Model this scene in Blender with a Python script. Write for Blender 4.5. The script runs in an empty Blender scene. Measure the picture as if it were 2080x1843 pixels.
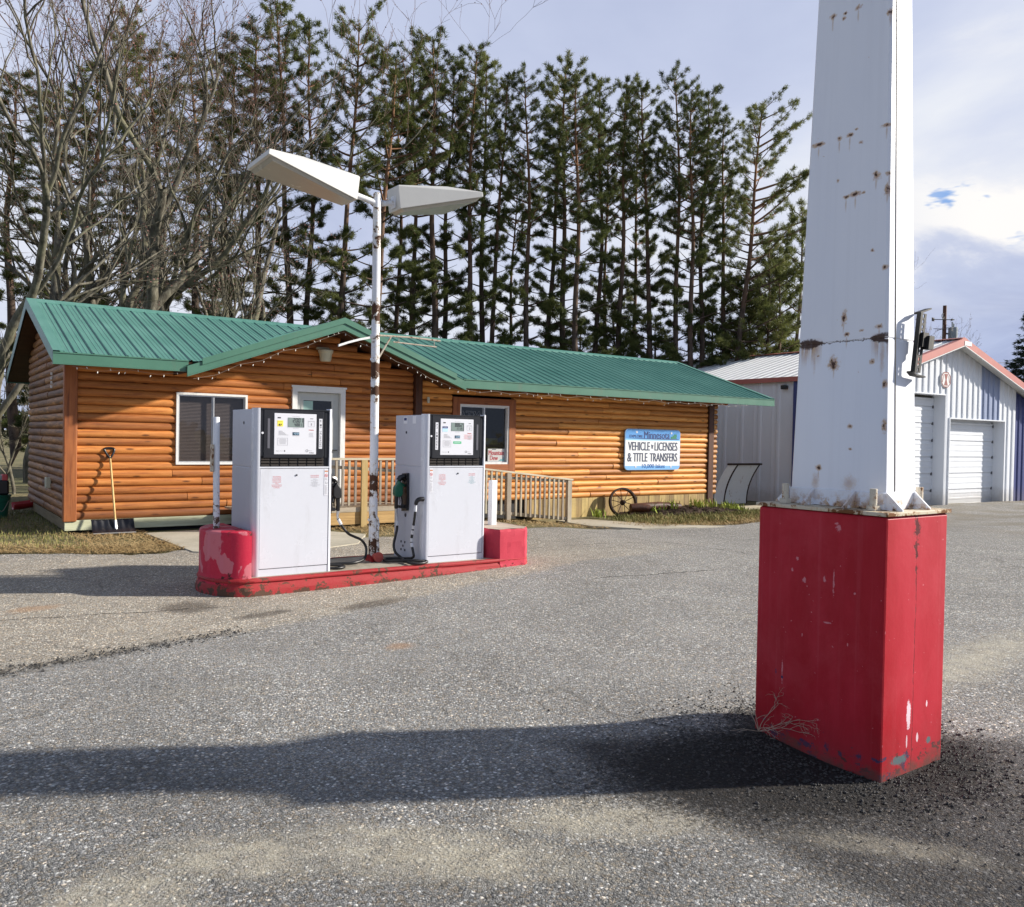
import bpy, bmesh, math, random
import numpy as np
from mathutils import Vector, Matrix
random.seed(7)
RNG = np.random.default_rng(11)
S = bpy.context.scene
COL = S.collection
D2R = math.radians

# ------------------------------------------------------------------ camera
cam_d = bpy.data.cameras.new("camera")
cam = bpy.data.objects.new("camera", cam_d)
COL.objects.link(cam)
YAW, PITCH, ROLL, CAMH = 0.94673432, -0.01756888, 0.01838537, 1.55
f0 = Vector((math.cos(YAW), math.sin(YAW), 0)); r0 = Vector((math.sin(YAW), -math.cos(YAW), 0)); u0 = Vector((0, 0, 1))
fw = f0 * math.cos(PITCH) + u0 * math.sin(PITCH); up = u0 * math.cos(PITCH) - f0 * math.sin(PITCH)
rt = r0 * math.cos(ROLL) + up * math.sin(ROLL); up2 = up * math.cos(ROLL) - r0 * math.sin(ROLL)
cam.matrix_world = Matrix(((rt.x, up2.x, -fw.x, 0), (rt.y, up2.y, -fw.y, 0), (rt.z, up2.z, -fw.z, CAMH), (0, 0, 0, 1)))
cam_d.sensor_width = 36; cam_d.lens = 1713.83 / 2080 * 36
cam_d.clip_start = 0.05; cam_d.clip_end = 6000
S.camera = cam
S.render.resolution_x, S.render.resolution_y = 1024, 907

# ------------------------------------------------------------------ mesh helpers
def finish(o, mats, parent=None, label=None, cat=None, group=None, kind=None):
    for m in (mats if isinstance(mats, (list, tuple)) else [mats]):
        o.data.materials.append(m)
    COL.objects.link(o)
    if parent is not None:
        o.parent = parent
    tag(o, label, cat, group, kind)
    return o

def tag(o, label=None, cat=None, group=None, kind=None):
    for k, v in (("label", label), ("category", cat), ("group", group), ("kind", kind)):
        if v:
            o[k] = v

def wloc(o):
    v = Vector((0, 0, 0))
    while o is not None:
        v += o.location
        o = o.parent
    return v

def thing(name, loc, label, cat, group=None):
    o = bpy.data.objects.new(name, None)
    o.location = loc
    o.empty_display_size = 0.1
    COL.objects.link(o)
    tag(o, label, cat, group)
    return o

class MB:
    """collects faces in world coordinates and links them as ONE mesh object"""
    def __init__(self):
        self.v, self.f, self.m, self.r = [], [], [], []
        self.rr = 0.5; self.mi = 0
    def face(self, pts):
        n = len(self.v)
        self.v.extend([tuple(p) for p in pts])
        self.f.append(tuple(range(n, n + len(pts)))); self.m.append(self.mi); self.r.append(self.rr)
    def add(self, verts, faces):
        n = len(self.v)
        self.v.extend([tuple(p) for p in verts])
        for f in faces:
            self.f.append(tuple(n + i for i in f)); self.m.append(self.mi); self.r.append(self.rr)
    def box(self, x0, y0, z0, x1, y1, z1):
        if x0 > x1: x0, x1 = x1, x0
        if y0 > y1: y0, y1 = y1, y0
        if z0 > z1: z0, z1 = z1, z0
        v = [(x0, y0, z0), (x1, y0, z0), (x1, y1, z0), (x0, y1, z0), (x0, y0, z1), (x1, y0, z1), (x1, y1, z1), (x0, y1, z1)]
        self.add(v, [(0, 3, 2, 1), (4, 5, 6, 7), (0, 1, 5, 4), (1, 2, 6, 5), (2, 3, 7, 6), (3, 0, 4, 7)])
    def bbox(self, x0, y0, z0, x1, y1, z1, b=0.006):
        """box with chamfered vertical and horizontal edges"""
        bm = bmesh.new()
        bmesh.ops.create_cube(bm, size=1.0)
        for vv in bm.verts:
            vv.co = Vector(((x0 + x1) / 2 + vv.co.x * (x1 - x0), (y0 + y1) / 2 + vv.co.y * (y1 - y0), (z0 + z1) / 2 + vv.co.z * (z1 - z0)))
        bmesh.ops.bevel(bm, geom=list(bm.edges), offset=b, segments=2, profile=0.5, affect='EDGES')
        bm.verts.index_update()
        self.add([vv.co[:] for vv in bm.verts], [[vv.index for vv in ff.verts] for ff in bm.faces])
        bm.free()
    def prism(self, poly, a0, a1, axis):
        """poly: 2D points in the plane perpendicular to axis (x:(y,z) y:(x,z) z:(x,y))"""
        def P(p, a):
            return (a, p[0], p[1]) if axis == 'x' else ((p[0], a, p[1]) if axis == 'y' else (p[0], p[1], a))
        n = len(poly)
        v = [P(p, a0) for p in poly] + [P(p, a1) for p in poly]
        f = [(i, (i + 1) % n, n + (i + 1) % n, n + i) for i in range(n)] + [tuple(range(n - 1, -1, -1)), tuple(range(n, 2 * n))]
        self.add(v, f)
    def tube(self, pts, rad, sides=8, caps=True, smooth_n=0):
        pts = [Vector(p) for p in pts]
        if smooth_n:
            pts, rad = catmull(pts, rad, smooth_n)
        n = len(pts)
        if not hasattr(rad, '__len__'): rad = [rad] * n
        base = len(self.v); ref = None
        for i, p in enumerate(pts):
            t = (pts[min(i + 1, n - 1)] - pts[max(i - 1, 0)]).normalized()
            if ref is None:
                ref = t.orthogonal().normalized()
            a = (ref - t * ref.dot(t))
            a = a.normalized() if a.length > 1e-6 else t.orthogonal().normalized()
            ref = a; b = t.cross(a)
            for k in range(sides):
                th = 2 * math.pi * k / sides
                self.v.append(tuple(p + (a * math.cos(th) + b * math.sin(th)) * rad[i]))
        for i in range(n - 1):
            for k in range(sides):
                k2 = (k + 1) % sides
                self.f.append((base + i * sides + k, base + i * sides + k2, base + (i + 1) * sides + k2, base + (i + 1) * sides + k)); self.m.append(self.mi); self.r.append(self.rr)
        if caps:
            self.f.append(tuple(base + k for k in range(sides - 1, -1, -1))); self.m.append(self.mi); self.r.append(self.rr)
            self.f.append(tuple(base + (n - 1) * sides + k for k in range(sides))); self.m.append(self.mi); self.r.append(self.rr)
    def build(self, name, mats, parent=None, smooth=None, loc=None, **kw):
        off = wloc(parent) if parent is not None else Vector(loc or (0, 0, 0))
        me = bpy.data.meshes.new(name)
        me.from_pydata([(x - off.x, y - off.y, z - off.z) for x, y, z in self.v], [], self.f)
        me.polygons.foreach_set("material_index", self.m)
        at = me.attributes.new("rnd", 'FLOAT', 'FACE'); at.data.foreach_set("value", self.r)
        bm = bmesh.new(); bm.from_mesh(me)
        bmesh.ops.recalc_face_normals(bm, faces=bm.faces)
        if smooth is not None:
            bmesh.ops.remove_doubles(bm, verts=bm.verts, dist=1e-5)
            for f in bm.faces: f.smooth = True
            cs = math.cos(D2R(smooth))
            for e in bm.edges:
                if len(e.link_faces) == 2 and e.link_faces[0].normal.dot(e.link_faces[1].normal) < cs: e.smooth = False
        bm.to_mesh(me); bm.free()
        o = bpy.data.objects.new(name, me)
        if parent is None: o.location = off
        return finish(o, mats, parent, **kw)

def catmull(pts, rad, n):
    out, orad = [], []
    rr = rad if hasattr(rad, '__len__') else [rad] * len(pts)
    for i in range(len(pts) - 1):
        p0, p1, p2, p3 = pts[max(i - 1, 0)], pts[i], pts[i + 1], pts[min(i + 2, len(pts) - 1)]
        for k in range(n):
            t = k / n
            out.append(0.5 * ((2 * p1) + (p2 - p0) * t + (2 * p0 - 5 * p1 + 4 * p2 - p3) * t * t + (3 * p1 - p0 - 3 * p2 + p3) * t ** 3))
            orad.append(rr[i] * (1 - t) + rr[i + 1] * t)
    out.append(pts[-1]); orad.append(rr[-1])
    return out, orad

def fastmesh(name, V, F, mats, parent=None, smooth=False, link=True, **kw):
    """V (N,3) F (M,k) numpy"""
    V = np.asarray(V, np.float32); F = np.asarray(F, np.int32)
    me = bpy.data.meshes.new(name)
    k = F.shape[1]
    me.vertices.add(len(V)); me.vertices.foreach_set("co", V.ravel())
    me.loops.add(F.size); me.loops.foreach_set("vertex_index", F.ravel())
    me.polygons.add(len(F)); me.polygons.foreach_set("loop_start", np.arange(0, F.size, k, dtype=np.int32))
    try: me.polygons.foreach_set("loop_total", np.full(len(F), k, np.int32))
    except Exception: pass
    me.polygons.foreach_set("use_smooth", np.full(len(F), smooth))
    me.update(calc_edges=True); me.validate()
    o = bpy.data.objects.new(name, me)
    if link: return finish(o, mats, parent, **kw)
    for m in (mats if isinstance(mats, (list, tuple)) else [mats]): me.materials.append(m)
    return o

_tc = {}
def text_geo(s):
    """flat glyph mesh of a string at size 1, origin bottom-left; cached"""
    if s in _tc: return _tc[s]
    cu = bpy.data.curves.new("lettering", 'FONT'); cu.body = s; cu.size = 1.0; cu.resolution_u = 3
    ob = bpy.data.objects.new("lettering", cu); COL.objects.link(ob)
    bpy.context.view_layer.update()
    me = bpy.data.meshes.new_from_object(ob.evaluated_get(bpy.context.evaluated_depsgraph_get()))
    v = [tuple(x.co) for x in me.vertices]; f = [tuple(p.vertices) for p in me.polygons]
    bpy.data.objects.remove(ob); bpy.data.meshes.remove(me); bpy.data.curves.remove(cu)
    xs = [p[0] for p in v] or [0, 1]; ys = [p[1] for p in v] or [0, 1]
    _tc[s] = (v, f, min(xs), max(xs), min(ys), max(ys))
    return _tc[s]
def text(mb, s, x0, x1, z0, z1, y, facing='-y', bold=0.0):
    """fit the string into the rectangle x0..x1, z0..z1 on the plane y (facing -Y) or plane x=y facing -X (then x is world Y, reversed)"""
    v, f, a, b, c, d = text_geo(s)
    sx = (x1 - x0) / max(b - a, 1e-6); sz = (z1 - z0) / max(d - c, 1e-6)
    for k, dx in enumerate(((0.0,) if not bold else (-bold, 0.0, bold))):
        yy = y - 0.0004 * k
        mb.add([(x0 + (p[0] - a) * sx + dx, yy, z0 + (p[1] - c) * sz) for p in v], f)

SEG = {'0': 'abcdef', '1': 'bc', '2': 'abged', '3': 'abgcd', '4': 'fgbc', '5': 'afgcd', '6': 'afgedc', '7': 'abc', '8': 'abcdefg', '9': 'abcfgd'}
def seven(mb, s, x0, z0, w, h, y, t=0.004, gap=0.004, slant=0.06):
    x = x0
    for ch in s:
        if ch == '.':
            mb.face([(x - gap, y, z0), (x - gap + t, y, z0), (x - gap + t, y, z0 + t), (x - gap, y, z0 + t)]); continue
        m = h / 2
        R = {'a': (t * .6, h - t, w - t * .6, h), 'g': (t * .6, m - t / 2, w - t * .6, m + t / 2), 'd': (t * .6, 0, w - t * .6, t),
             'f': (0, m + t * .3, t, h - t * .3), 'b': (w - t, m + t * .3, w, h - t * .3), 'e': (0, t * .3, t, m - t * .3), 'c': (w - t, t * .3, w, m - t * .3)}
        for g in SEG.get(ch, ''):
            a, b, c, d = R[g]
            mb.face([(x + a + slant * b, y, z0 + b), (x + c + slant * b, y, z0 + b), (x + c + slant * d, y, z0 + d), (x + a + slant * d, y, z0 + d)])
        x += w + gap
def rect(mb, x0, z0, x1, z1, y):
    mb.face([(x0, y, z0), (x1, y, z0), (x1, y, z1), (x0, y, z1)])

# ------------------------------------------------------------------ material helpers
class NT:
    def __init__(self, tree):
        self.t = tree; self.L = tree.links
    def n(self, typ, ins=None, **props):
        nd = self.t.nodes.new(typ)
        for k, v in props.items(): setattr(nd, k, v)
        for k, v in (ins or {}).items():
            sock = nd.inputs[k]
            if isinstance(v, bpy.types.NodeSocket): self.L.new(v, sock)
            elif isinstance(v, bpy.types.Node): self.L.new(v.outputs[0], sock)
            else: sock.default_value = v
        return nd
    def math(self, op, a, b=0.0, c=0.0, clamp=False):
        return self.n('ShaderNodeMath', {0: a, 1: b, 2: c}, operation=op, use_clamp=clamp).outputs[0]
    def vmath(self, op, a, b=(0, 0, 0)):
        nd = self.n('ShaderNodeVectorMath', {0: a, 1: b}, operation=op)
        return nd.outputs['Value'] if op in ('LENGTH', 'DISTANCE', 'DOT_PRODUCT') else nd.outputs[0]
    def mix(self, fac, a, b, blend='MIX'):
        nd = self.n('ShaderNodeMix', data_type='RGBA', blend_type=blend)
        for k, v in ((0, fac), (6, a), (7, b)):
            s = nd.inputs[k]
            if isinstance(v, bpy.types.NodeSocket): self.L.new(v, s)
            else: s.default_value = (*v, 1) if hasattr(v, '__len__') and len(v) == 3 else v
        return nd.outputs[2]
    def noise(self, vec, scale, detail=4, rough=0.6, dist=0.0):
        return self.n('ShaderNodeTexNoise', {'Vector': vec, 'Scale': scale, 'Detail': detail, 'Roughness': rough, 'Distortion': dist}).outputs[0]
    def vor(self, vec, scale, feature='F1', rnd=1.0):
        return self.n('ShaderNodeTexVoronoi', {'Vector': vec, 'Scale': scale, 'Randomness': rnd}, feature=feature)
    def ramp(self, fac, stops, interp='LINEAR'):
        nd = self.n('ShaderNodeValToRGB', {'Fac': fac}); cr = nd.color_ramp; cr.interpolation = interp
        while len(cr.elements) < len(stops): cr.elements.new(0.5)
        for e, (p, c) in zip(cr.elements, stops):
            e.position = p; e.color = (*c, 1) if hasattr(c, '__len__') else (c, c, c, 1)
        return nd.outputs[0]
    def smooth(self, x, a, b):
        nd = self.n('ShaderNodeMapRange', {'Value': x, 'From Min': a, 'From Max': b}, interpolation_type='SMOOTHSTEP')
        return nd.outputs[0]
    def mapv(self, vec, scale=(1, 1, 1), loc=(0, 0, 0)):
        return self.n('ShaderNodeMapping', {'Vector': vec, 'Scale': scale, 'Location': loc}).outputs[0]
    def sep(self, vec):
        return self.n('ShaderNodeSeparateXYZ', {0: vec}).outputs
    def comb(self, x, y, z):
        return self.n('ShaderNodeCombineXYZ', {0: x, 1: y, 2: z}).outputs[0]

def newmat(name):
    m = bpy.data.materials.new(name); m.use_nodes = True
    nt = NT(m.node_tree); b = m.node_tree.nodes['Principled BSDF']
    return m, nt, b
def setin(nt, b, **kw):
    for k, v in kw.items():
        k = k.replace('_', ' ')
        s = b.inputs[k]
        if isinstance(v, bpy.types.NodeSocket): nt.L.new(v, s)
        else: s.default_value = (*v, 1) if hasattr(v, '__len__') and len(v) == 3 else v
def bump(nt, b, h, strength=0.3, dist=0.01):
    nd = nt.n('ShaderNodeBump', {'Height': h, 'Strength': strength, 'Distance': dist}); nt.L.new(nd.outputs[0], b.inputs['Normal'])
def POS(nt): return nt.n('ShaderNodeNewGeometry').outputs['Position']
def OBJ(nt): return nt.n('ShaderNodeTexCoord').outputs['Object']

def simple(name, col, rough=0.5, metal=0.0, var=0.12, vscale=6.0, spec=0.5, dirt=0.0, coat=0.0):
    """one colour with uneven tone, faint grime and varying gloss"""
    m, nt, b = newmat(name); p = OBJ(nt)
    n1 = nt.noise(p, vscale, 5, 0.65); n2 = nt.noise(p, vscale * 9, 3, 0.6)
    k = nt.math('ADD', nt.math('MULTIPLY', n1, var * 2), nt.math('MULTIPLY', n2, var), 0)
    k = nt.math('ADD', k, 1 - var * 1.5)
    c = nt.mix(1.0, col, nt.comb(k, k, k), 'MULTIPLY')
    if dirt:
        g = nt.smooth(nt.noise(nt.mapv(p, (1, 1, 0.25)), vscale * 2.2, 6, 0.7), 0.52, 0.75)
        c = nt.mix(nt.math('MULTIPLY', g, dirt), c, (0.16, 0.13, 0.10))
    setin(nt, b, Base_Color=c, Metallic=metal, Roughness=nt.math('ADD', rough - 0.08, nt.math('MULTIPLY', n1, 0.16)))
    b.inputs['Specular IOR Level'].default_value = spec
    if coat: b.inputs['Coat Weight'].default_value = coat
    bump(nt, b, n2, 0.06, 0.004)
    return m

def wood(name, light, mid, dark, axis='X', grime=0.0, knots=0.6, rough=0.55, zdark=0.0):
    """stained timber: grain along axis, a tone per log (attribute rnd), knots and weathering"""
    m, nt, b = newmat(name); p = POS(nt)
    rnd = nt.n('ShaderNodeAttribute', attribute_name='rnd').outputs['Fac']
    off = nt.comb(nt.math('MULTIPLY', rnd, 37.0), nt.math('MULTIPLY', rnd, 91.0), nt.math('MULTIPLY', rnd, 53.0))
    pv = nt.vmath('ADD', p, off)
    sc = {'X': (0.7, 9, 11), 'Y': (9, 0.7, 11), 'Z': (9, 9, 0.6)}[axis]
    g = nt.noise(nt.mapv(pv, sc), 2.2, 6, 0.68, 0.4)
    sc2 = {'X': (0.35, 14, 22), 'Y': (14, 0.35, 22), 'Z': (16, 16, 0.4)}[axis]
    fine = nt.noise(nt.mapv(pv, sc2), 5.0, 4, 0.6, 0.2)
    c = nt.ramp(g, [(0.30, dark), (0.47, mid), (0.68, light)])
    k = nt.math('ADD', 0.62, nt.math('MULTIPLY', rnd, 0.62))
    c = nt.mix(1.0, c, nt.comb(k, nt.math('MULTIPLY', k, nt.math('ADD', 0.94, nt.math('MULTIPLY', rnd, 0.1))), k), 'MULTIPLY')
    c = nt.mix(nt.math('MULTIPLY', nt.smooth(fine, 0.55, 0.75), 0.35), c, dark)
    if knots:
        sk = {'X': (1.3, 1, 5.5), 'Y': (1, 1.3, 5.5), 'Z': (5, 5, 1.0)}[axis]
        v = nt.vor(nt.mapv(pv, sk), 1.5)
        kn = nt.smooth(v.outputs['Distance'], 0.17, 0.06)
        c = nt.mix(nt.math('MULTIPLY', kn, knots), c, (0.075, 0.025, 0.01))
    if grime:
        gm = nt.smooth(nt.noise(nt.mapv(p, (0.8, 0.8, 1.6)), 1.6, 7, 0.72), 0.44, 0.70)
        c = nt.mix(nt.math('MULTIPLY', gm, grime), c, (0.055, 0.042, 0.034))
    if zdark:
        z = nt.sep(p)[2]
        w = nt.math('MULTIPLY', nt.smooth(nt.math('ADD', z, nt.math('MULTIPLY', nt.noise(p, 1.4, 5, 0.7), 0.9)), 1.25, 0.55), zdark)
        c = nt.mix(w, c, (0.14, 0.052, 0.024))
    setin(nt, b, Base_Color=c, Roughness=rough)
    b.inputs['Specular IOR Level'].default_value = 0.35
    bump(nt, b, nt.math('ADD', fine, nt.math('MULTIPLY', g, 0.6)), 0.35, 0.006)
    return m

def spots(nt, ya, za, lst, warp):
    """soft blobs at listed (u, v, ru, rv): the nearest value 0 at the centre, 1 at the rim"""
    best = None
    for u, v, ru, rv in lst:
        du = nt.math('DIVIDE', nt.math('SUBTRACT', ya, u), ru); dv = nt.math('DIVIDE', nt.math('SUBTRACT', za, v), rv)
        d = nt.math('SQRT', nt.math('ADD', nt.math('MULTIPLY', du, du), nt.math('MULTIPLY', dv, dv)))
        best = d if best is None else nt.math('MINIMUM', best, d)
    return nt.math('ADD', best, warp)
# ------------------------------------------------------------------ light and sky
S.view_settings.view_transform = 'Standard'; S.view_settings.look = 'None'
S.view_settings.exposure = EXPO = 0.66; S.view_settings.gamma = 1
SAZ, SEL = D2R(-28.35), D2R(25.25)
sd = Vector((math.cos(SAZ) * math.cos(SEL), math.sin(SAZ) * math.cos(SEL), math.sin(SEL)))
sl = bpy.data.lights.new("sun", 'SUN'); sl.energy = 5.0; sl.angle = D2R(1.8); sl.color = (1.0, 0.93, 0.83)
so = bpy.data.objects.new("sun", sl); so.rotation_euler = sd.to_track_quat('Z', 'Y').to_euler(); so.location = sd * 50; COL.objects.link(so)

W = bpy.data.worlds.new("World"); S.world = W; W.use_nodes = True
wt = NT(W.node_tree); W.node_tree.nodes.clear()
sky = wt.n('ShaderNodeTexSky', sky_type='NISHITA'); sky.sun_disc = False
sky.sun_elevation = SEL; sky.sun_rotation = math.pi / 2 - SAZ; sky.air_density = 1.0; sky.dust_density = 1.2; sky.ozone_density = 1.5
bg1 = wt.n('ShaderNodeBackground', {'Color': sky.outputs[0], 'Strength': 0.05})
dirv = wt.n('ShaderNodeTexCoord').outputs['Generated']
dx, dy, dz = wt.sep(dirv)
den = wt.math('ADD', wt.math('MAXIMUM', dz, 0.0), 0.22)
cp = wt.comb(wt.math('DIVIDE', dx, den), wt.math('DIVIDE', dy, den), wt.math('MULTIPLY', dz, 1.6))
cp = wt.mapv(cp, (1, 1, 1), (3.1, 1.7, 0.4))
c1 = wt.noise(cp, 0.75, 7, 0.56, 0.35)
c2 = wt.noise(wt.mapv(cp, (1, 1, 1), (7.7, 2.2, 5)), 1.7, 8, 0.6, 0.5)
ccol = wt.ramp(c1, [(0.30, (0.46, 0.52, 0.72)), (0.43, (0.57, 0.63, 0.82)), (0.53, (0.69, 0.74, 0.89)), (0.64, (0.84, 0.87, 0.94)), (0.76, (0.98, 0.98, 0.98))])
bright = wt.smooth(c2, 0.54, 0.72)
ccol = wt.mix(wt.math('MULTIPLY', bright, 0.65), ccol, (0.90, 0.91, 0.94))
# the lower right sky is a heavier grey-blue bank, the upper part thin pale veil
low = wt.math('MULTIPLY', wt.smooth(dz, 0.34, 0.06), wt.smooth(dx, 0.78, 0.90))
ccol = wt.mix(wt.math('MULTIPLY', low, 0.62), ccol, wt.ramp(c2, [(0.34, (0.26, 0.32, 0.56)), (0.50, (0.42, 0.50, 0.74)), (0.60, (0.72, 0.76, 0.90)), (0.70, (1.0, 0.99, 0.97))]))
# a bright torn cloud with two blue gaps stands above the bank
stk = wt.math('ADD', dz, wt.math('MULTIPLY', wt.math('SUBTRACT', c2, 0.5), 0.30))
band = wt.math('MULTIPLY', wt.smooth(wt.math('ABSOLUTE', wt.math('SUBTRACT', stk, 0.235)), 0.075, 0.02), wt.smooth(dx, 0.80, 0.88))
ccol = wt.mix(wt.math('MULTIPLY', band, 0.9), ccol, (1.05, 1.02, 0.98))
gapn = wt.noise(wt.mapv(dirv, (7, 7, 22), (1.3, 0.2, 0.9)), 1.6, 4, 0.6)
gap = wt.math('MULTIPLY', wt.math('MULTIPLY', wt.smooth(gapn, 0.60, 0.68), wt.smooth(wt.math('ABSOLUTE', wt.math('SUBTRACT', dz, 0.25)), 0.06, 0.02)), wt.smooth(dx, 0.80, 0.88))
ccol = wt.mix(gap, ccol, (0.14, 0.36, 0.80))
# unseen sky west and behind the camera, made dull slate to lower ambient light
wst = wt.math('MULTIPLY', wt.smooth(dx, -0.75, 0.10), wt.smooth(dy, -0.55, 0.15))
ccol = wt.mix(wt.math('SUBTRACT', 1.0, wst), ccol, (0.47, 0.56, 0.76))
bg2 = wt.n('ShaderNodeBackground', {'Color': ccol, 'Strength': 1.0 / (2 ** EXPO)})
cover = wt.math('MULTIPLY', wt.smooth(wt.math('ADD', wt.math('MULTIPLY', c1, 0.7), wt.math('MULTIPLY', c2, 0.5)), 0.20, 0.34), wt.smooth(dz, 0.85, 0.55))
mx = wt.n('ShaderNodeMixShader', {0: cover, 1: bg1.outputs[0], 2: bg2.outputs[0]})
wo = wt.n('ShaderNodeOutputWorld'); wt.L.new(mx.outputs[0], wo.inputs['Surface'])

# ------------------------------------------------------------------ materials
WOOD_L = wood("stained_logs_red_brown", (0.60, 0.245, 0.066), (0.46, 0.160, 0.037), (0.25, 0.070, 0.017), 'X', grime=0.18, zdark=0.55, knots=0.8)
WOOD_R = wood("stained_logs_golden", (0.76, 0.36, 0.105), (0.61, 0.255, 0.062), (0.36, 0.125, 0.028), 'X', grime=0.10, knots=0.85)
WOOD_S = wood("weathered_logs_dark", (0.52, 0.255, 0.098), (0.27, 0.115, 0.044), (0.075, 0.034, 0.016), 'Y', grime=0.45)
WOOD_T = wood("stained_trim_board", (0.40, 0.14, 0.045), (0.31, 0.098, 0.030), (0.17, 0.05, 0.018), 'Z', grime=0.18)
WOOD_TX = wood("stained_trim_board_level", (0.40, 0.14, 0.045), (0.31, 0.098, 0.030), (0.17, 0.05, 0.018), 'X', grime=0.15)
WOOD_P = wood("dark_corner_post", (0.13, 0.045, 0.02), (0.085, 0.03, 0.014), (0.04, 0.015, 0.008), 'Z', grime=0.25)
WOOD_E = wood("log_end_grain", (0.55, 0.27, 0.09), (0.40, 0.18, 0.05), (0.2, 0.08, 0.025), 'Z', grime=0.1)
TREATED = wood("green_treated_board", (0.68, 0.71, 0.50), (0.60, 0.62, 0.42), (0.44, 0.45, 0.29), 'X', grime=0.12, knots=0.3)
TREATED_Y = wood("treated_board_side", (0.30, 0.24, 0.13), (0.22, 0.17, 0.09), (0.12, 0.09, 0.05), 'Y', grime=0.3, knots=0.3)
RAILW = wood("weathered_grey_rail", (0.47, 0.42, 0.33), (0.37, 0.32, 0.24), (0.23, 0.19, 0.14), 'Z', grime=0.2, knots=0.3)
RAILX = wood("weathered_grey_rail_level", (0.56, 0.50, 0.38), (0.46, 0.40, 0.29), (0.28, 0.23, 0.16), 'X', grime=0.12, knots=0.3)
POSTY = wood("new_yellow_post", (0.68, 0.53, 0.24), (0.60, 0.45, 0.18), (0.46, 0.32, 0.11), 'Z', knots=0.4)
PLANK = wood("mossy_skirt_planks", (0.50, 0.36, 0.15), (0.40, 0.28, 0.11), (0.24, 0.17, 0.07), 'Z', grime=0.3, knots=0.2)
DECKB = wood("deck_fascia_tan", (0.54, 0.36, 0.15), (0.44, 0.28, 0.11), (0.28, 0.16, 0.06), 'X', grime=0.15, knots=0.4)
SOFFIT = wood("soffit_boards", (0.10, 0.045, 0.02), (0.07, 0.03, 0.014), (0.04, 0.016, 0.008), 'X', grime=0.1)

def roof_green():
    m, nt, b = newmat("green_painted_steel"); p = POS(nt)
    n1 = nt.noise(p, 0.9, 5, 0.6); n2 = nt.noise(nt.mapv(p, (14, 0.8, 2)), 1.5, 4, 0.6)
    c = nt.ramp(nt.math('ADD', nt.math('MULTIPLY', n1, 0.6), nt.math('MULTIPLY', n2, 0.4)), [(0.35, (0.066, 0.208, 0.172)), (0.65, (0.122, 0.290, 0.245))])
    lit = nt.smooth(nt.noise(nt.mapv(p, (6, 1.1, 1)), 2.4, 6, 0.75), 0.60, 0.74)
    c = nt.mix(nt.math('MULTIPLY', lit, 0.28), c, (0.17, 0.20, 0.15))
    sp = nt.smooth(nt.noise(p, 30, 2, 0.5), 0.72, 0.77)
    c = nt.mix(nt.math('MULTIPLY', sp, 0.35), c, (0.5, 0.55, 0.5))
    fl = nt.smooth(nt.noise(nt.mapv(p, (40, 11, 11)), 1.0, 3, 0.6), 0.70, 0.74)
    c = nt.mix(nt.math('MULTIPLY', fl, 0.55), c, (0.16, 0.11, 0.06))
    setin(nt, b, Base_Color=c, Roughness=nt.math('ADD', 0.30, nt.math('MULTIPLY', n1, 0.2)))
    bump(nt, b, nt.noise(nt.mapv(p, (3, 0.7, 1)), 2.0, 2), 0.05, 0.02)
    return m
GREEN = roof_green()
FASCIA = simple("green_fascia", (0.065, 0.172, 0.120), 0.38, var=0.14, vscale=1.8, dirt=0.3)
WHITE = simple("white_vinyl", (0.74, 0.74, 0.72), 0.4, var=0.06, dirt=0.25)
DOORW = simple("grey_white_door", (0.50, 0.52, 0.50), 0.45, var=0.05, dirt=0.15)
ALU = simple("aluminium", (0.55, 0.56, 0.57), 0.35, metal=0.7, var=0.1)
PUMPW = simple("pump_white_enamel", (0.60, 0.62, 0.68), 0.26, var=0.03, vscale=2.5, coat=0.3, dirt=0.14)
PUMPS = simple("pump_silver_side", (0.46, 0.48, 0.55), 0.32, var=0.04, vscale=2.5, dirt=0.08)
PUMPB = simple("pump_black_bezel", (0.012, 0.013, 0.017), 0.32, var=0.2)
PUMPK = simple("pump_dark_recess", (0.045, 0.040, 0.037), 0.3, var=0.3)
PGREY = simple("pump_grey_strip", (0.10, 0.10, 0.12), 0.4, var=0.1)
FACEW = simple("face_plate_white", (0.66, 0.67, 0.72), 0.3, var=0.02)
LCD = simple("lcd_grey_green", (0.215, 0.27, 0.255), 0.12, var=0.05)
LCDD = simple("lcd_dark", (0.05, 0.085, 0.12), 0.12, var=0.1)
BLACK = simple("black_rubber", (0.010, 0.010, 0.011), 0.42, var=0.2, vscale=12)
BLACKM = simple("black_plastic", (0.012, 0.012, 0.014), 0.3, var=0.2)
INK = simple("dark_ink", (0.03, 0.03, 0.04), 0.6, var=0.05)
INKG = simple("grey_ink", (0.30, 0.30, 0.33), 0.6, var=0.05)
INKR = simple("red_ink", (0.62, 0.10, 0.10), 0.6, var=0.05)
INKT = simple("teal_ink", (0.08, 0.30, 0.34), 0.6, var=0.05)
INKO = simple("orange_ink", (0.52, 0.20, 0.08), 0.6, var=0.05)
INKBL = simple("navy_ink", (0.012, 0.035, 0.16), 0.6, var=0.05)
YELLOW = simple("yellow_sticker", (0.85, 0.74, 0.08), 0.5, var=0.04)
BLUEP = simple("light_blue_sticker", (0.45, 0.66, 0.86), 0.5, var=0.04)
GREENS = simple("green_sticker", (0.05, 0.44, 0.20), 0.5, var=0.05)
GREENN = simple("green_nozzle_guard", (0.004, 0.105, 0.055), 0.35, var=0.2, vscale=15)
WRAP = simple("white_hose_wrap", (0.62, 0.64, 0.68), 0.45, var=0.12, dirt=0.4)
CHROME = simple("swivel_metal", (0.55, 0.56, 0.58), 0.3, metal=0.85, var=0.15)
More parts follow.
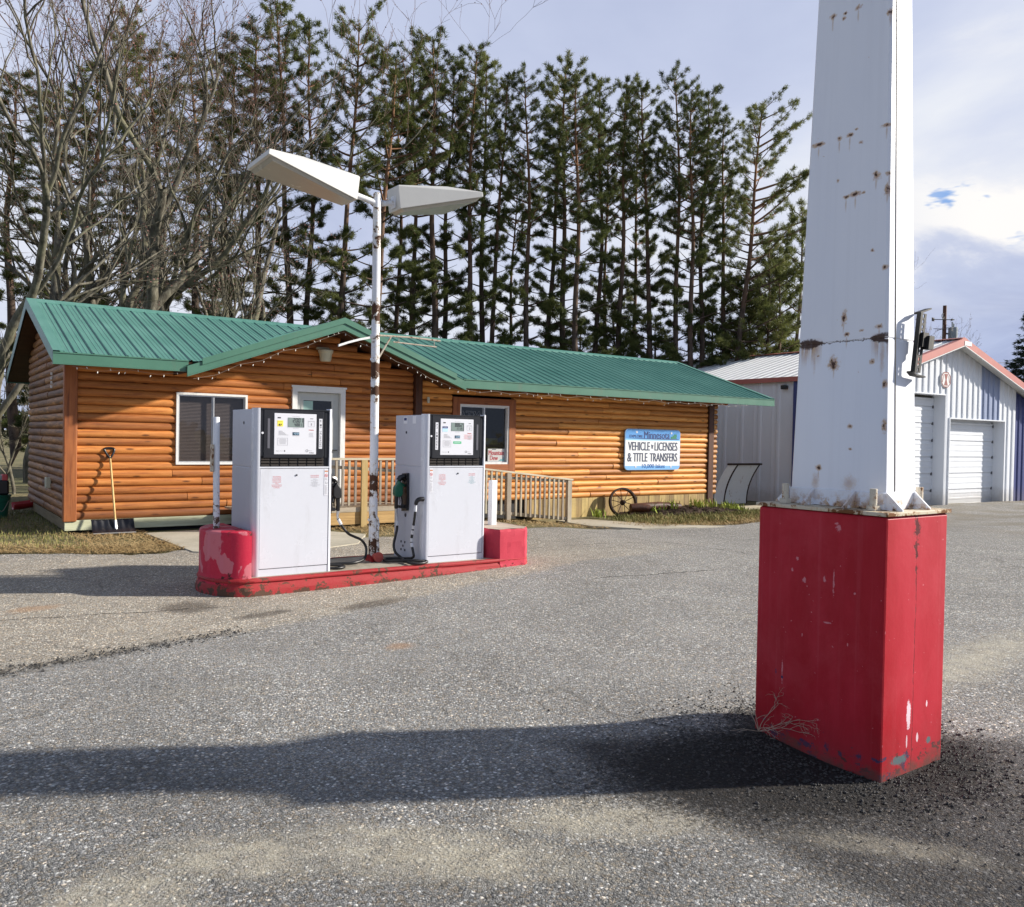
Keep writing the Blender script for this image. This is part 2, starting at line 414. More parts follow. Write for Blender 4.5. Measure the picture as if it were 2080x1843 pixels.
LAMPW = simple("lamp_housing_white", (0.55, 0.55, 0.53), 0.42, var=0.06, vscale=2.5, dirt=0.10)
LENS = simple("lamp_lens", (0.42, 0.40, 0.34), 0.25, var=0.06)
CREAM = simple("cream_plastic", (0.55, 0.53, 0.40), 0.4, var=0.08, dirt=0.2)
BULB = simple("bulb_white", (0.85, 0.84, 0.78), 0.25, var=0.02)
WIRE = simple("wire_white", (0.26, 0.23, 0.19), 0.5, var=0.1)
IRON = simple("rusty_iron", (0.045, 0.025, 0.018), 0.75, metal=0.3, var=0.5, vscale=14)
SHOVELB = simple("black_shovel_plastic", (0.012, 0.013, 0.018), 0.34, var=0.35, vscale=9, dirt=0.2)
ASHW = wood("ash_handle", (0.70, 0.50, 0.22), (0.62, 0.42, 0.16), (0.48, 0.30, 0.10), 'Z', knots=0.1)
DARKIN = simple("dark_interior", (0.02, 0.02, 0.022), 0.8, var=0.2)
BLIND = simple("taupe_blind", (0.135, 0.108, 0.096), 0.6, var=0.25, vscale=2.0)
DARKSTEEL = simple("black_perforated_steel", (0.022, 0.022, 0.020), 0.55, metal=0.4, var=0.3, vscale=12, dirt=0.3)

def glassy(name, tint, gloss=0.10):
    m, nt, b = newmat(name)
    out = [x for x in m.node_tree.nodes if x.type == 'OUTPUT_MATERIAL'][0]
    tr = nt.n('ShaderNodeBsdfTransparent', {'Color': (*tint, 1)}); gl = nt.n('ShaderNodeBsdfGlossy', {'Color': (1, 1, 1, 1), 'Roughness': 0.03})
    lw = nt.n('ShaderNodeLayerWeight', {'Blend': 0.25})
    fc = nt.math('ADD', gloss, nt.math('MULTIPLY', lw.outputs['Fresnel'], 0.30), clamp=True)
    mxs = nt.n('ShaderNodeMixShader', {0: fc, 1: tr.outputs[0], 2: gl.outputs[0]})
    wav = nt.n('ShaderNodeBump', {'Height': nt.noise(POS(nt), 1.7, 2), 'Strength': 0.12, 'Distance': 0.05}); nt.L.new(wav.outputs[0], gl.inputs['Normal'])
    nt.L.new(mxs.outputs[0], out.inputs['Surface'])
    return m
GLASS = glassy("window_glass", (0.86, 0.86, 0.87), 0.035)

def tower_white():
    m, nt, b = newmat("white_tower_paint_rusted"); p = POS(nt); x, y, z = nt.sep(p)
    n1 = nt.noise(nt.mapv(p, (1, 1, 0.35)), 3.0, 5, 0.6); n3 = nt.noise(p, 34, 4, 0.7)
    strk = nt.smooth(nt.noise(nt.mapv(p, (30, 30, 0.5)), 1.0, 5, 0.6), 0.45, 0.70)
    c = nt.mix(nt.math('MULTIPLY', nt.smooth(n1, 0.4, 0.75), 0.25), (0.81, 0.83, 0.88), (0.70, 0.73, 0.81))
    c = nt.mix(nt.math('MULTIPLY', strk, 0.06), c, (0.46, 0.47, 0.50))
    L = [(2.583, 3.722, .016, .013), (2.513, 3.715, .012, .008), (2.52, 3.69, .009, .008), (2.441, 3.715, .018, .010), (2.272, 3.629, .016, .015), (2.268, 3.085, .025, .009), (2.639, 3.09, .030, .010),
         (2.521, 3.09, .013, .012), (2.463, 3.09, .020, .010), (2.43, 3.11, .010, .006), (2.401, 3.038, .010, .008), (2.314, 2.853, .018, .022), (2.254, 2.778, .014, .028), (2.25, 2.85, .016, .010), (2.421, 2.788, .028, .012), (2.472, 2.785, .015, .008),
         (2.377, 2.786, .010, .006), (2.521, 2.878, .008, .009), (2.32, 2.494, .008, .007), (2.254, 2.4, .012, .012), (2.461, 2.18, .014, .030), (2.441, 2.098, .013, .009), (2.27, 2.12, .020, .010), (2.507, 1.955, .026, .032), (2.30, 1.954, .012, .012),
         (2.405, 1.643, .012, .011), (2.401, 1.529, .008, .007), (2.574, 1.431, .014, .016), (2.235, 1.84, .012, .02), (2.228, 1.64, .010, .03), (2.60, 2.0, .008, .006), (2.36, 2.11, .010, .006)]
    n6 = nt.noise(p, 70, 5, 0.75)
    warp = nt.math('ADD', nt.math('MULTIPLY', nt.math('SUBTRACT', n3, 0.5), 2.4), nt.math('MULTIPLY', nt.math('SUBTRACT', n6, 0.42), 2.6))
    d = spots(nt, y, z, L, warp)
    L2 = [(u, v - .035, .006, .045) for u, v, a_, b_ in L if a_ > .0125] + [(2.62, 1.99, .012, .09), (2.25, 1.98, .016, .10), (2.59, 1.36, .03, .05), (2.40, 1.36, .05, .05)]
    d2 = spots(nt, y, z, L2, nt.math('MULTIPLY', warp, 0.45))
    left = nt.smooth(nt.sep(nt.n('ShaderNodeNewGeometry').outputs['Normal'])[0], -0.4, -0.8)
    core = nt.math('MULTIPLY', nt.smooth(d, 0.70, 0.40), left); halo = nt.math('MULTIPLY', nt.math('MULTIPLY', nt.smooth(d, 1.75, 0.7), left), 0.9)
    halo = nt.math('MAXIMUM', halo, nt.math('MULTIPLY', nt.math('MULTIPLY', nt.smooth(d2, 1.2, 0.2), left), 0.55))
    # rusted weld seam at 2.06 m with drips below its two ends
    e1 = nt.math('DIVIDE', nt.math('SUBTRACT', y, 2.655), 0.10); e2 = nt.math('DIVIDE', nt.math('SUBTRACT', y, 2.245), 0.085)
    ends = nt.math('MAXIMUM', nt.smooth(nt.math('ABSOLUTE', e1), 1.0, 0.2), nt.smooth(nt.math('ABSOLUTE', e2), 1.0, 0.2))
    zz = nt.math('ABSOLUTE', nt.math('ADD', nt.math('SUBTRACT', z, 2.064), nt.math('ADD', nt.math('MULTIPLY', nt.math('SUBTRACT', n3, 0.5), 0.030), nt.math('MULTIPLY', nt.math('SUBTRACT', n6, 0.5), 0.034))))
    seam_w = nt.math('ADD', 0.0018, nt.math('MULTIPLY', ends, 0.022))
    seam = nt.math('MULTIPLY', nt.smooth(nt.math('DIVIDE', zz, seam_w), 1.3, 0.7), left)
    drip_n = nt.noise(nt.mapv(p, (60, 60, 3)), 1.0, 3, 0.5)
    drip = nt.math('MULTIPLY', nt.math('MULTIPLY', nt.smooth(z, 1.93, 2.06), nt.smooth(z, 2.10, 2.06)), nt.math('MULTIPLY', ends, nt.smooth(drip_n, 0.42, 0.62)))
    halo = nt.math('MAXIMUM', halo, nt.math('MULTIPLY', drip, left))
    # rusty foot of the column and random pin holes
    foot = nt.math('MULTIPLY', nt.smooth(nt.math('ADD', z, nt.math('MULTIPLY', nt.noise(p, 9, 6, 0.75), 0.20)), 1.44, 1.33), nt.smooth(nt.noise(p, 13, 5, 0.7), 0.43, 0.55))
    pin = nt.smooth(nt.noise(p, 55, 2, 0.5), 0.775, 0.80)
    halo = nt.math('MAXIMUM', halo, nt.math('MAXIMUM', foot, nt.math('MULTIPLY', pin, 0.6)))
    c = nt.mix(nt.math('MULTIPLY', halo, 0.85), c, nt.mix(nt.smooth(n6, 0.4, 0.6), (0.52, 0.30, 0.08), (0.36, 0.14, 0.03)))
    cr = nt.math('MAXIMUM', nt.math('MAXIMUM', core, seam), nt.math('MULTIPLY', nt.smooth(foot, 0.75, 1.0), nt.smooth(nt.noise(p, 22, 4, 0.7), 0.48, 0.6)))
    c = nt.mix(cr, c, (0.055, 0.022, 0.010))
    setin(nt, b, Base_Color=c, Roughness=nt.math('ADD', 0.34, nt.math('MULTIPLY', halo, 0.4)))
    bump(nt, b, nt.math('ADD', nt.noise(p, 26, 3, 0.5), nt.math('MULTIPLY', cr, -2.0)), 0.10, 0.004)
    return m
TOWERW = tower_white()

def tower_red():
    m, nt, b = newmat("red_base_paint_chipped"); p = POS(nt); x, y, z = nt.sep(p)
    nrm = nt.sep(nt.n('ShaderNodeNewGeometry').outputs['Normal'])
    left = nt.smooth(nrm[0], -0.4, -0.8); front = nt.smooth(nrm[1], -0.4, -0.8)
    n1 = nt.noise(nt.mapv(p, (1, 1, 0.3)), 2.4, 6, 0.62); n3 = nt.noise(p, 30, 4, 0.7); n4 = nt.noise(p, 9, 6, 0.7)
    c = nt.mix(nt.smooth(n1, 0.38, 0.66), (0.37, 0.004, 0.014), (0.47, 0.016, 0.034))
    c = nt.mix(nt.math('MULTIPLY', nt.smooth(nt.noise(p, 1.7, 7, 0.7, 0.4), 0.46, 0.66), 0.22), c, (0.56, 0.075, 0.095))
    scr = nt.smooth(nt.noise(nt.mapv(p, (50, 50, 4)), 1.0, 6, 0.72), 0.66, 0.74)
    c = nt.mix(nt.math('MULTIPLY', scr, 0.30), c, (0.24, 0.012, 0.02))
    # run-off streaks on the faces
    st = nt.smooth(nt.noise(nt.mapv(p, (26, 26, 0.45)), 1.0, 4, 0.55), 0.55, 0.72)
    c = nt.mix(nt.math('MULTIPLY', st, 0.08), c, (0.62, 0.16, 0.19))
    n6 = nt.noise(p, 75, 5, 0.75)
    warp = nt.math('ADD', nt.math('MULTIPLY', nt.math('SUBTRACT', n3, 0.5), 2.2), nt.math('MULTIPLY', nt.math('SUBTRACT', n6, 0.45), 2.2))
    dl = spots(nt, y, z, [(2.382, .889, .006, .065), (2.547, .874, .014, .015), (2.587, .975, .009, .009), (2.618, .915, .012, .010), (2.433, .895, .008, .016), (2.362, 1.15, .016, .022), (2.375, 1.17, .012, .008), (2.41, .684, .030, .006), (2.269, .849, .008, .008), (2.663, .40, .004, .08), (2.45, .20, .008, .008), (2.30, .60, .004, .008), (2.55, .60, .004, .012), (2.50, .72, .004, .005)], warp)
    pk = nt.math('MULTIPLY', nt.smooth(dl, 1.05, 0.6), left)
    pin = nt.smooth(nt.noise(p, 48, 2, 0.5), 0.735, 0.76)
    c = nt.mix(nt.math('MAXIMUM', nt.math('MULTIPLY', pk, 0.75), nt.math('MULTIPLY', pin, 0.5)), c, (0.66, 0.26, 0.29))
    db = spots(nt, y, z, [(2.663, .36, .014, .010), (2.40, .085, .020, .028), (2.324, .068, .025, .016), (2.228, .085, .034, .030), (2.55, .05, .020, .016), (2.70, .38, .006, .02)], warp)
    lowz = nt.smooth(z, 0.17, 0.06)
    chn = nt.smooth(nt.math('ADD', nt.noise(nt.mapv(p, (1, 1, 1.7)), 13, 6, 0.72), nt.math('MULTIPLY', lowz, 0.10)), 0.645, 0.665)
    chn = nt.math('MULTIPLY', chn, nt.smooth(z, 0.22, 0.10))
    c = nt.mix(chn, c, nt.mix(nt.smooth(nt.noise(p, 5, 2), 0.45, 0.55), (0.030, 0.032, 0.095), (0.07, 0.03, 0.03)))
    c = nt.mix(nt.math('MULTIPLY', nt.smooth(db, 0.9, 0.4), left), c, (0.030, 0.032, 0.095))
    df = spots(nt, x, z, [(3.873, .275, .020, .070), (4.035, .301, .007, .016), (3.955, .15, .010, .022), (3.862, .15, .006, .03)], nt.math('MULTIPLY', warp, 0.45))
    c = nt.mix(nt.math('MULTIPLY', nt.smooth(df, 1.08, 0.85), front), c, (0.78, 0.60, 0.66))
    # split down the front face
    cx = nt.math('ABSOLUTE', nt.math('ADD', nt.math('SUBTRACT', x, 3.907), nt.math('MULTIPLY', nt.math('SUBTRACT', nt.noise(nt.mapv(p, (3, 3, 2.5)), 2.0, 6, 0.7), 0.5), 0.03)))
    cwid = nt.math('ADD', 0.0026, nt.math('MULTIPLY', nt.math('MULTIPLY', nt.smooth(z, 0.85, 1.2), nt.smooth(n3, .42, .60)), 0.034))
    crk = nt.math('MULTIPLY', nt.smooth(nt.math('DIVIDE', cx, cwid), 1.3, 0.6), front)
    c = nt.mix(nt.math('MULTIPLY', crk, nt.smooth(n3, 0.3, 0.5)), c, (0.10, 0.006, 0.010))
    # bare and stained foot
    c = nt.mix(nt.math('MULTIPLY', nt.smooth(nt.math('ADD', z, nt.math('MULTIPLY', n4, 0.4)), 0.55, 0.20), 0.30), c, (0.20, 0.03, 0.03))
    ft = nt.smooth(nt.math('ADD', z, nt.math('MULTIPLY', n4, 0.30)), 0.23, 0.13)
    c = nt.mix(nt.math('MULTIPLY', ft, 0.8), c, (0.11, 0.055, 0.045))
    fb = nt.math('MULTIPLY', front, nt.smooth(spots(nt, x, z, [(3.80, .072, .09, .03), (4.06, .12, .03, .02)], nt.math('MULTIPLY', warp, 0.7)), 0.9, 0.6))
    c = nt.mix(fb, c, (0.10, 0.14, 0.15))
    ch = nt.math('MULTIPLY', nt.smooth(n4, 0.66, 0.72), nt.smooth(z, 0.75, 0.05))
    c = nt.mix(nt.math('MULTIPLY', ch, 0.7), c, (0.16, 0.02, 0.025))
    top = nt.smooth(nt.math('ADD', z, nt.math('MULTIPLY', n3, 0.05)), 1.225, 1.235)
    setin(nt, b, Base_Color=c, Roughness=nt.math('ADD', 0.44, nt.math('MULTIPLY', n1, 0.18)))
    b.inputs['Specular IOR Level'].default_value = 0.28
    bump(nt, b, nt.math('ADD', nt.math('ADD', nt.noise(p, 16, 4, 0.6), nt.math('MULTIPLY', crk, -1.5)), nt.math('MULTIPLY', pk, -0.8)), 0.22, 0.006)
    return m
TOWERR = tower_red()

def worn_paint(name, base, under, chipcol, rust, amt=0.5, scale=7.0, rough=0.45, blotch=0.0, blotchcol=(0.6, 0.3, 0.3), foot=None, bands=()):
    m, nt, b = newmat(name); p = POS(nt)
    n1 = nt.noise(p, scale, 7, 0.72, 0.3); n2 = nt.noise(p, scale * 0.45, 4, 0.5, 0.5); n3 = nt.noise(p, scale * 5, 4, 0.7)
    c = nt.mix(nt.math('MULTIPLY', nt.smooth(n3, 0.4, 0.7), 0.2), base, under)
    if blotch: c = nt.mix(nt.math('MULTIPLY', nt.smooth(n2, 0.515, 0.535), blotch), c, blotchcol)
    t = 0.80 - 0.28 * amt
    h = n1
    if foot is not None:
        h = nt.math('ADD', n1, nt.math('MULTIPLY', nt.smooth(nt.sep(p)[2], foot[1], foot[0]), foot[2]))
    for bz, bh, ba in bands:
        h = nt.math('ADD', h, nt.math('MULTIPLY', nt.smooth(nt.math('ABSOLUTE', nt.math('SUBTRACT', nt.sep(p)[2], bz)), bh * 1.3, bh * .4), ba))
    ch = nt.smooth(h, t, t + 0.02)
    halo = nt.smooth(h, t - 0.07, t + 0.01)
    c = nt.mix(nt.math('MULTIPLY', halo, 0.45), c, rust)
    c = nt.mix(ch, c, chipcol)
    setin(nt, b, Base_Color=c, Roughness=nt.math('ADD', rough, nt.math('MULTIPLY', ch, 0.3)))
    b.inputs['Specular IOR Level'].default_value = 0.25
    bump(nt, b, nt.math('ADD', nt.math('MULTIPLY', ch, -1.2), nt.math('MULTIPLY', n3, 0.6)), 0.4, 0.005)
    return m
POLEW = worn_paint("white_pole_paint_flaking", (0.72, 0.74, 0.78), (0.62, 0.62, 0.62), (0.075, 0.035, 0.020), (0.50, 0.36, 0.16), amt=0.76, scale=8.0, foot=(0.2, 1.0, 0.06), bands=((2.90, .09, .14), (2.60, .10, .05), (2.27, .10, .15), (2.05, .05, .13), (.99, .15, .15), (.30, .14, .10), (3.70, .2, .04)))
POSTW = worn_paint("white_post_paint_flaking", (0.74, 0.76, 0.80), (0.64, 0.64, 0.64), (0.11, 0.07, 0.05), (0.50, 0.42, 0.30), amt=0.40, scale=17, foot=(0.65, 1.15, 0.17))
KERBR = worn_paint("red_kerb_paint_worn", (0.33, 0.022, 0.027), (0.40, 0.075, 0.065), (0.10, 0.055, 0.038), (0.34, 0.05, 0.04), amt=0.86, scale=8.5, rough=0.6, foot=(0.0, 0.09, 0.09))
DRUMR = worn_paint("red_block_paint_patched", (0.50, 0.018, 0.050), (0.56, 0.06, 0.085), (0.085, 0.030, 0.028), (0.44, 0.03, 0.05), amt=0.50, scale=9, blotch=0.9, rough=0.62, blotchcol=(0.58, 0.17, 0.20), foot=(0.14, 0.26, 0.12), bands=((.60, .05, .07),))
BLOCKR = worn_paint("red_rough_block_paint", (0.50, 0.040, 0.070), (0.57, 0.10, 0.12), (0.10, 0.018, 0.024), (0.38, 0.03, 0.05), amt=0.34, scale=26, rough=0.7, foot=(0.08, 0.16, 0.14))

def concrete(name, c1, c2, sc=6.0, stain=0.3):
    m, nt, b = newmat(name); p = POS(nt)
    n1 = nt.noise(p, sc * 0.35, 6, 0.65); n2 = nt.noise(p, sc * 9, 4, 0.7)
    c = nt.mix(nt.smooth(n1, 0.35, 0.68), c1, c2)
    c = nt.mix(nt.math('MULTIPLY', nt.smooth(n2, 0.45, 0.7), 0.3), c, (c1[0] * .5, c1[1] * .5, c1[2] * .5))
    c = nt.mix(nt.math('MULTIPLY', nt.smooth(nt.noise(nt.mapv(p, (1, 1, 1), (4, 4, 4)), sc * 0.5, 6, 0.7), 0.55, 0.7), stain), c, (0.07, 0.06, 0.05))
    setin(nt, b, Base_Color=c, Roughness=0.85)
    bump(nt, b, n2, 0.4, 0.006)
    return m
ISLTOP = concrete("island_concrete", (0.30, 0.26, 0.20), (0.42, 0.38, 0.31), 8, 0.75)
WALKC = concrete("walk_concrete", (0.40, 0.37, 0.29), (0.50, 0.46, 0.37), 4, 0.25)
BLOCKTOP = concrete("block_top_concrete", (0.42, 0.32, 0.25), (0.52, 0.44, 0.36), 9, 0.3)
# ------------------------------------------------------------------ ground
def sstep(x, a, b):
    t = np.clip((np.asarray(x, float) - a) / (b - a), 0, 1); return t * t * (3 - 2 * t)
def gz(x, y):
    x = np.asarray(x, float); y = np.asarray(y, float)
    z = -0.14 * sstep(x, 8.5, 11.5) * sstep(y, 7.5, 11.0) - 0.13 * sstep(x, 14, 22) * sstep(y, 4, 12)
    z = z + 0.06 * np.exp(-((x - 3.55) ** 2 + (y - 2.98) ** 2) / 0.16) + 0.085 * np.exp(-((x - 6.35) ** 2 / 2.2 + (y - 8.0) ** 2 / 0.9))
    z = z + 0.012 * np.sin(x * 1.3 + 0.7 * y) * np.sin(0.9 * y - 0.4 * x) * sstep(np.hypot(x - 3.8, y - 2.2), 0.6, 2.0)
    return z
GZ = lambda x, y: float(gz(x, y))

def ground_mat():
    m, nt, b = newmat("lawn_soil"); p = POS(nt)
    n1 = nt.noise(p, 0.5, 6, 0.65); n2 = nt.noise(p, 9, 5, 0.75)
    c = nt.ramp(n1, [(0.35, (0.11, 0.115, 0.040)), (0.5, (0.20, 0.17, 0.075)), (0.65, (0.27, 0.22, 0.11))])
    c = nt.mix(nt.math('MULTIPLY', nt.smooth(n2, 0.42, 0.66), 0.6), c, (0.055, 0.055, 0.022))
    setin(nt, b, Base_Color=c, Roughness=0.95); bump(nt, b, n2, 0.8, 0.05)
    return m

FWDX, FWDY = math.cos(YAW), math.sin(YAW)
def asphalt_mat():
    m, nt, b = newmat("weathered_asphalt"); p = POS(nt); x, y, z = nt.sep(p)
    wp = nt.vmath('ADD', p, nt.n('ShaderNodeVectorMath', {0: nt.n('ShaderNodeTexNoise', {'Vector': p, 'Scale': 22.0, 'Detail': 2.0}).outputs['Color'], 'Scale': 0.02}, operation='SCALE').outputs[0])
    v1 = nt.vor(wp, 78.0); v2 = nt.vor(wp, 190.0)
    rnd = nt.sep(v1.outputs['Color']); rnd2 = nt.sep(v2.outputs['Color'])
    st1 = nt.ramp(rnd[0], [(0.0, 0.10), (0.45, 0.19), (0.75, 0.28), (0.92, 0.43), (1.0, 0.66)])
    st2 = nt.ramp(rnd2[1], [(0.0, 0.11), (0.5, 0.19), (0.85, 0.27), (1.0, 0.42)])
    pick = nt.smooth(rnd[2], 0.52, 0.58)
    col = nt.mix(pick, st2, st1)
    # tar showing between the stones
    gapn = nt.smooth(v1.outputs['Distance'], 0.42, 0.70)
    col = nt.mix(nt.math('MULTIPLY', gapn, 0.50), col, (0.055, 0.055, 0.056))
    tint = nt.mix(nt.smooth(rnd[1], 0.55, 0.95), (1.0, 1.0, 1.0), (1.14, 1.0, 0.84))
    col = nt.mix(1.0, col, tint, 'MULTIPLY')
    big = nt.noise(p, 0.33, 5, 0.6, 0.4); mid = nt.noise(p, 1.35, 6, 0.68, 0.3); sml = nt.noise(p, 6.5, 5, 0.7)
    k = nt.math('ADD', 0.52, nt.math('ADD', nt.math('MULTIPLY', big, 0.48), nt.math('ADD', nt.math('MULTIPLY', mid, 0.34), nt.math('MULTIPLY', sml, 0.30))))
    k = nt.math('MULTIPLY', k, 1.40)
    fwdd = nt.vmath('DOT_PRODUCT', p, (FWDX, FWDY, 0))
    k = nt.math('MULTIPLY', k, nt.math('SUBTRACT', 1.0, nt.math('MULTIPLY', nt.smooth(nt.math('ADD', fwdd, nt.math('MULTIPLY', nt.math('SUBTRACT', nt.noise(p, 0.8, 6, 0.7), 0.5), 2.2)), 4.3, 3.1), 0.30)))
    k = nt.math('ADD', k, nt.math('MULTIPLY', nt.math('SUBTRACT', nt.noise(nt.mapv(p, (1, 1, 1), (2, 9, 0)), 0.55, 8, 0.78, 0.8), 0.5), 1.15))
    col = nt.mix(1.0, col, nt.comb(nt.math('MULTIPLY', k, 1.0), k, nt.math('MULTIPLY', k, 0.975)), 'MULTIPLY')
    # older tan surface round the island, beyond the seam
    wob = nt.math('MULTIPLY', nt.math('SUBTRACT', nt.noise(p, 1.1, 6, 0.65), 0.5), 0.55)
    sd_ = nt.math('ADD', nt.math('SUBTRACT', nt.math('SUBTRACT', y, 6.02), nt.math('MULTIPLY', x, 0.262)), wob)
    old = nt.math('MULTIPLY', nt.smooth(sd_, -0.05, 0.12), nt.smooth(x, 11.0, 6.0))
    old = nt.math('MULTIPLY', old, nt.smooth(y, 12.6, 11.0))
    oldc = nt.mix(1.0, col, (1.30, 1.20, 1.05), 'MULTIPLY')
    col = nt.mix(nt.math('MULTIPLY', old, 0.85), col, oldc)
    # broken edge along the seam near the left
    edge = nt.math('MULTIPLY', nt.smooth(nt.math('ABSOLUTE', nt.math('SUBTRACT', sd_, 0.03)), 0.16, 0.0), nt.smooth(x, 3.2, 0.6))
    edge = nt.math('MULTIPLY', edge, nt.smooth(nt.noise(p, 11, 5, 0.7), 0.40, 0.58))
    col = nt.mix(nt.math('MULTIPLY', edge, 0.85), col, (0.035, 0.030, 0.024))
    # wind-blown sand in the hollows
    sandn = nt.noise(nt.mapv(p, (1, 1, 1), (5.2, 1.1, 0)), 1.05, 7, 0.70, 0.6)
    def ell(cx, cy, rx, ry, ang):
        ca, sa = math.cos(ang), math.sin(ang)
        dx = nt.math('SUBTRACT', x, cx); dy = nt.math('SUBTRACT', y, cy)
        u = nt.math('DIVIDE', nt.math('ADD', nt.math('MULTIPLY', dx, ca), nt.math('MULTIPLY', dy, sa)), rx)
        v = nt.math('DIVIDE', nt.math('SUBTRACT', nt.math('MULTIPLY', dy, ca), nt.math('MULTIPLY', dx, sa)), ry)
        return nt.math('SQRT', nt.math('ADD', nt.math('MULTIPLY', u, u), nt.math('MULTIPLY', v, v)))
    wb = nt.math('MULTIPLY', nt.math('SUBTRACT', nt.noise(p, 3.2, 7, 0.7), 0.5), 1.5)
    s_e = None
    for a in ((1.62, 2.72, 0.75, 0.26, -0.75), (1.0, 3.05, 0.45, 0.22, -0.6), (2.35, 2.55, 0.55, 0.22, -0.6), (6.4, 3.0, 1.7, 0.30, 0.15), (0.55, 2.95, 0.4, 0.3, 0.4), (3.1, 1.75, 0.45, 0.12, -0.9)):
        e = nt.math('ADD', ell(*a), wb)
        s_e = e if s_e is None else nt.math('MINIMUM', s_e, e)
    sand = nt.math('MAXIMUM', nt.math('MULTIPLY', nt.smooth(s_e, 1.15, 0.30), 0.62), nt.math('MULTIPLY', nt.smooth(sandn, 0.60, 0.78), 0.45))
    sand = nt.math('MULTIPLY', sand, nt.math('ADD', 0.45, nt.math('MULTIPLY', nt.smooth(sml, 0.35, 0.6), 0.55)))
    grain = nt.math('ADD', 0.8, nt.math('MULTIPLY', rnd2[0], 0.4))
    sc_ = nt.mix(1.0, (0.47, 0.43, 0.335), nt.comb(grain, grain, grain), 'MULTIPLY')
    col = nt.mix(sand, col, sc_)
    # newer darker patch in front of and round the tower
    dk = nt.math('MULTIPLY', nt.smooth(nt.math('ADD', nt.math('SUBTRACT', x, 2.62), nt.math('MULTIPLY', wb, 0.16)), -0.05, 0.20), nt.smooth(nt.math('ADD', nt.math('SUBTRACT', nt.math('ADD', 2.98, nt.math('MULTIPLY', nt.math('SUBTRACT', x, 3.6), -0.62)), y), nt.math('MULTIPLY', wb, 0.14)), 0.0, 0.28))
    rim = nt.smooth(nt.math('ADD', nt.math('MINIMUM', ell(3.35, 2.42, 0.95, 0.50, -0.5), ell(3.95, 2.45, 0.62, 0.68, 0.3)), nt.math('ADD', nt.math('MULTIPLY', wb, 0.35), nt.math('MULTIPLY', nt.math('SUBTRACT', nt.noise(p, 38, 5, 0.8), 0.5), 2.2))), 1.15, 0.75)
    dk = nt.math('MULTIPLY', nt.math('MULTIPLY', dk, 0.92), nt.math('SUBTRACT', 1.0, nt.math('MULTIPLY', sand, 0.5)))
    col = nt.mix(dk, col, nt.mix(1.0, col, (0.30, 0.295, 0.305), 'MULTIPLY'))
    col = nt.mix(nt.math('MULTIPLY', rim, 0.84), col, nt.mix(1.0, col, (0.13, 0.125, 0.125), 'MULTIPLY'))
    # oil and rust stains
    st = None
    for a in ((3.55, 7.05, 0.42, 0.17, 0.25), (2.55, 7.15, 0.35, 0.12, 0.2), (8.4, 5.9, 0.6, 0.3, 0.2), (2.05, 7.75, 0.3, 0.3, 0.0)):
        e = nt.math('ADD', ell(*a), nt.math('MULTIPLY', wb, 0.7)); st = e if st is None else nt.math('MINIMUM', st, e)
    col = nt.mix(nt.math('MULTIPLY', nt.smooth(st, 1.1, 0.4), 0.62), col, (0.065, 0.052, 0.042))
    ru = nt.math('MINIMUM', nt.math('ADD', ell(3.0, 5.55, 0.16, 0.12, 0.3), nt.math('MULTIPLY', wb, 0.8)), nt.math('ADD', ell(0.9, 8.3, 0.3, 0.16, 0.1), nt.math('MULTIPLY', wb, 0.8)))
    col = nt.mix(nt.math('MULTIPLY', nt.smooth(ru, 1.1, 0.3), 0.5), col, (0.42, 0.24, 0.12))
    # cracks
    cn = nt.math('MULTIPLY', nt.math('SUBTRACT', nt.noise(p, 1.6, 6, 0.7), 0.5), 0.34)
    ck = None
    for (ax, ay, bx_, by_) in ((9.75, 11.4, 9.55, 6.4), (6.2, 7.0, 10.2, 6.6), (5.9, 9.6, 9.7, 9.3), (0.3, 8.0, 2.4, 7.6), (5.4, 2.4, 7.8, 1.4)):
        ln = math.hypot(bx_ - ax, by_ - ay); ux, uy = (bx_ - ax) / ln, (by_ - ay) / ln
        rx = nt.math('SUBTRACT', x, ax); ry = nt.math('SUBTRACT', y, ay)
        t = nt.math('ADD', nt.math('MULTIPLY', rx, ux), nt.math('MULTIPLY', ry, uy))
        d = nt.math('ABSOLUTE', nt.math('ADD', nt.math('SUBTRACT', nt.math('MULTIPLY', ry, ux), nt.math('MULTIPLY', rx, uy)), cn))
        over = nt.math('MAXIMUM', nt.math('SUBTRACT', 0.0, t), nt.math('SUBTRACT', t, ln))
        d = nt.math('ADD', d, nt.math('MAXIMUM', over, 0.0))
        ck = d if ck is None else nt.math('MINIMUM', ck, d)
    ckm = nt.math('MULTIPLY', nt.smooth(ck, 0.016, 0.004), nt.smooth(nt.noise(p, 2.3, 3, 0.6), 0.38, 0.50))
    col = nt.mix(nt.math('MULTIPLY', ckm, 0.8), col, (0.03, 0.028, 0.026))
    vd = nt.vor(nt.vmath('ADD', p, nt.n('ShaderNodeVectorMath', {0: nt.n('ShaderNodeTexNoise', {'Vector': p, 'Scale': 1.3, 'Detail': 5.0}).outputs['Color'], 'Scale': 0.55}, operation='SCALE').outputs[0]), 0.62, 'DISTANCE_TO_EDGE').outputs['Distance']
    al = nt.math('MULTIPLY', nt.smooth(vd, 0.0085, 0.002), nt.smooth(nt.noise(nt.mapv(p, (1, 1, 1), (8, 3, 0)), 0.42, 4, 0.6), 0.47, 0.56))
    col = nt.mix(nt.math('MULTIPLY', al, 0.30), col, (0.045, 0.042, 0.038))
    # trodden dirt near the garage
    ap = nt.math('MULTIPLY', nt.smooth(nt.math('ADD', x, wb), 14.0, 18.5), nt.smooth(nt.noise(p, 0.7, 5, 0.7), 0.35, 0.62))
    col = nt.mix(nt.math('MULTIPLY', ap, 0.55), col, (0.21, 0.175, 0.12))
    setin(nt, b, Base_Color=col, Roughness=0.9)
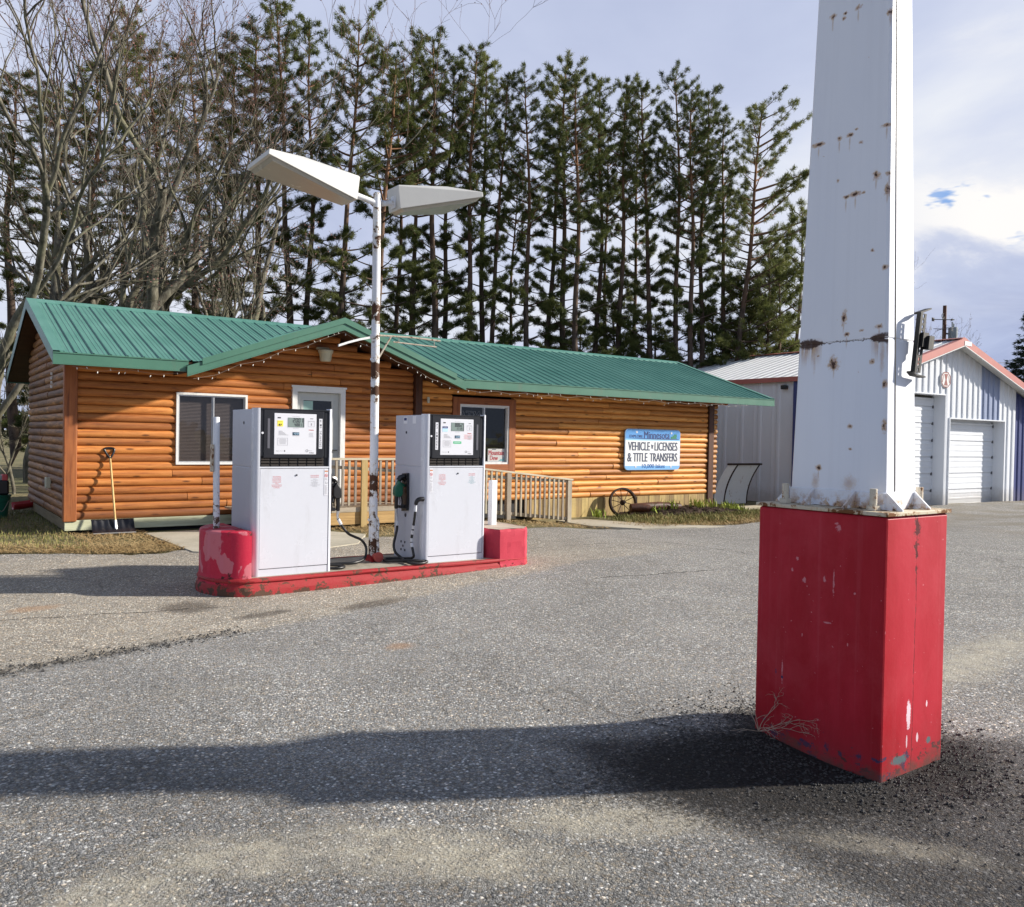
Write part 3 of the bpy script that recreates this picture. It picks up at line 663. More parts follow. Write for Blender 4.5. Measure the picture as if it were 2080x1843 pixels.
    b.inputs['Specular IOR Level'].default_value = 0.25
    hh = nt.math('SUBTRACT', nt.math('MULTIPLY', pick, nt.math('SUBTRACT', 1.0, nt.math('MULTIPLY', v1.outputs['Distance'], 1.0))), nt.math('MULTIPLY', ckm, 2.0))
    hh = nt.math('ADD', hh, nt.math('MULTIPLY', nt.math('SUBTRACT', 1.0, v2.outputs['Distance']), 0.5))
    hh = nt.math('MULTIPLY', hh, nt.math('SUBTRACT', 1.0, nt.math('MULTIPLY', sand, 0.75)))
    bump(nt, b, hh, 0.85, 0.008)
    return m
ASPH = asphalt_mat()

def axis_pts(lo, hi, fine_lo, fine_hi, step, growth=1.5):
    a = list(np.arange(fine_lo, fine_hi + 1e-6, step)); s = step
    while a[-1] < hi: s *= growth; a.append(min(a[-1] + s, hi))
    s = step; pre = []
    c = fine_lo
    while c > lo: s *= growth; c = max(c - s, lo); pre.append(c)
    return np.array(pre[::-1] + a)
gx = axis_pts(-2500, 2500, -2, 32, 0.3); gy = axis_pts(-2500, 2500, 0, 22, 0.3)
XX, YY = np.meshgrid(gx, gy, indexing='ij')
ZZ = gz(XX, YY) - 0.03
nx, ny = len(gx), len(gy)
idx = np.arange(nx * ny).reshape(nx, ny)
F = np.stack([idx[:-1, :-1], idx[1:, :-1], idx[1:, 1:], idx[:-1, 1:]], -1).reshape(-1, 4)
fastmesh("ground", np.stack([XX, YY, ZZ], -1).reshape(-1, 3), F, ground_mat(), smooth=True, kind="structure")

def lot_edge(x):
    k = [(-60, 12.0), (-6, 12.6), (0, 12.2), (1.0, 12.35), (2.0, 11.75), (2.7, 11.62), (3.05, 11.8), (5.9, 11.9), (8.5, 11.95), (10.8, 11.95), (12.5, 11.75), (14, 11.65), (16.2, 12.0), (18.2, 13.2), (20.4, 14.6), (21.9, 15.0), (22.1, 13.8), (30.5, 13.8), (32, 13), (45, 11), (120, 8)]
    xs = [a for a, _ in k]; ys = [c for _, c in k]
    return np.interp(x, xs, ys)
lx = np.concatenate([np.linspace(-60, -2.2, 40), np.arange(-2, 22, 0.12), np.linspace(22.2, 120, 60)])
tv = np.concatenate([np.linspace(0, 0.72, 25), np.linspace(0.73, 1.0, 70)])
e = lot_edge(lx) + 0.10 * np.sin(lx * 3.1) * np.sin(lx * 1.7 + 1) + RNG.normal(0, 0.035, len(lx))
XX = np.repeat(lx[:, None], len(tv), 1); YY = -40 + (e[:, None] + 40) * tv[None, :]
ZZ = gz(XX, YY) - 0.002
ZZ[:, -1] -= 0.03
idx = np.arange(XX.size).reshape(XX.shape)
F = np.stack([idx[:-1, :-1], idx[1:, :-1], idx[1:, 1:], idx[:-1, 1:]], -1).reshape(-1, 4)
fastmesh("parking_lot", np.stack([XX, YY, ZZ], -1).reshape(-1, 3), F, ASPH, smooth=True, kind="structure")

# concrete walks lying on the lot
def slab(name, poly, t=0.03):
    mb = MB(); n = len(poly)
    top = [(x, y, GZ(x, y) + t) for x, y in poly]; bot = [(x, y, GZ(x, y) - 0.1) for x, y in poly]
    mb.face(top)
    for i in range(n): mb.face([bot[i], bot[(i + 1) % n], top[(i + 1) % n], top[i]])
    mb.build(name, WALKC, kind="structure")
slab("path", [(3.0, 13.75), (3.05, 11.3), (3.4, 10.9), (4.6, 10.75), (5.25, 11.0), (5.9, 12.1), (5.5, 12.75), (5.1, 13.75)], 0.012)
slab("path", [(10.9, 13.55), (10.75, 12.3), (11.4, 11.55), (12.6, 11.25), (13.35, 11.2), (12.7, 11.75), (12.2, 12.4), (11.7, 13.55)], 0.02)
# ------------------------------------------------------------------ log house
YF, XL, XR, YB = 14.33, 2.0, 16.45, 18.9
YE, YR, ZE, ZR, RX0, RX1 = 13.53, 16.87, 2.661, 3.809, 1.708, 17.90
SL = (ZR - ZE) / (YR - YE)
GXL, GXR, GXP, GZP = 3.52, 8.60, 6.11, 3.536
def roof_top(y): return ZR - SL * abs(y - YR)
def gable_top(x): return GZP - 0.365 * abs(x - GXP)
house = thing("log_house", (9.2, 16.5, 0.0), "long low log cabin shop with green metal roof and small entry gable", "building")

def log_course(mb, axis, const, a0, a1, z0, ch, bulge, out):
    """one half-round log facing out (+1/-1) on the plane axis=const from a0 to a1"""
    prof = []
    for k in range(8):
        t = k / 7
        prof.append((z0 + ch * t, const + out * bulge * math.sqrt(max(0.0, 1 - (2 * t - 1) ** 2 * 0.93))))
    poly = [(c, z) for z, c in prof] + [(const - out * 0.06, z0 + ch), (const - out * 0.06, z0)]
    if axis == 'x':   # runs along X, profile in (y,z)
        mb.prism(poly, a0, a1, 'x')
    else:
        v = [(c, a0, z) for c, z in poly] + [(c, a1, z) for c, z in poly]
        n = len(poly)
        mb.add(v, [(i, (i + 1) % n, n + (i + 1) % n, n + i) for i in range(n)] + [tuple(range(n - 1, -1, -1)), tuple(range(n, 2 * n))])

def log_wall(mb, axis, const, a0, a1, z0, ch, bulge, out, topfn, holes=(), seg=(1.3, 3.6), jit=0.007):
    z = z0; k = 0
    while True:
        zt = z + ch * 0.6
        aa = np.linspace(a0, a1, 600)
        ok = np.array([topfn(a) > zt for a in aa])
        if not ok.any(): break
        # runs under the roof line
        runs = []; st = None
        for i, o in enumerate(ok):
            if o and st is None: st = aa[i]
            if (not o or i == len(ok) - 1) and st is not None: runs.append((st, aa[i])); st = None
        for h0, h1, hz0, hz1 in holes:
            if z + ch * 0.5 > hz0 and z + ch * 0.5 < hz1:
                nr = []
                for r0, r1 in runs:
                    if h1 <= r0 or h0 >= r1: nr.append((r0, r1)); continue
                    if h0 > r0: nr.append((r0, h0))
                    if h1 < r1: nr.append((h1, r1))
                runs = nr
        for r0, r1 in runs:
            p = r0
            while p < r1 - 0.02:
                q = p + random.uniform(*seg)
                if r1 - q < 0.7: q = r1
                q = min(q, r1)
                mb.rr = random.random()
                log_course(mb, axis, const + out * random.uniform(-jit, jit), p + 0.004, q - 0.004, z + 0.0015, ch - 0.003, bulge * random.uniform(0.9, 1.08), out)
                p = q
        z += ch; k += 1
        if k > 60: break

CH = 0.1262
WIN1 = (3.60, 4.70, 1.055, 2.185); DOOR = (5.60, 6.44, 0.30, 2.31); WIN2 = (9.0, 10.16, 1.045, 2.20)
wallL = MB()
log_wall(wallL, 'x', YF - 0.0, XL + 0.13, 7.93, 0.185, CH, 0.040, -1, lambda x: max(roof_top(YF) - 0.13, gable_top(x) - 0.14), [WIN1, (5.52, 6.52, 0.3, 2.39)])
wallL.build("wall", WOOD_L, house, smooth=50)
wallR = MB()
log_wall(wallR, 'x', YF - 0.005, 8.09, 16.30, 0.265, CH, 0.056, -1, lambda x: max(roof_top(YF) - 0.13, gable_top(x) - 0.14 if x < 8.4 else 0), [(8.80, 10.30, 0.85, 2.36)], seg=(1.1, 2.8), jit=0.009)
wallR.build("wall", WOOD_R, house, smooth=50, label="golden rounder log wall right of the entry")
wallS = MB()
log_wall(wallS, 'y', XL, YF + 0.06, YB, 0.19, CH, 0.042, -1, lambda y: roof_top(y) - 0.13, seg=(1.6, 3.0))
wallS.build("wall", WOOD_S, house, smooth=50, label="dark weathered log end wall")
mb = MB(); mb.box(XL + 0.02, YB - 0.08, 0.0, XR, YB, 2.8); mb.box(XR - 0.10, YF + 0.1, 0.0, XR - 0.02, YB - 0.1, 2.75)
mb.prism([(YF + 0.1, 2.75), (YB - 0.1, 2.75), (YR, 3.55)], XR - 0.10, XR - 0.03, 'x')
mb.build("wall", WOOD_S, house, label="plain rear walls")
# corner boards and posts
mb = MB(); mb.rr = .6; mb.bbox(XL - 0.055, YF - 0.075, 0.165, XL + 0.128, YF + 0.06, 2.72, 0.012); mb.build("corner_board", WOOD_T, house)
mb = MB(); mb.rr = .3; mb.bbox(7.935, YF - 0.13, 0.2, 8.085, YF + 0.02, 3.0, 0.01); mb.build("corner_board", WOOD_P, house)
mb = MB()
mb.rr = .4; mb.bbox(16.31, YF - 0.09, 0.05, 16.50, YF + 0.10, 2.75, 0.012)
mb.build("corner_board", WOOD_P, house, label="dark notched corner post at the right end")
mb = MB(); z = 0.30
while z < 2.6:
    mb.rr = random.random()
    mb.tube([(16.505, YF + 0.0, z), (16.66 + random.uniform(-.015, .015), YF + 0.0, z)], 0.060, 10); z += CH
mb.build("log_ends", WOOD_E, house, smooth=50)
mb = MB(); mb.rr = .5; mb.tube([(15.9, YF - 0.06, 2.56), (16.98, YF - 0.06, 2.56)], 0.065, 10); mb.build("purlin_end", WOOD_T, house, smooth=50)
# foot boards
mb = MB(); mb.rr = .5; mb.box(XL - 0.03, YF - 0.05, 0.03, 5.15, YF - 0.004, 0.183); mb.build("skirt_board", TREATED, house)
mb = MB(); mb.rr = .4; mb.box(XL - 0.028, YF - 0.002, 0.03, XL + 0.03, YB, 0.188); mb.build("skirt_board", TREATED_Y, house)
mb = MB(); x = 10.7
while x < 16.5:
    w = random.uniform(0.12, 0.2); mb.rr = random.random()
    mb.box(x, YF - 0.045 + random.uniform(-.006, .006), -0.3, min(x + w - 0.004, 16.55), YF, 0.262); x += w
mb.build("skirt_board", PLANK, house, label="mossy vertical skirt planks at the right")
mb = MB(); mb.box(XL + 0.08, YF + 0.065, -0.3, XR - 0.12, YF + 0.085, 0.96); mb.box(XL + 0.08, YF + 0.08, 0.26, XR - 0.12, YB - 0.1, 0.30)
mb.build("floor", DARKIN, house)

# roof: rib profile on both slopes, cap, trim, fascia, soffit
def ribbed_slope(mb, x0, x1, yA, zA, yB, zB, pitch=0.229, h=0.019, cut=None):
    xs = [x0]; prof = [0.0]
    x = x0 + 0.06
    while x < x1 - 0.05:
        for dx_, hh in ((-0.017, 0), (-0.008, h), (0.008, h), (0.017, 0), (0.075, 0), (0.080, .005), (0.090, .005), (0.095, 0), (0.14, 0), (0.145, .005), (0.155, .005), (0.16, 0)):
            if x0 < x + dx_ < x1: xs.append(x + dx_); prof.append(hh)
        x += pitch
    xs.append(x1); prof.append(0.0)
    nrm = Vector((0, -(zB - zA), yB - yA)).normalized()
    if nrm.z < 0: nrm = -nrm
    v = []
    for xx, hh in zip(xs, prof):
        q = cut(xx) if cut else 0.0
        v.append((xx, yA + q + nrm.y * hh, zA + q * (zB - zA) / (yB - yA) + nrm.z * hh)); v.append((xx, yB + nrm.y * hh, zB + nrm.z * hh))
    mb.add(v, [(2 * i, 2 * i + 1, 2 * i + 3, 2 * i + 2) for i in range(len(xs) - 1)])
mb = MB()
ribbed_slope(mb, RX0, RX1, YE, ZE, YR, ZR, cut=lambda x: max(0.0, (gable_top(x) - ZE - 0.02) / SL - 0.02) if GXL < x < GXR else 0.0); ribbed_slope(mb, RX0, RX1, 2 * YR - YE, ZE, YR, ZR)
roof = mb.build("roof", GREEN, house)
mb = MB(); t = 0.03
for xa, xb, yl in ((RX0 + .01, GXL + .1, YE + .005), (GXL + .101, GXR - .101, YF + .35), (GXR - .1, RX1 - .01, YE + .005)):
    zl = ZE + SL * (yl - YE)
    mb.prism([(yl, zl - t), (YR, ZR - t), (2 * YR - YE - 0.005, ZE - t), (2 * YR - YE - 0.005, ZE - 0.13), (YR, ZR - 0.14), (yl + 0.015, zl - 0.125)], xa, xb, 'x')
mb.build("soffit", SOFFIT, roof)
mb = MB()   # ridge cap
mb.prism([(YR - 0.16, ZR - 0.16 * SL + 0.023), (YR, ZR + 0.032), (YR + 0.16, ZR - 0.16 * SL + 0.023), (YR + 0.16, ZR - 0.16 * SL + 0.003), (YR, ZR + 0.008), (YR - 0.16, ZR - 0.16 * SL + 0.003)], RX0 - 0.01, RX1 + 0.01, 'x')
mb.build("ridge_cap", GREEN, roof)
for xx, sgn in ((RX0, -1), (RX1, 1)):
    mb = MB()
    for sy in (1, -1):
        ye = YE if sy > 0 else 2 * YR - YE
        n0 = -SL
        mb.add([(xx + sgn * 0.012, ye - 0.012 * sy, ZE - 0.15), (xx + sgn * 0.012, YR, ZR - 0.15), (xx + sgn * 0.012, YR, ZR + 0.03), (xx + sgn * 0.012, ye - 0.012 * sy, ZE + 0.025),
                (xx - sgn * 0.13, ye - 0.012 * sy, ZE + 0.027), (xx - sgn * 0.13, YR, ZR + 0.032)], [(0, 1, 2, 3), (3, 2, 5, 4)])
    mb.build("rake_trim", GREEN, roof)
def eave(x0, x1, name="fascia", y=YE):
    mb = MB(); mb.box(x0, y - 0.018, ZE - 0.155, x1, y + 0.004, ZE - 0.012)
    mb.box(x0, y - 0.03, ZE - 0.012, x1, y + 0.02, ZE + 0.004)
    mb.box(x0, y - 0.018, ZE - 0.17, x1, y + 0.05, ZE - 0.156)
    mb.build(name, FASCIA, roof)
eave(RX0 - 0.012, GXL + 0.03); eave(GXR - 0.03, RX1 + 0.012)
mb = MB(); mb.box(RX0, 2 * YR - YE - 0.004, ZE - 0.155, RX1, 2 * YR - YE + 0.018, ZE - 0.012); mb.build("fascia", FASCIA, roof)
# entry gable roof
gy0, gy1 = YE - 0.06, YR - 0.4
mb = MB()
for s in (-1, 1):
    xe = GXL if s < 0 else GXR
    a = (xe, gable_top(xe)); bq = (GXP, GZP)
    mb.add([(a[0], gy0, a[1]), (bq[0], gy0, bq[1]), (bq[0], gy1, bq[1]), (a[0], gy1, a[1])], [(0, 1, 2, 3)])
    y = gy0 + 0.25
    while y < gy1:
        mb.add([(a[0], y - .015, a[1]), (bq[0], y - .015, bq[1]), (bq[0], y, bq[1] + .02), (a[0], y, a[1] + .02), (bq[0], y + .015, bq[1]), (a[0], y + .015, a[1])], [(0, 1, 2, 3), (3, 2, 4, 5)]); y += 0.229
mb.prism([(GXP - .14, gable_top(GXP - .14) + .02), (GXP, GZP + .028), (GXP + .14, gable_top(GXP + .14) + .02), (GXP, GZP + .004)], gy0 - 0.005, gy1, 'y')
groof = mb.build("gable_roof", GREEN, house)
mb = MB()
for s in (-1, 1):
    xe = GXL if s < 0 else GXR; ze = gable_top(xe)
    mb.prism([(xe, ze - 0.16), (GXP, GZP - 0.16), (GXP, GZP - 0.012), (xe, ze - 0.012)] if s < 0 else [(GXP, GZP - 0.16), (xe, ze - 0.16), (xe, ze - 0.012), (GXP, GZP - 0.012)], gy0 - 0.012, gy0 + 0.02, 'y')
    x1 = xe - s * 0.22; z1 = gable_top(x1)
    q = [(x1, z1 - 0.065), (GXP, GZP - 0.065), (GXP, GZP + 0.035), (x1, z1 + 0.035)]
    mb.prism(q if s < 0 else q[::-1], gy0 - 0.034, gy0 - 0.0125, 'y')
    q = [(xe, ze - 0.178), (GXP, GZP - 0.178), (GXP, GZP - 0.162), (xe, ze - 0.162)]
    mb.prism(q if s < 0 else q[::-1], gy0 - 0.02, gy0 + 0.05, 'y')
mb.build("fascia", FASCIA, groof)
mb = MB()
for s in (-1, 1):
    xe = GXL if s < 0 else GXR; ze = gable_top(xe)
    q = [(xe, ze - 0.12), (GXP, GZP - 0.12), (GXP, GZP - 0.02), (xe, ze - 0.02)]
    mb.prism(q if s < 0 else q[::-1], gy0 + 0.022, YF + 0.3, 'y')
mb.build("soffit", SOFFIT, groof)

# windows
def window(x0, x1, z0, z1, split, slats):
    fr = MB(); w = 0.036; ya, yb = YF - 0.062, YF + 0.05
    fr.box(x0, ya, z0, x0 + w, yb, z1); fr.box(x1 - w, ya, z0, x1, yb, z1); fr.box(x0 + w, ya, z0, x1 - w, yb, z0 + w); fr.box(x0 + w, ya, z1 - w, x1 - w, yb, z1)
    win = fr.build("window", WHITE, house)
    sh = MB(); a = 0.02
    for p0, p1, yy in ((x0 + w, split + 0.02, YF - 0.02), (split - 0.02, x1 - w, YF + 0.004)):
        sh.box(p0, yy - .012, z0 + w, p0 + a, yy + .012, z1 - w); sh.box(p1 - a, yy - .012, z0 + w, p1, yy + .012, z1 - w)
        sh.box(p0 + a, yy - .012, z0 + w, p1 - a, yy + .012, z0 + w + a); sh.box(p0 + a, yy - .012, z1 - w - a, p1 - a, yy + .012, z1 - w)
    sh.build("sash", ALU, win)
    g = MB()
    for p0, p1, yy in ((x0 + w + a, split, YF - 0.02), (split, x1 - w - a, YF + 0.004)):
        g.face([(p0, yy, z0 + w + a), (p1, yy, z0 + w + a), (p1, yy, z1 - w - a), (p0, yy, z1 - w - a)])
    g.build("pane", GLASS, win)
    if slats:
        bl = MB(); z = z0 + 0.05
        while z < z1 - 0.06:
            bl.face([(x0 + w, YF + 0.055, z), (x1 - w, YF + 0.055, z), (x1 - w, YF + 0.072, z + 0.021), (x0 + w, YF + 0.072, z + 0.021)]); z += 0.0235
        bl.face([(x0 + w, YF + 0.08, z0 + w), (x1 - w, YF + 0.08, z0 + w), (x1 - w, YF + 0.08, z1 - w), (x0 + w, YF + 0.08, z1 - w)])
        bl.build("blind", BLIND, win)
    return win
w1 = window(3.568, 4.725, 1.03, 2.205, 4.16, True)
w2 = window(8.975, 10.185, 1.02, 2.225, 9.58, False)
t = 0.165
mb = MB(); mb.rr = .55; mb.box(8.975 - t, YF - 0.075, 0.86, 8.975, YF - 0.01, 2.36); mb.build("window_trim", WOOD_T, w2)
mb = MB(); mb.rr = .65; mb.box(10.185, YF - 0.075, 0.86, 10.185 + t, YF - 0.01, 2.36)
mb.build("window_trim", WOOD_T, w2)
mb = MB(); mb.rr = .5; mb.box(8.975, YF - 0.073, 2.225, 10.185, YF - 0.01, 2.36); mb.build("window_trim", WOOD_TX, w2)
mb = MB(); mb.rr = .7; mb.box(8.975, YF - 0.073, 0.86, 10.185, YF - 0.01, 1.02)
mb.build("window_trim", WOOD_TX, w2)
# what can be made out inside: shelves and cans, dark
mb = MB(); mb.box(2.2, YF + 2.2, 0.3, 16.2, YF + 2.25, 2.6); mb.build("inner_wall", DARKIN, house)
mb = MB()
for zz in (1.15, 1.42): mb.box(9.75, YF + 0.35, zz, 10.25, YF + 0.6, zz + 0.02)
shelf_mat = simple("olive_shelf", (0.10, 0.11, 0.02), 0.6, var=0.4, vscale=14)
mb.box(9.76, YF + 0.36, 1.17, 10.2, YF + 0.55, 1.36); mb.box(9.76, YF + 0.36, 1.44, 10.2, YF + 0.55, 1.55)
mb.build("shelf", shelf_mat, house)

# door
mb = MB(); ya = YF - 0.075
mb.box(5.51, ya, 0.33, 5.60, YF + 0.06, 2.40); mb.box(6.42, ya, 0.33, 6.51, YF + 0.06, 2.40); mb.box(5.60, ya, 2.31, 6.42, YF + 0.06, 2.40)
mb.box(5.49, ya - 0.012, 2.385, 6.53, ya + 0.01, 2.42)
dfr = mb.build("door_frame", WHITE, house)
mb = MB(); dy = YF + 0.0
mb.bbox(5.603, dy, 0.34, 6.417, dy + 0.045, 2.305, 0.004)
for a in ((5.70, 1.12, 5.735, 2.20), (6.265, 1.12, 6.30, 2.20), (5.735, 1.12, 6.265, 1.155), (5.735, 2.165, 6.265, 2.20)): mb.box(a[0], dy - 0.012, a[1], a[2], dy + 0.004, a[3])
for a in ((5.72, .45, 5.97, 1.0), (6.04, .45, 6.29, 1.0)):
    mb.box(a[0], dy - 0.006, a[1], a[2], dy + 0.004, a[3])
door = mb.build("door", DOORW, dfr)
mb = MB(); mb.face([(5.735, dy - 0.002, 1.155), (6.265, dy - 0.002, 1.155), (6.265, dy - 0.002, 2.165), (5.735, dy - 0.002, 2.165)])
mb.build("door_glass", simple("dark_door_glass", (0.010, 0.012, 0.014), 0.06, var=0.1), door)
mb = MB(); mb.face([(5.735, dy - 0.004, 1.50), (5.915, dy - 0.004, 1.50), (5.915, dy - 0.004, 2.155), (5.735, dy - 0.004, 2.155)])
mb.build("poster", simple("pale_teal_paper", (0.33, 0.52, 0.47), 0.5, var=0.08), door)
mb = MB(); mb.tube([(6.36, dy - 0.002, 1.28), (6.36, dy - 0.05, 1.28)], 0.012, 8); mb.tube([(6.36, dy - 0.045, 1.28), (6.28, dy - 0.05, 1.28)], 0.011, 8); mb.build("handle", BLACKM, door, smooth=40)

# flood lamp under the gable, outlet box, number plate on the end wall
mb = MB()
mb.bbox(5.93, YF - 0.13, 3.075, 6.16, YF - 0.05, 3.115, 0.01)
prof = [(0.0, 2.862), (0.085, 2.862), (0.10, 2.90), (0.115, 3.00), (0.135, 3.03), (0.135, 3.06), (0.10, 3.08), (0.0, 3.08)]
N_ = 20; cx_, cy_ = 6.07, YF - 0.17
for i in range(len(prof) - 1):
    for k in range(N_):
        t0, t1 = 2 * math.pi * k / N_, 2 * math.pi * (k + 1) / N_
        (ra, za), (rb, zb) = prof[i], prof[i + 1]
        mb.face([(cx_ + ra * math.cos(t0), cy_ + ra * math.sin(t0), za), (cx_ + ra * math.cos(t1), cy_ + ra * math.sin(t1), za), (cx_ + rb * math.cos(t1), cy_ + rb * math.sin(t1), zb), (cx_ + rb * math.cos(t0), cy_ + rb * math.sin(t0), zb)])
mb.build("wall_lamp", CREAM, house, smooth=35)
mb = MB(); mb.bbox(XL - 0.11, 15.76, 0.59, XL - 0.03, 15.92, 0.77, 0.012); mb.build("outlet_box", CREAM, house)
mb = MB()
for q in range(4): mb.box(XL - 0.065, 15.60, 2.24 + q * 0.07, XL - 0.045, 15.66, 2.285 + q * 0.07)
mb.build("number_plate", WHITE, house)
mb = MB(); mb.bbox(8.22, YF - 0.085, 2.21, 8.27, YF - 0.05, 2.33, 0.006); mb.build("door_chime", CREAM, house)

# paper notice and ATM lettering in the right window
nt_ = thing("paper_notice", (9.94, YF - 0.03, 1.1), "white paper notice with red hand lettering in the lower corner of the right window", "notice")
mb = MB(); mb.box(9.70, YF - 0.012, 1.075, 10.12, YF - 0.006, 1.335); mb.build("paper", simple("notice_paper", (0.46, 0.46, 0.45), 0.6, var=0.05), nt_)
mb = MB(); yy = YF - 0.0135
text(mb, "Mountain", 9.72, 10.10, 1.205, 1.305, yy, bold=0.004); text(mb, "Dew", 9.755, 9.95, 1.10, 1.195, yy, bold=0.004)
mb.build("lettering", simple("hand_red", (0.36, 0.05, 0.06), .6), nt_)
mb = MB(); rect(mb, 9.80, 1.315, 9.90, 1.328, yy); mb.build("small_print", INK, nt_)
mb = MB(); mb.face([(9.98, yy, 1.09), (10.03, yy, 1.13), (10.07, yy, 1.10), (10.10, yy, 1.17), (10.11, yy, 1.085)]); mb.face([(9.955, yy, 1.085), (9.99, yy, 1.10), (10.0, yy, 1.085)]); mb.build("drawing", INKT, nt_)
atm = MB(); v_, f_, a_, b_, c_, d_ = text_geo("ATM")
# outlined neon letters, unlit: tubes along the glyph outlines
def neon(mb, strokes, y, r=0.006):
    for st in strokes: mb.tube([(px_, y, pz_) for px_, pz_ in st], r, 5)
x0_, z0_ = 9.05, 1.93
neon(atm, [[(x0_, z0_), (x0_ + .05, z0_ + .16), (x0_ + .08, z0_ + .16), (x0_ + .13, z0_)], [(x0_ + .03, z0_), (x0_ + .065, z0_ + .11), (x0_ + .10, z0_)],
           [(x0_ + .14, z0_ + .16), (x0_ + .30, z0_ + .16), (x0_ + .30, z0_ + .13), (x0_ + .235, z0_ + .13), (x0_ + .235, z0_)], [(x0_ + .14, z0_ + .16), (x0_ + .14, z0_ + .13), (x0_ + .205, z0_ + .13), (x0_ + .205, z0_)],
           [(x0_ + .32, z0_), (x0_ + .32, z0_ + .16), (x0_ + .36, z0_ + .16), (x0_ + .40, z0_ + .08), (x0_ + .44, z0_ + .16), (x0_ + .48, z0_ + .16), (x0_ + .48, z0_)], [(x0_ + .35, z0_), (x0_ + .35, z0_ + .11), (x0_ + .40, z0_ + .03), (x0_ + .45, z0_ + .11), (x0_ + .45, z0_)]], YF + 0.05)
atm.build("neon_sign", simple("unlit_neon_tube", (0.22, 0.23, 0.24), 0.3), None, loc=(9.29, YF + 0.05, 1.9), label="unlit ATM neon letters behind the right window", cat="sign")

# ------------------------------------------------------------------ string of small lamps under the eaves
def lights(name, pts, label, n):
    th = thing(name, pts[0], label, "string lights", "strings of white lamps under the eaves")
    P = [Vector(p) for p in pts]
    path = []
    for i in range(len(P) - 1):
        m_ = max(2, int((P[i + 1] - P[i]).length / 0.35))
        for k in range(m_):
            t = k / m_; q = P[i].lerp(P[i + 1], t)
            q.z -= 0.045 * abs(math.sin(t * m_ * math.pi * 0.5)) + random.uniform(0, 0.012)
            path.append(q)
    path.append(P[-1])
    mb = MB(); mb.tube(path, 0.0024, 4); mb.build("wire", WIRE, th)
    L = sum((path[i + 1] - path[i]).length for i in range(len(path) - 1)); bulb0 = None
    step = L / n; acc = 0; nxt = step * 0.5
    for i in range(len(path) - 1):
        d = (path[i + 1] - path[i]).length
        while acc + d >= nxt:
            q = path[i].lerp(path[i + 1], (nxt - acc) / d)
            if bulb0 is None:
                b_ = MB(); b_.tube([(q.x, q.y, q.z), (q.x, q.y, q.z - 0.010), (q.x, q.y, q.z - 0.024), (q.x, q.y, q.z - 0.034)], [0.004, 0.0065, 0.006, 0.0015], 6)
                bulb0 = b_.build("bulb", BULB, th, smooth=60); q0 = q.copy()
            else:
                c = bulb0.copy(); COL.objects.link(c); c.parent = th; c.location = q - q0; c.rotation_euler = (random.uniform(-.5, .5), random.uniform(-.5, .5), 0)
            nxt += step * random.uniform(.55, 1.5)
        acc += d
yy = YE - 0.01
lights("string_lights", [(1.95, yy + .06, 2.475), (3.5, yy + .06, 2.475)], "short white light string under the left eave", 12)
lights("string_lights", [(GXL + .1, yy - .02, 2.39), (GXP, yy - .02, 3.33), (GXR - .1, yy - .02, 2.42)], "peaked white light string following the entry gable", 34)
lights("string_lights", [(GXR, yy, 2.47), (16.9, yy, 2.475)], "long drooping white light string under the right eave", 46)

# ------------------------------------------------------------------ deck, ramp, railing
deck = thing("entry_deck", (6.2, 13.7, 0), "low wooden entry deck and ramp with weathered railing before the cabin door", "deck")
FL = 0.33; XD0, XD1, XR1 = 4.35, 7.15, 10.95; YD = 13.2
mb = MB(); y = YD + 0.01
while y < YF - 0.1:
    mb.rr = random.random(); mb.box(XD0, y, FL - 0.03, XD1, min(y + 0.135, YF - 0.09), FL); y += 0.14
mb.build("floor", RAILX, deck)
mb = MB(); y = YD + 0.01
while y < YF - 0.1:
    mb.rr = random.random(); y1 = min(y + 0.135, YF - 0.09)
    mb.add([(XD1 + .005, y, FL), (XR1, y, -0.06), (XR1, y1, -0.06), (XD1 + .005, y1, FL), (XD1 + .005, y, FL - .03), (XR1, y, -0.09), (XR1, y1, -0.09), (XD1 + .005, y1, FL - .03)], [(0, 1, 2, 3), (4, 5, 1, 0), (7, 6, 2, 3), (5, 6, 2, 1), (4, 7, 3, 0)]); y += 0.14
mb.build("ramp", RAILX, deck)
mb = MB(); mb.rr = .35; mb.box(XD0, YD - 0.03, 0.255, XD1 + .6, YD, 0.335); mb.build("rim_board", RAILX, deck)
mb = MB(); mb.rr = .6; mb.box(XD0, YD - 0.024, 0.045, XD1 + .5, YD + 0.01, 0.252); mb.build("rim_board", DECKB, deck)
def ramp_z(x): return 0 if x < XD1 else -(x - XD1) * 0.1075
def sloped(mb, x0, x1, y0, y1, za, zb):  # a rail following the ramp
    mb.add([(x0, y0, za + ramp_z(x0)), (x1, y0, za + ramp_z(x1)), (x1, y1, za + ramp_z(x1)), (x0, y1, za + ramp_z(x0)), (x0, y0, zb + ramp_z(x0)), (x1, y0, zb + ramp_z(x1)), (x1, y1, zb + ramp_z(x1)), (x0, y1, zb + ramp_z(x0))],
           [(0, 3, 2, 1), (4, 5, 6, 7), (0, 1, 5, 4), (1, 2, 6, 5), (2, 3, 7, 6), (3, 0, 4, 7)])
rail = MB(); rail.rr = .7; sloped(rail, XD0, XD1, YD - 0.06, YD + 0.06, 1.140, 1.172); sloped(rail, XD1 + .001, XR1 + 0.06, YD - 0.06, YD + 0.06, 1.140, 1.172)
rl = rail.build("top_rail", RAILX, deck)
rail = MB(); rail.rr = .4; sloped(rail, XD1 + 0.6, XR1, YD - 0.016, YD + 0.016, 0.335, 0.385); sloped(rail, XD0, XR1, YD - 0.012, YD + 0.016, 1.085, 1.139); rail.build("lower_rail", RAILX, deck)
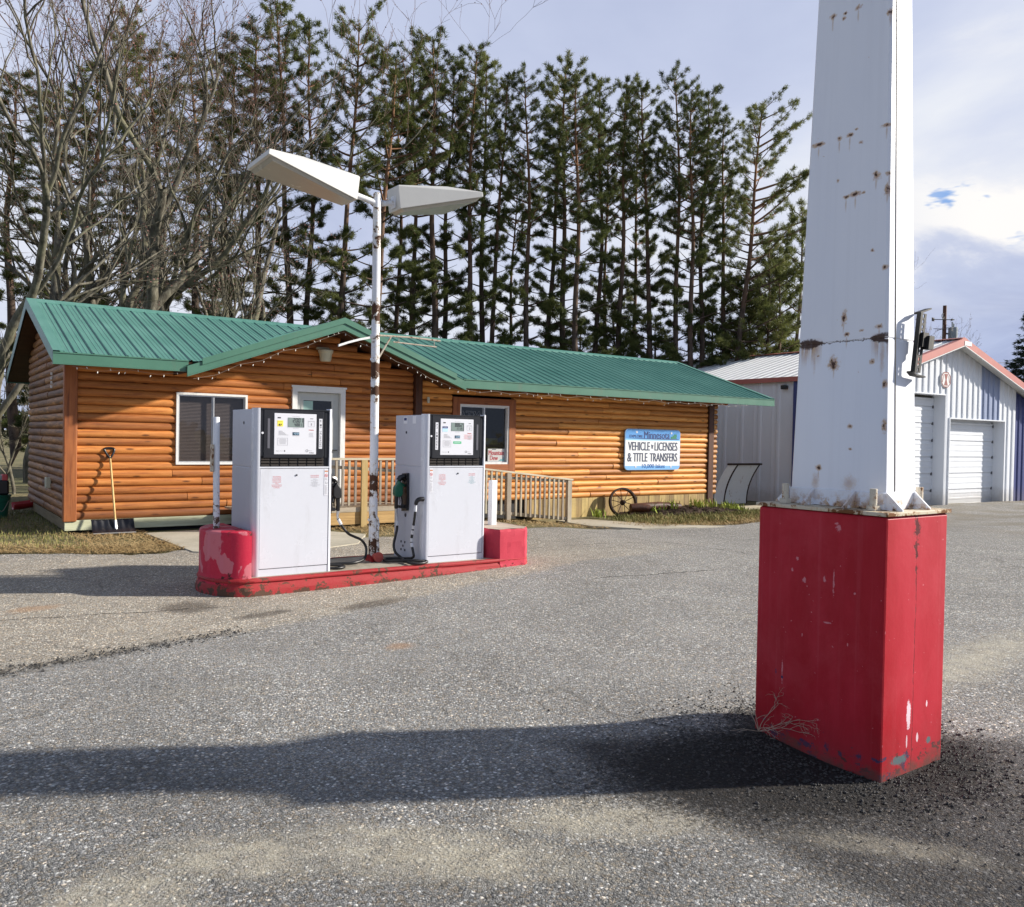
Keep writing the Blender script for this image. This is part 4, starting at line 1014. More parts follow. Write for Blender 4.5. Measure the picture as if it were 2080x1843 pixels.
for px_, mt_, w_ in ((6.315, POSTY, 0.11), (4.42, POSTY, 0.10), (9.37, RAILW, 0.10), (10.88, RAILW, 0.10), (7.9, RAILW, 0.09)):
    mb = MB(); mb.rr = random.random(); zt = 1.138 + min(ramp_z(px_), ramp_z(px_ + w_)); mb.box(px_, YD - 0.055 - (0.02 if mt_ is POSTY else 0), GZ(px_, YD) - 0.1, px_ + w_, YD - 0.031 if mt_ is POSTY and False else YD + 0.03 - 0.062 * (mt_ is POSTY), zt)
    mb.build("post", mt_, deck)
x = XD0 + 0.1; k = 0
while x < XR1:
    if not any(a - 0.03 < x < a + 0.12 for a in (6.315, 9.37, 10.88, 4.42)):
        mb = MB(); mb.rr = random.random(); zl = 0.37 if x < XD1 + .6 else 0.32
        mb.box(x, YD - 0.05, zl + ramp_z(x), x + 0.036, YD - 0.0165, 1.138 + ramp_z(x + .036) - 0.002); mb.build("baluster", RAILW, deck)
    x += 0.1165
# near-black sheet added to stand in for the shade below the deck
mb = MB(); mb.box(XD0 + .05, YD + 0.3, -0.2, XD1, YD + 0.32, 0.25); mb.build("deck_shade_sheet", DARKIN, deck)
# ------------------------------------------------------------------ pump island
def arc(cx, cy, r, a0, a1, n): return [(cx + r * math.cos(a0 + (a1 - a0) * k / n), cy + r * math.sin(a0 + (a1 - a0) * k / n)) for k in range(n + 1)]
isl = thing("pump_island", (4.2, 8.46, 0), "long low concrete pump island with worn red kerb", "island")
IY, IR = 8.46, 0.51
outer = lambda o: [(2.72 + (0.375 + o) * math.cos(t), IY + (IR + o) * math.sin(t)) for t in np.linspace(math.pi / 2, 3 * math.pi / 2, 27)] + [(x, IY - IR - o) for x in np.linspace(3.0, 5.93, 14)] + [(6.02 + o * .7, IY - IR - o * .7 + .07), (6.09 + o, IY - .3), (6.09 + o, IY + .3), (6.02 + o * .7, IY + IR + o * .7 - .07)] + [(x, IY + IR + o) for x in np.linspace(5.93, 3.0, 14)]
mb = MB()
levels = [(0.012, -0.2), (0.012, 0.05), (0.004, 0.07), (0.0, 0.085), (-0.012, 0.105), (-0.016, 0.118), (-0.002, 0.128), (0.0, 0.142), (-0.010, 0.157), (-0.030, 0.161), (-0.075, 0.160)]
rings = [[(x + random.uniform(-.003, .003), y + random.uniform(-.003, .003), z + random.uniform(-.002, .002)) for x, y in outer(o)] for o, z in levels]
n = len(rings[0])
for a, b_ in zip(rings[:-1], rings[1:]):
    for i in range(n): mb.face([a[i], a[(i + 1) % n], b_[(i + 1) % n], b_[i]])
mb.build("kerb", KERBR, isl, smooth=40)
mb = MB(); mb.face([(x, y, 0.158) for x, y in outer(-0.07)]); mb.build("top_slab", ISLTOP, isl)

drum = thing("rounded_block", (2.6, IY, 0.158), "rounded red end block with pink bare patches beside the left pump", "bollard block", "red concrete blocks on the pump island")
mb = MB()
shape = lambda o: [(2.69 + (0.325 + o) * math.cos(t), IY + (0.465 + o) * math.sin(t)) for t in np.linspace(math.pi / 2, 3 * math.pi / 2, 31)] + [(2.705, IY - 0.465 - o), (2.705, IY + 0.465 + o)]
lv = [(0.012, 0.10), (0.006, 0.16), (0.0, 0.185), (0.0, 0.585), (-0.006, 0.602), (-0.025, 0.612)]
rings = [[(x, y, z) for x, y in shape(o)] for o, z in lv]; n = len(rings[0])
for a, b_ in zip(rings[:-1], rings[1:]):
    for i in range(n): mb.face([a[i], a[(i + 1) % n], b_[(i + 1) % n], b_[i]])
mb.face(rings[-1])
mb.build("block", DRUMR, drum, smooth=40)
blk = thing("octagonal_block", (5.84, IY, 0.15), "rough red eight-sided concrete block right of the right pump", "bollard block", "red concrete blocks on the pump island")
mb = MB()
oc = lambda o: [(5.50 - o, 8.12), (5.585, 7.955 - o), (5.94, 7.955 - o), (6.075 + o, 8.10), (6.075 + o, 8.80), (5.94, 8.95 + o), (5.64, 8.95 + o), (5.50 - o, 8.80)]
def jag(z, o, m_=7):
    p = oc(o); r_ = []
    for i in range(len(p)):
        for k in range(m_):
            t = k / m_; q = (p[i][0] * (1 - t) + p[(i + 1) % 8][0] * t, p[i][1] * (1 - t) + p[(i + 1) % 8][1] * t)
            r_.append((q[0] + random.uniform(-.004, .004), q[1] + random.uniform(-.004, .004), z + random.uniform(-.004, .004)))
    return r_
rings = [jag(0.0, 0.015), jag(0.07, 0.012), jag(0.10, 0.004)] + [jag(z, 0.0) for z in np.linspace(0.16, 0.47, 6)] + [jag(0.497, -0.012)]
n = len(rings[0])
for a, b_ in zip(rings[:-1], rings[1:]):
    for i in range(n): mb.face([a[i], a[(i + 1) % n], b_[(i + 1) % n], b_[i]])
mb.build("block", BLOCKR, blk, smooth=35)
mb = MB(); mb.face([(x, y, z + 0.003) for x, y, z in jag(0.496, -0.014)]); mb.build("block_top", BLOCKTOP, blk)

pg = "white guard posts set in the red blocks"
p1 = thing("guard_post", (2.49, IY, 0.61), "tall flaking white guard post in the rounded red block", "post", pg)
mb = MB(); mb.tube([(2.507, IY, 0.60), (2.50, IY, 1.1), (2.494, IY, 1.70), (2.494, IY, 1.71)], [0.031, 0.031, 0.031, 0.026], 16); mb.build("pipe", POSTW, p1, smooth=40)
mb = MB(); mb.box(2.445, IY - 0.03, 1.17, 2.463, IY + 0.03, 1.44); mb.build("rusty_bracket", worn_paint("rusty_bracket_paint", (0.55, 0.5, 0.4), (0.5, 0.45, 0.36), (0.16, 0.07, 0.03), (0.36, 0.18, 0.07), amt=0.8, scale=14), p1)
p2 = thing("guard_post", (5.81, IY, 0.5), "short clean white guard post in the octagonal red block", "post", pg)
mb = MB(); mb.bbox(5.772, IY - .04, 0.49, 5.852, IY + .04, 1.04, 0.008); mb.build("pipe", simple("post_white_clean", (0.74, 0.75, 0.77), 0.45, var=0.05, dirt=0.15), p2)

# ------------------------------------------------------------------ fuel pumps
def pump(ox, w, oy, side, lab, grade, tag_lab):
    """ox: left edge, side: +1 nozzle on the right side, -1 on the left"""
    oz, d = 0.158, 0.70; x1 = ox + w; zt = 1.805; zs = 1.222
    th = thing("fuel_pump", (ox + w / 2, oy + d / 2, oz), lab, "fuel pump", "fuel pumps on the island")
    L = lambda v: ox + 0.056 + v                      # x from the left edge of the front panel
    wf = w - 0.056 - 0.034                            # front panel width
    mb = MB()
    mb.bbox(ox + 0.006, oy + 0.05, oz, x1 - 0.006, oy + d, zs - 0.003, 0.006); mb.bbox(ox + 0.006, oy + 0.05, zs + 0.003, x1 - 0.006, oy + d, zt - 0.01, 0.006)
    mb.bbox(ox + 0.012, oy + 0.06, zs - 0.02, x1 - 0.012, oy + d - 0.01, zs + 0.02, 0.004)
    mb.build("cabinet", PUMPS, th)
    for xa, xb, s in ((ox, ox + 0.056, -1), (x1 - 0.034, x1, 1)):
        mb = MB(); r = (xb - xa) * 0.92
        if s < 0: poly = [(xb, oy + 0.09), (xb, oy)] + [(xa + r - r * math.sin(t), oy + r - r * math.cos(t)) for t in np.linspace(0, math.pi / 2, 9)] + [(xa, oy + 0.09)]
        else: poly = [(xa, oy + 0.09), (xa, oy)] + [(xb - r + r * math.sin(t), oy + r - r * math.cos(t)) for t in np.linspace(0, math.pi / 2, 9)] + [(xb, oy + 0.09)]
        mb.prism(poly, oz, zt + (0.012 if s > 0 else 0.0), 'z'); mb.build("corner_column", PUMPW, th, smooth=40)
    # front: kick strip, door panel, dark head, sloped vents
    mb = MB(); mb.box(L(0.001), oy + 0.006, oz, L(wf) - 0.001, oy + 0.06, oz + 0.066); mb.build("kick_strip", PUMPW, th)
    mb = MB(); mb.bbox(L(0.004), oy + 0.004, oz + 0.072, L(wf) - 0.004, oy + 0.06, zs - 0.012, 0.004)
    lp = mb.build("door_panel", PUMPW, th)
    mb = MB(); mb.box(L(0.001), oy + 0.002, zs - 0.006, L(wf) - 0.001, oy + 0.06, zs + 0.010); mb.build("trim_strip", PUMPW, th)
    mb = MB(); mb.tube([(L(wf * .52), oy + 0.006, zs - 0.075), (L(wf * .52), oy - 0.004, zs - 0.075)], 0.009, 12); mb.build("lock", INK, lp, smooth=40)
    mb = MB()
    mb.box(L(0.002), oy + 0.03, zs + 0.012, L(wf) - 0.002, oy + 0.07, zt - 0.006)
    mb.box(L(0.006), oy + 0.012, zs + 0.115, L(wf) - 0.052, oy + 0.032, zt - 0.008)      # head panel
    mb.box(L(wf) - 0.046, oy + 0.014, zs + 0.10, L(wf) - 0.004, oy + 0.034, zt - 0.03)
    mb.bbox(L(0.035), oy + 0.004, zs + 0.095, L(wf) - 0.062, oy + 0.016, zt - 0.012, 0.005)
    mb.box(L(0.001), oy + 0.0, zt - 0.012, L(wf), oy + 0.07, zt)
    hd = mb.build("display_head", PUMPB, th)
    mb = MB()
    for rr in range(3):
        for cc in range(7):
            xa = L(0.018) + cc * (wf - 0.06) / 7; xb = xa + (wf - 0.06) / 7 - 0.013; zz = zs + 0.020 + rr * 0.030
            mb.add([(xa, oy + 0.028, zz + 0.020), (xb, oy + 0.028, zz + 0.020), (xb, oy + 0.008, zz), (xa, oy + 0.008, zz), (xa, oy + 0.012, zz - 0.006), (xb, oy + 0.012, zz - 0.006), (xb, oy + 0.030, zz - 0.004), (xa, oy + 0.030, zz - 0.004)],
                   [(0, 1, 2, 3), (3, 2, 5, 4), (4, 5, 6, 7), (0, 3, 4, 7), (1, 6, 5, 2)])
    mb.build("vent_louvres", PUMPK, th)
    # side strips
    sl_, sg = (wf - 0.115, 0.072) if side > 0 else (0.075, wf - 0.105)
    mb = MB(); yy = oy + 0.001
    mb.box(L(sg), yy, zs + 0.19, L(sg) + 0.024, oy + 0.006, zt - 0.10); mb.build("card_strip", PGREY, hd)
    mb = MB(); mb.box(L(sl_), yy, zs + 0.19, L(sl_) + 0.035, oy + 0.006, zt - 0.09); gs = mb.build("grade_label", FACEW, hd)
    mb = MB(); chars = grade; zc = zt - 0.10; stp = (zt - 0.10 - zs - 0.20) / len(chars)
    for ch in chars:
        if ch not in ' ':
            if ch == '-': rect(mb, L(sl_) + .0165, zc - stp * .55, L(sl_) + .0185, zc - stp * .2, yy - .001)
            else: text(mb, ch, L(sl_) + 0.009, L(sl_) + 0.027, zc - stp * 0.82, zc - stp * 0.12, yy - 0.001)
        zc -= stp
    mb.build("lettering", INK, gs)
    mb = MB(); mb.tube([(L(0.022), oy + 0.014, zs + 0.34), (L(0.022), oy - 0.002, zs + 0.34)], 0.011, 10); mb.build("lock", FACEW, hd, smooth=40)
    # white face plate with the printing on it
    fx0, fx1, fz0, fz1 = L(0.138), L(0.138) + 0.436, zs + 0.132, zt - 0.046
    mb = MB(); mb.bbox(fx0, oy + 0.0, fz0, fx1, oy + 0.012, fz1, 0.003); fp = mb.build("face_plate", FACEW, hd)
    fw_, fh_ = fx1 - fx0, fz1 - fz0; U = lambda u: fx0 + u * fw_; V = lambda v: fz0 + v * fh_; fy = oy - 0.0012
    mb = MB(); mb.box(U(.315), fy - .0012, V(.665), U(.70), fy + .002, V(.90)); lc = mb.build("price_screen", LCD, fp)
    mb = MB(); a_, b_, first = ("200", "4881", 0) if grade.startswith("E") else ("8862", "1719", 1)
    seven(mb, "2001" if not first else a_, U(.43), V(.785), 0.021 if not first else 0.019, 0.043, fy - .0032, t=0.0052, gap=0.0065); seven(mb, b_, U(.465), V(.69), 0.0155, 0.030, fy - .0032, t=0.0036, gap=0.0055)
    rect(mb, U(.685), V(.668), U(.70), V(.895), fy - .003)
    mb.build("digits", INK, lc)
    mb = MB(); mb.box(U(.43), fy - .001, V(.47), U(.585), fy + .002, V(.545)); ls = mb.build("unit_price_screen", LCDD, fp)
    mb = MB(); seven(mb, "4099" if not first else "5089", U(.455), V(.485), 0.010, 0.019, fy - .003, t=0.002, gap=0.004); mb.build("digits", BLUEP, ls)
    prn = MB()
    text(prn, "THIS SALE $", U(.42), U(.60), V(.918), V(.935), fy); text(prn, "GALLONS", U(.44), U(.57), V(.635), V(.65), fy); text(prn, "PRICE PER GALLON", U(.43), U(.585), V(.447), V(.459), fy)
    text(prn, "PUMP NUMBER", U(.80), U(.94), V(.805), V(.818), fy); text(prn, "1" if not first else "2", U(.862) if first else U(.868), U(.895) if first else U(.886), V(.715), V(.775), fy, bold=.0012)
    for a in ((.795, .685, .80, .83), (.945, .685, .95, .83), (.80, .685, .945, .69), (.80, .825, .945, .83), (.08, .22, .085, .40), (.31, .22, .315, .40), (.085, .22, .31, .225), (.085, .395, .31, .40)): rect(prn, U(a[0]), V(a[1]), U(a[2]), V(a[3]), fy)
    for q in range(6):
        z_ = .565 - q * .019; rect(prn, U(.10), V(z_), U(.21 + .14 * max(0, (q - 1)) / 5 + random.uniform(-.02, .02)), V(z_ + .007), fy)
    for q in range(6):
        z_ = .37 - q * .023; h_ = .09 - .006 * abs(q - 2); rect(prn, U(.197 - h_), V(z_), U(.197 + h_), V(z_ + .007), fy)
    for q in range(5):
        z_ = .53 - q * .024; rect(prn, U(.81 + random.uniform(0, .02)), V(z_), U(.93 - random.uniform(0, .02)), V(z_ + .006), fy)
    prn.build("printing", INKG, fp)
    prn = MB()
    rect(prn, U(.075), V(.875), U(.15), V(.905), fy); rect(prn, U(.845), V(.878), U(.915), V(.892), fy)
    text(prn, "gasboy", U(.79), U(.90), V(.083), V(.098), fy); text(prn, "Atlas", U(.83), U(.945), V(.03), V(.052), fy, bold=.0006); text(prn, "Made in U.S.A.", U(.05), U(.20), V(.075), V(.09), fy)
    r_ = .013
    for q in range(14):
        t0, t1 = 2 * math.pi * q / 14, 2 * math.pi * (q + 1) / 14
        for (cx, cz, ra, rb) in ((U(.775), V(.09), r_ * .75, r_), (U(.245), V(.083), 0.0, .007)):
            prn.face([(cx + ra * math.cos(t0), fy, cz + ra * math.sin(t0)), (cx + rb * math.cos(t0), fy, cz + rb * math.sin(t0)), (cx + rb * math.cos(t1), fy, cz + rb * math.sin(t1)), (cx + ra * math.cos(t1), fy, cz + ra * math.sin(t1))])
    prn.build("maker_marks", INK, fp)
    mb = MB(); text(mb, "WARNING", U(.81), U(.935), V(.595), V(.615), fy, bold=.0008); mb.build("warning_line", INKR, fp)
    if not first:
        mb = MB(); mb.box(U(.07), fy - .0005, V(.68), U(.205), fy + .002, V(.825)); ys = mb.build("octane_sticker", YELLOW, fp)
        mb = MB(); text(mb, "87", U(.10), U(.178), V(.695), V(.745), fy - .002, bold=.001); text(mb, "(R+M)/2", U(.09), U(.185), V(.785), V(.803), fy - .002); mb.build("lettering", INK, ys)
    else:
        mb = MB(); rect(mb, U(.055), V(.735), U(.215), V(.79), fy); mb.build("fuel_sticker", INKBL, fp)
        mb = MB(); rect(mb, U(.055), V(.64), U(.215), V(.733), fy); mb.build("fuel_sticker", BLUEP, fp)
        mb = MB(); text(mb, "DIESEL", U(.085), U(.185), V(.75), V(.775), fy - .001); mb.build("lettering", FACEW, fp)
        mb = MB(); rect(mb, U(.385), V(.315), U(.63), V(.38), fy); mb.build("green_sticker", GREENS, fp)
        mb = MB(); rect(mb, U(.41), V(.343), U(.60), V(.353), fy - .001); mb.build("sticker_line", FACEW, fp)
        mb = MB()
        for q in range(5): rect(mb, U(.70 + .02 * (q % 2)), V(.56 - q * .027), U(.97 - .02 * (q % 2)), V(.567 - q * .027), fy)
        mb.build("small_print", INKR, fp)
    # safety wording printed on the door panel
    py_ = oy + 0.0028
    def block(lines, xc, z, hw, h, mat, nm):
        mb = MB()
        for ln, wd in lines: text(mb, ln, xc - hw * wd, xc + hw * wd, z, z + h, py_); z -= h * 1.62
        mb.build(nm, mat, lp); return z
    zb = zs - 0.092
    block([("NO SMOKING", .8), ("STOP ENGINE", .85), ("DO NOT LEAVE", .85), ("WITHOUT LATCH", .88), ("USE CONTAINER", .85), ("ONLY", .35), ("NO UNATTENDED FILL", 1.05), ("DISCHARGE STATIC", .95), ("FLAMMABLE", .65)], L(.172), zb, .050, .0085, INKR, "red_wording")
    block([("STOP ENGINE", .88), ("NO SMOKING", .86)], L(.565), zb + .006, .050, .0095, INKR, "red_wording")
    block([("NOTICE", .35), ("DO NOT TOP OFF", .75), ("AT FILL", .35), ("SEE ATTENDANT", .75), ("FOR METHOD", .6), ("CONTAINER FILLING", 1.05), ("PROHIBITED", .5)], L(.565), zb - .028, .050, .0075, INKT if first else INKG, "dark_wording")
    sx = L(wf - 0.052) if side > 0 else L(0.008)
    mb = MB(); mb.box(sx, oy + .0015, zs - .285, sx + .042, oy + .006, zs - .018); stk = mb.build("safety_sticker", FACEW, lp)
    mb = MB(); rect(mb, sx + .004, zs - .045, sx + .040, zs - .032, oy + .0005); mb.build("sticker_head", INKO, stk)
    mb = MB(); cz = zs - .082
    for q in range(20):
        t0, t1 = 2 * math.pi * q / 20, 2 * math.pi * (q + 1) / 20
        mb.face([(sx + .021 + r0_ * math.cos(t_), oy + .0004, cz + r0_ * math.sin(t_)) for r0_, t_ in ((.0125, t0), (.017, t0), (.017, t1), (.0125, t1))])
    mb.face([(sx + .009, oy + .0003, cz + .010), (sx + .012, oy + .0003, cz + .013), (sx + .033, oy + .0003, cz - .010), (sx + .030, oy + .0003, cz - .013)])
    mb.build("no_smoking_ring", INKR, stk)
    mb = MB(); rect(mb, sx + .013, cz - .002, sx + .030, cz + .002, oy + .0006)
    mb.face([(sx + .008, oy + .0005, zs - .165), (sx + .018, oy + .0005, zs - .150), (sx + .020, oy + .0005, zs - .140), (sx + .012, oy + .0005, zs - .150)]); rect(mb, sx + .029, zs - .165, sx + .036, zs - .152, oy + .0005); rect(mb, sx + .016, zs - .168, sx + .024, zs - .160, oy + .0005)
    for q in range(12): rect(mb, sx + .006, zs - .185 - q * .0078, sx + .036 - .010 * random.random(), zs - .1825 - q * .0078, oy + .0005)
    for q in range(3): rect(mb, sx + .006, zs - .112 - q * .0078, sx + .036 - .010 * random.random(), zs - .1095 - q * .0078, oy + .0005)
    mb.build("small_print", INKG, stk)
    return th, (x1 if side > 0 else ox)

pumpA, sxA = pump(2.747, 0.808, 8.08, +1, "left white fuel pump reading 2001 with yellow 87 sticker and black nozzle", "E-10 UNLEADED", "a")
pumpB, sxB = pump(4.640, 0.812, 8.08, -1, "right white fuel pump reading 8862 with green nozzle for diesel", "#2 DIESEL", "b")
# small marks on the right pump's silver side
mb = MB(); xs_ = sxB + 0.004
for y0_, z0_, w_, h_ in ((8.50, 1.70, .09, .08), (8.30, 1.70, .075, .085)): mb.box(xs_, y0_, z0_, xs_ + 0.004, y0_ + w_, z0_ + h_)
mb.build("inspection_seal", FACEW, pumpB)
mb = MB(); mb.box(xs_ - .001, 8.515, 1.735, xs_ + .002, 8.575, 1.765); mb.build("seal_print", INKBL, pumpB)
mb = MB(); mb.tube([(xs_ + .004, 8.51, 0.655), (xs_ - .002, 8.51, 0.655)], 0.022, 12); mb.tube([(xs_ + .004, 8.52, 1.60), (xs_ - .002, 8.52, 1.60)], 0.015, 10)
for dy_, dz_ in ((0, 0), (.045, .045), (-.045, .045), (.045, -.045), (-.045, -.045)): mb.box(xs_ - .001, 8.56 + dy_ - .012, 0.30 + dz_ - .012, xs_ + .002, 8.56 + dy_ + .012, 0.30 + dz_ + .012)
mb.build("side_openings", INK, pumpB)
mb = MB(); mb.tube([(sxA + .003, 0, 0)] and [(2.747 + .009, 8.42, 1.66), (2.747 + .003, 8.42, 1.66)], 0.016, 10); mb.build("side_openings", INK, pumpA)

def nozzle(par, sx, s, y, guard, off=0.0):
    """fuel nozzle hanging in its boot on the side sx; s=-1 towards -X"""
    sb = sx; sx = sx + s * off
    P = lambda dx_, z: (sx + s * dx_, y, z)
    mb = MB()
    mb.prism([(y - .06, .715), (y + .06, .70), (y + .065, .80), (y + .06, 1.13), (y - .06, 1.14), (y - .07, .80)], sb + s * 0.001, sx + s * 0.028, 'x')
    mb.tube([P(.03, 1.10), P(.085, 1.085), P(.10, 1.055)], 0.030, 8)
    mb.box(sx + s * .02, y - .035, .74, sx + s * .085, y + .035, .775)
    bt = mb.build("nozzle_boot", BLACKM, par, smooth=40)
    mb = MB()  # guard: the coloured scuff cover over the valve body
    q = [(sx + s * .060, .985), (sx + s * .105, 1.055), (sx + s * .120, 1.02), (sx + s * .155, .975), (sx + s * .160, .90), (sx + s * .145, .872), (sx + s * .085, .868), (sx + s * .055, .905)]
    mb.prism(q, y - .038, y + .038, 'y')
    mb.prism([(sx + s * .020, 1.005), (sx + s * .115, 1.062), (sx + s * .118, 1.030), (sx + s * .03, .975)], y - .016, y + .016, 'y')
    bm_ = mb.build("nozzle_guard", guard, bt, smooth=30)
    mod = bm_.modifiers.new("soften", 'BEVEL'); mod.width = .012; mod.segments = 3; mod.limit_method = 'ANGLE'
    mb = MB()
    mb.tube([P(.105, 1.03), P(.075, 1.06), P(.045, 1.065), P(.02, 1.03)], [.016, .014, .013, .012], 8)       # spout
    mb.tube([P(.125, .89), P(.128, .80), P(.128, .745), P(.128, .735)], [.026, .021, .021, .017], 10)          # grip
    mb.tube([P(.07, .885), P(.055, .83), P(.06, .77), P(.09, .755), P(.128, .755)], [.010, .009, .009, .009, .009], 6, smooth_n=3)   # lever guard
    mb.tube([P(.088, .875), P(.078, .82), P(.083, .785)], [.007, .006, .005], 6)
    mb.build("nozzle_grip", BLACKM, bt, smooth=45)
    return bt
nozzle(pumpB, sxB, -1, 8.49, GREENN); nozzle(pumpA, sxA, +1, 8.47, BLACK, 0.115)
# right pump: swivel, wrapped outlet hose and the long loop on the island
mb = MB(); mb.tube([(4.512, 8.49, .735), (4.513, 8.49, .70), (4.520, 8.49, .665)], [.016, .016, .013], 10); mb.tube([(4.520, 8.49, .665), (4.524, 8.485, .60)], [.018, .016], 10); mb.build("hose_swivel", CHROME, pumpB, smooth=40)
mb = MB(); mb.tube([(4.524, 8.485, .60), (4.524, 8.484, .545)], 0.0185, 10); mb.build("hose_wrap", WRAP, pumpB, smooth=40)
mb = MB()
mb.tube([(4.522, 8.484, .60), (4.524, 8.48, .52), (4.503, 8.475, .43), (4.479, 8.47, .33), (4.486, 8.44, .25), (4.52, 8.36, .195), (4.475, 8.20, .183), (4.452, 8.03, .181), (4.472, 7.975, .181), (4.58, 7.968, .182), (4.655, 8.02, .185), (4.66, 8.06, .187),
         (4.60, 8.068, .190), (4.50, 8.10, .20), (4.36, 8.22, .186), (4.30, 8.34, .182), (4.38, 8.45, .182), (4.50, 8.40, .186), (4.56, 8.18, .215), (4.56, 8.165, .28), (4.56, 8.205, .36), (4.56, 8.20, .45), (4.56, 8.165, .58), (4.56, 8.14, .69), (4.562, 8.13, .80)], 0.0145, 10, smooth_n=5)
mb.build("hose", BLACK, pumpB, smooth=60)
mb = MB(); mb.tube([(sxB + .006, 8.05 + .06, .865), (4.60, 8.11, .865), (4.570, 8.118, .845), (4.562, 8.125, .805)], [.026, .026, .024, .019], 10, smooth_n=3); mb.build("hose_outlet", BLACKM, pumpB, smooth=50)
for za, zb in ((.80, .73), (.575, .535), (.52, .475), (.43, .39), (.375, .33)):
    ya = np.interp(za, [.28, .36, .45, .58, .69, .80], [8.165, 8.205, 8.20, 8.165, 8.14, 8.13]); yb = np.interp(zb, [.28, .36, .45, .58, .69, .80], [8.165, 8.205, 8.20, 8.165, 8.14, 8.13])
    mb = MB(); mb.tube([(4.56, ya, za), (4.56, yb, zb)], .0178, 10); mb.build("hose_wrap", WRAP, pumpB, smooth=40)
# left pump hose
mb = MB(); mb.tube([(3.798, 8.47, .735), (3.796, 8.47, .70), (3.795, 8.47, .68), (3.80, 8.47, .655)], [.015, .015, .012, .012], 10); mb.build("hose_swivel", CHROME, pumpA, smooth=40)
mb = MB(); mb.tube([(3.802, 8.47, .65), (3.838, 8.475, .59)], .0178, 10); mb.build("hose_wrap", WRAP, pumpA, smooth=40)
mb = MB()
mb.tube([(3.80, 8.47, .655), (3.838, 8.475, .59), (3.882, 8.48, .531), (3.935, 8.48, .478), (4.01, 8.48, .442), (4.085, 8.48, .404), (4.135, 8.475, .335), (4.135, 8.46, .258), (4.085, 8.42, .200), (3.95, 8.36, .180), (3.82, 8.38, .178), (3.70, 8.40, .176), (3.57, 8.38, .176), (3.48, 8.30, .176), (3.50, 8.20, .176), (3.58, 8.16, .176), (3.66, 8.12, .176), (3.74, 8.16, .176), (3.745, 8.25, .178), (3.68, 8.31, .18), (3.59, 8.36, .182)], 0.0145, 10, smooth_n=5)
mb.build("hose", BLACK, pumpA, smooth=60)

# ------------------------------------------------------------------ twin headed island lamp
lamp = thing("island_lamp", (4.22, 8.50, 0.158), "flaking white lamp pole with two flared white heads between the pumps", "lamp post")
mb = MB(); mb.tube([(4.235, 8.5, .15), (4.233, 8.5, 1.2), (4.228, 8.5, 2.6), (4.224, 8.5, 3.76), (4.222, 8.5, 4.22), (4.222, 8.5, 4.235)], [.0475, .0465, .0455, .0445, .044, .036], 20); mb.build("pole", POLEW, lamp, smooth=45)
mb = MB()
for z, r in ((3.76, .049), (2.665, .053), (2.40, .051), (0.62, .051)):
    mb = MB(); mb.tube([(4.224, 8.5, z - .012), (4.224, 8.5, z + .012)], r, 16); mb.build("pole_band", POLEW, lamp, smooth=40)
mb = MB(); mb.tube([(4.255, 8.47, .66), (4.275, 8.462, .60), (4.27, 8.46, .45), (4.278, 8.458, .30), (4.27, 8.46, .22)], .017, 8, smooth_n=3); mb.build("conduit", POSTW, lamp, smooth=50)
mb = MB(); mb.tube([(4.24, 8.46, .215), (4.25, 8.385, .215)], .040, 16); mb.tube([(4.25, 8.40, .215), (4.252, 8.378, .215)], .056, 20); mb.box(4.225, 8.370, .209, 4.28, 8.379, .221)
mb.build("red_pipe_cap", simple("faded_red_cap", (0.40, 0.07, 0.055), 0.6, var=0.2, vscale=9), lamp, smooth=40)
mb = MB(); mb.tube([(4.19, 8.5, .16), (4.23, 8.5, .175), (4.24, 8.5, .19)], [.09, .07, .05], 14); mb.build("base_flange", KERBR, lamp, smooth=40)
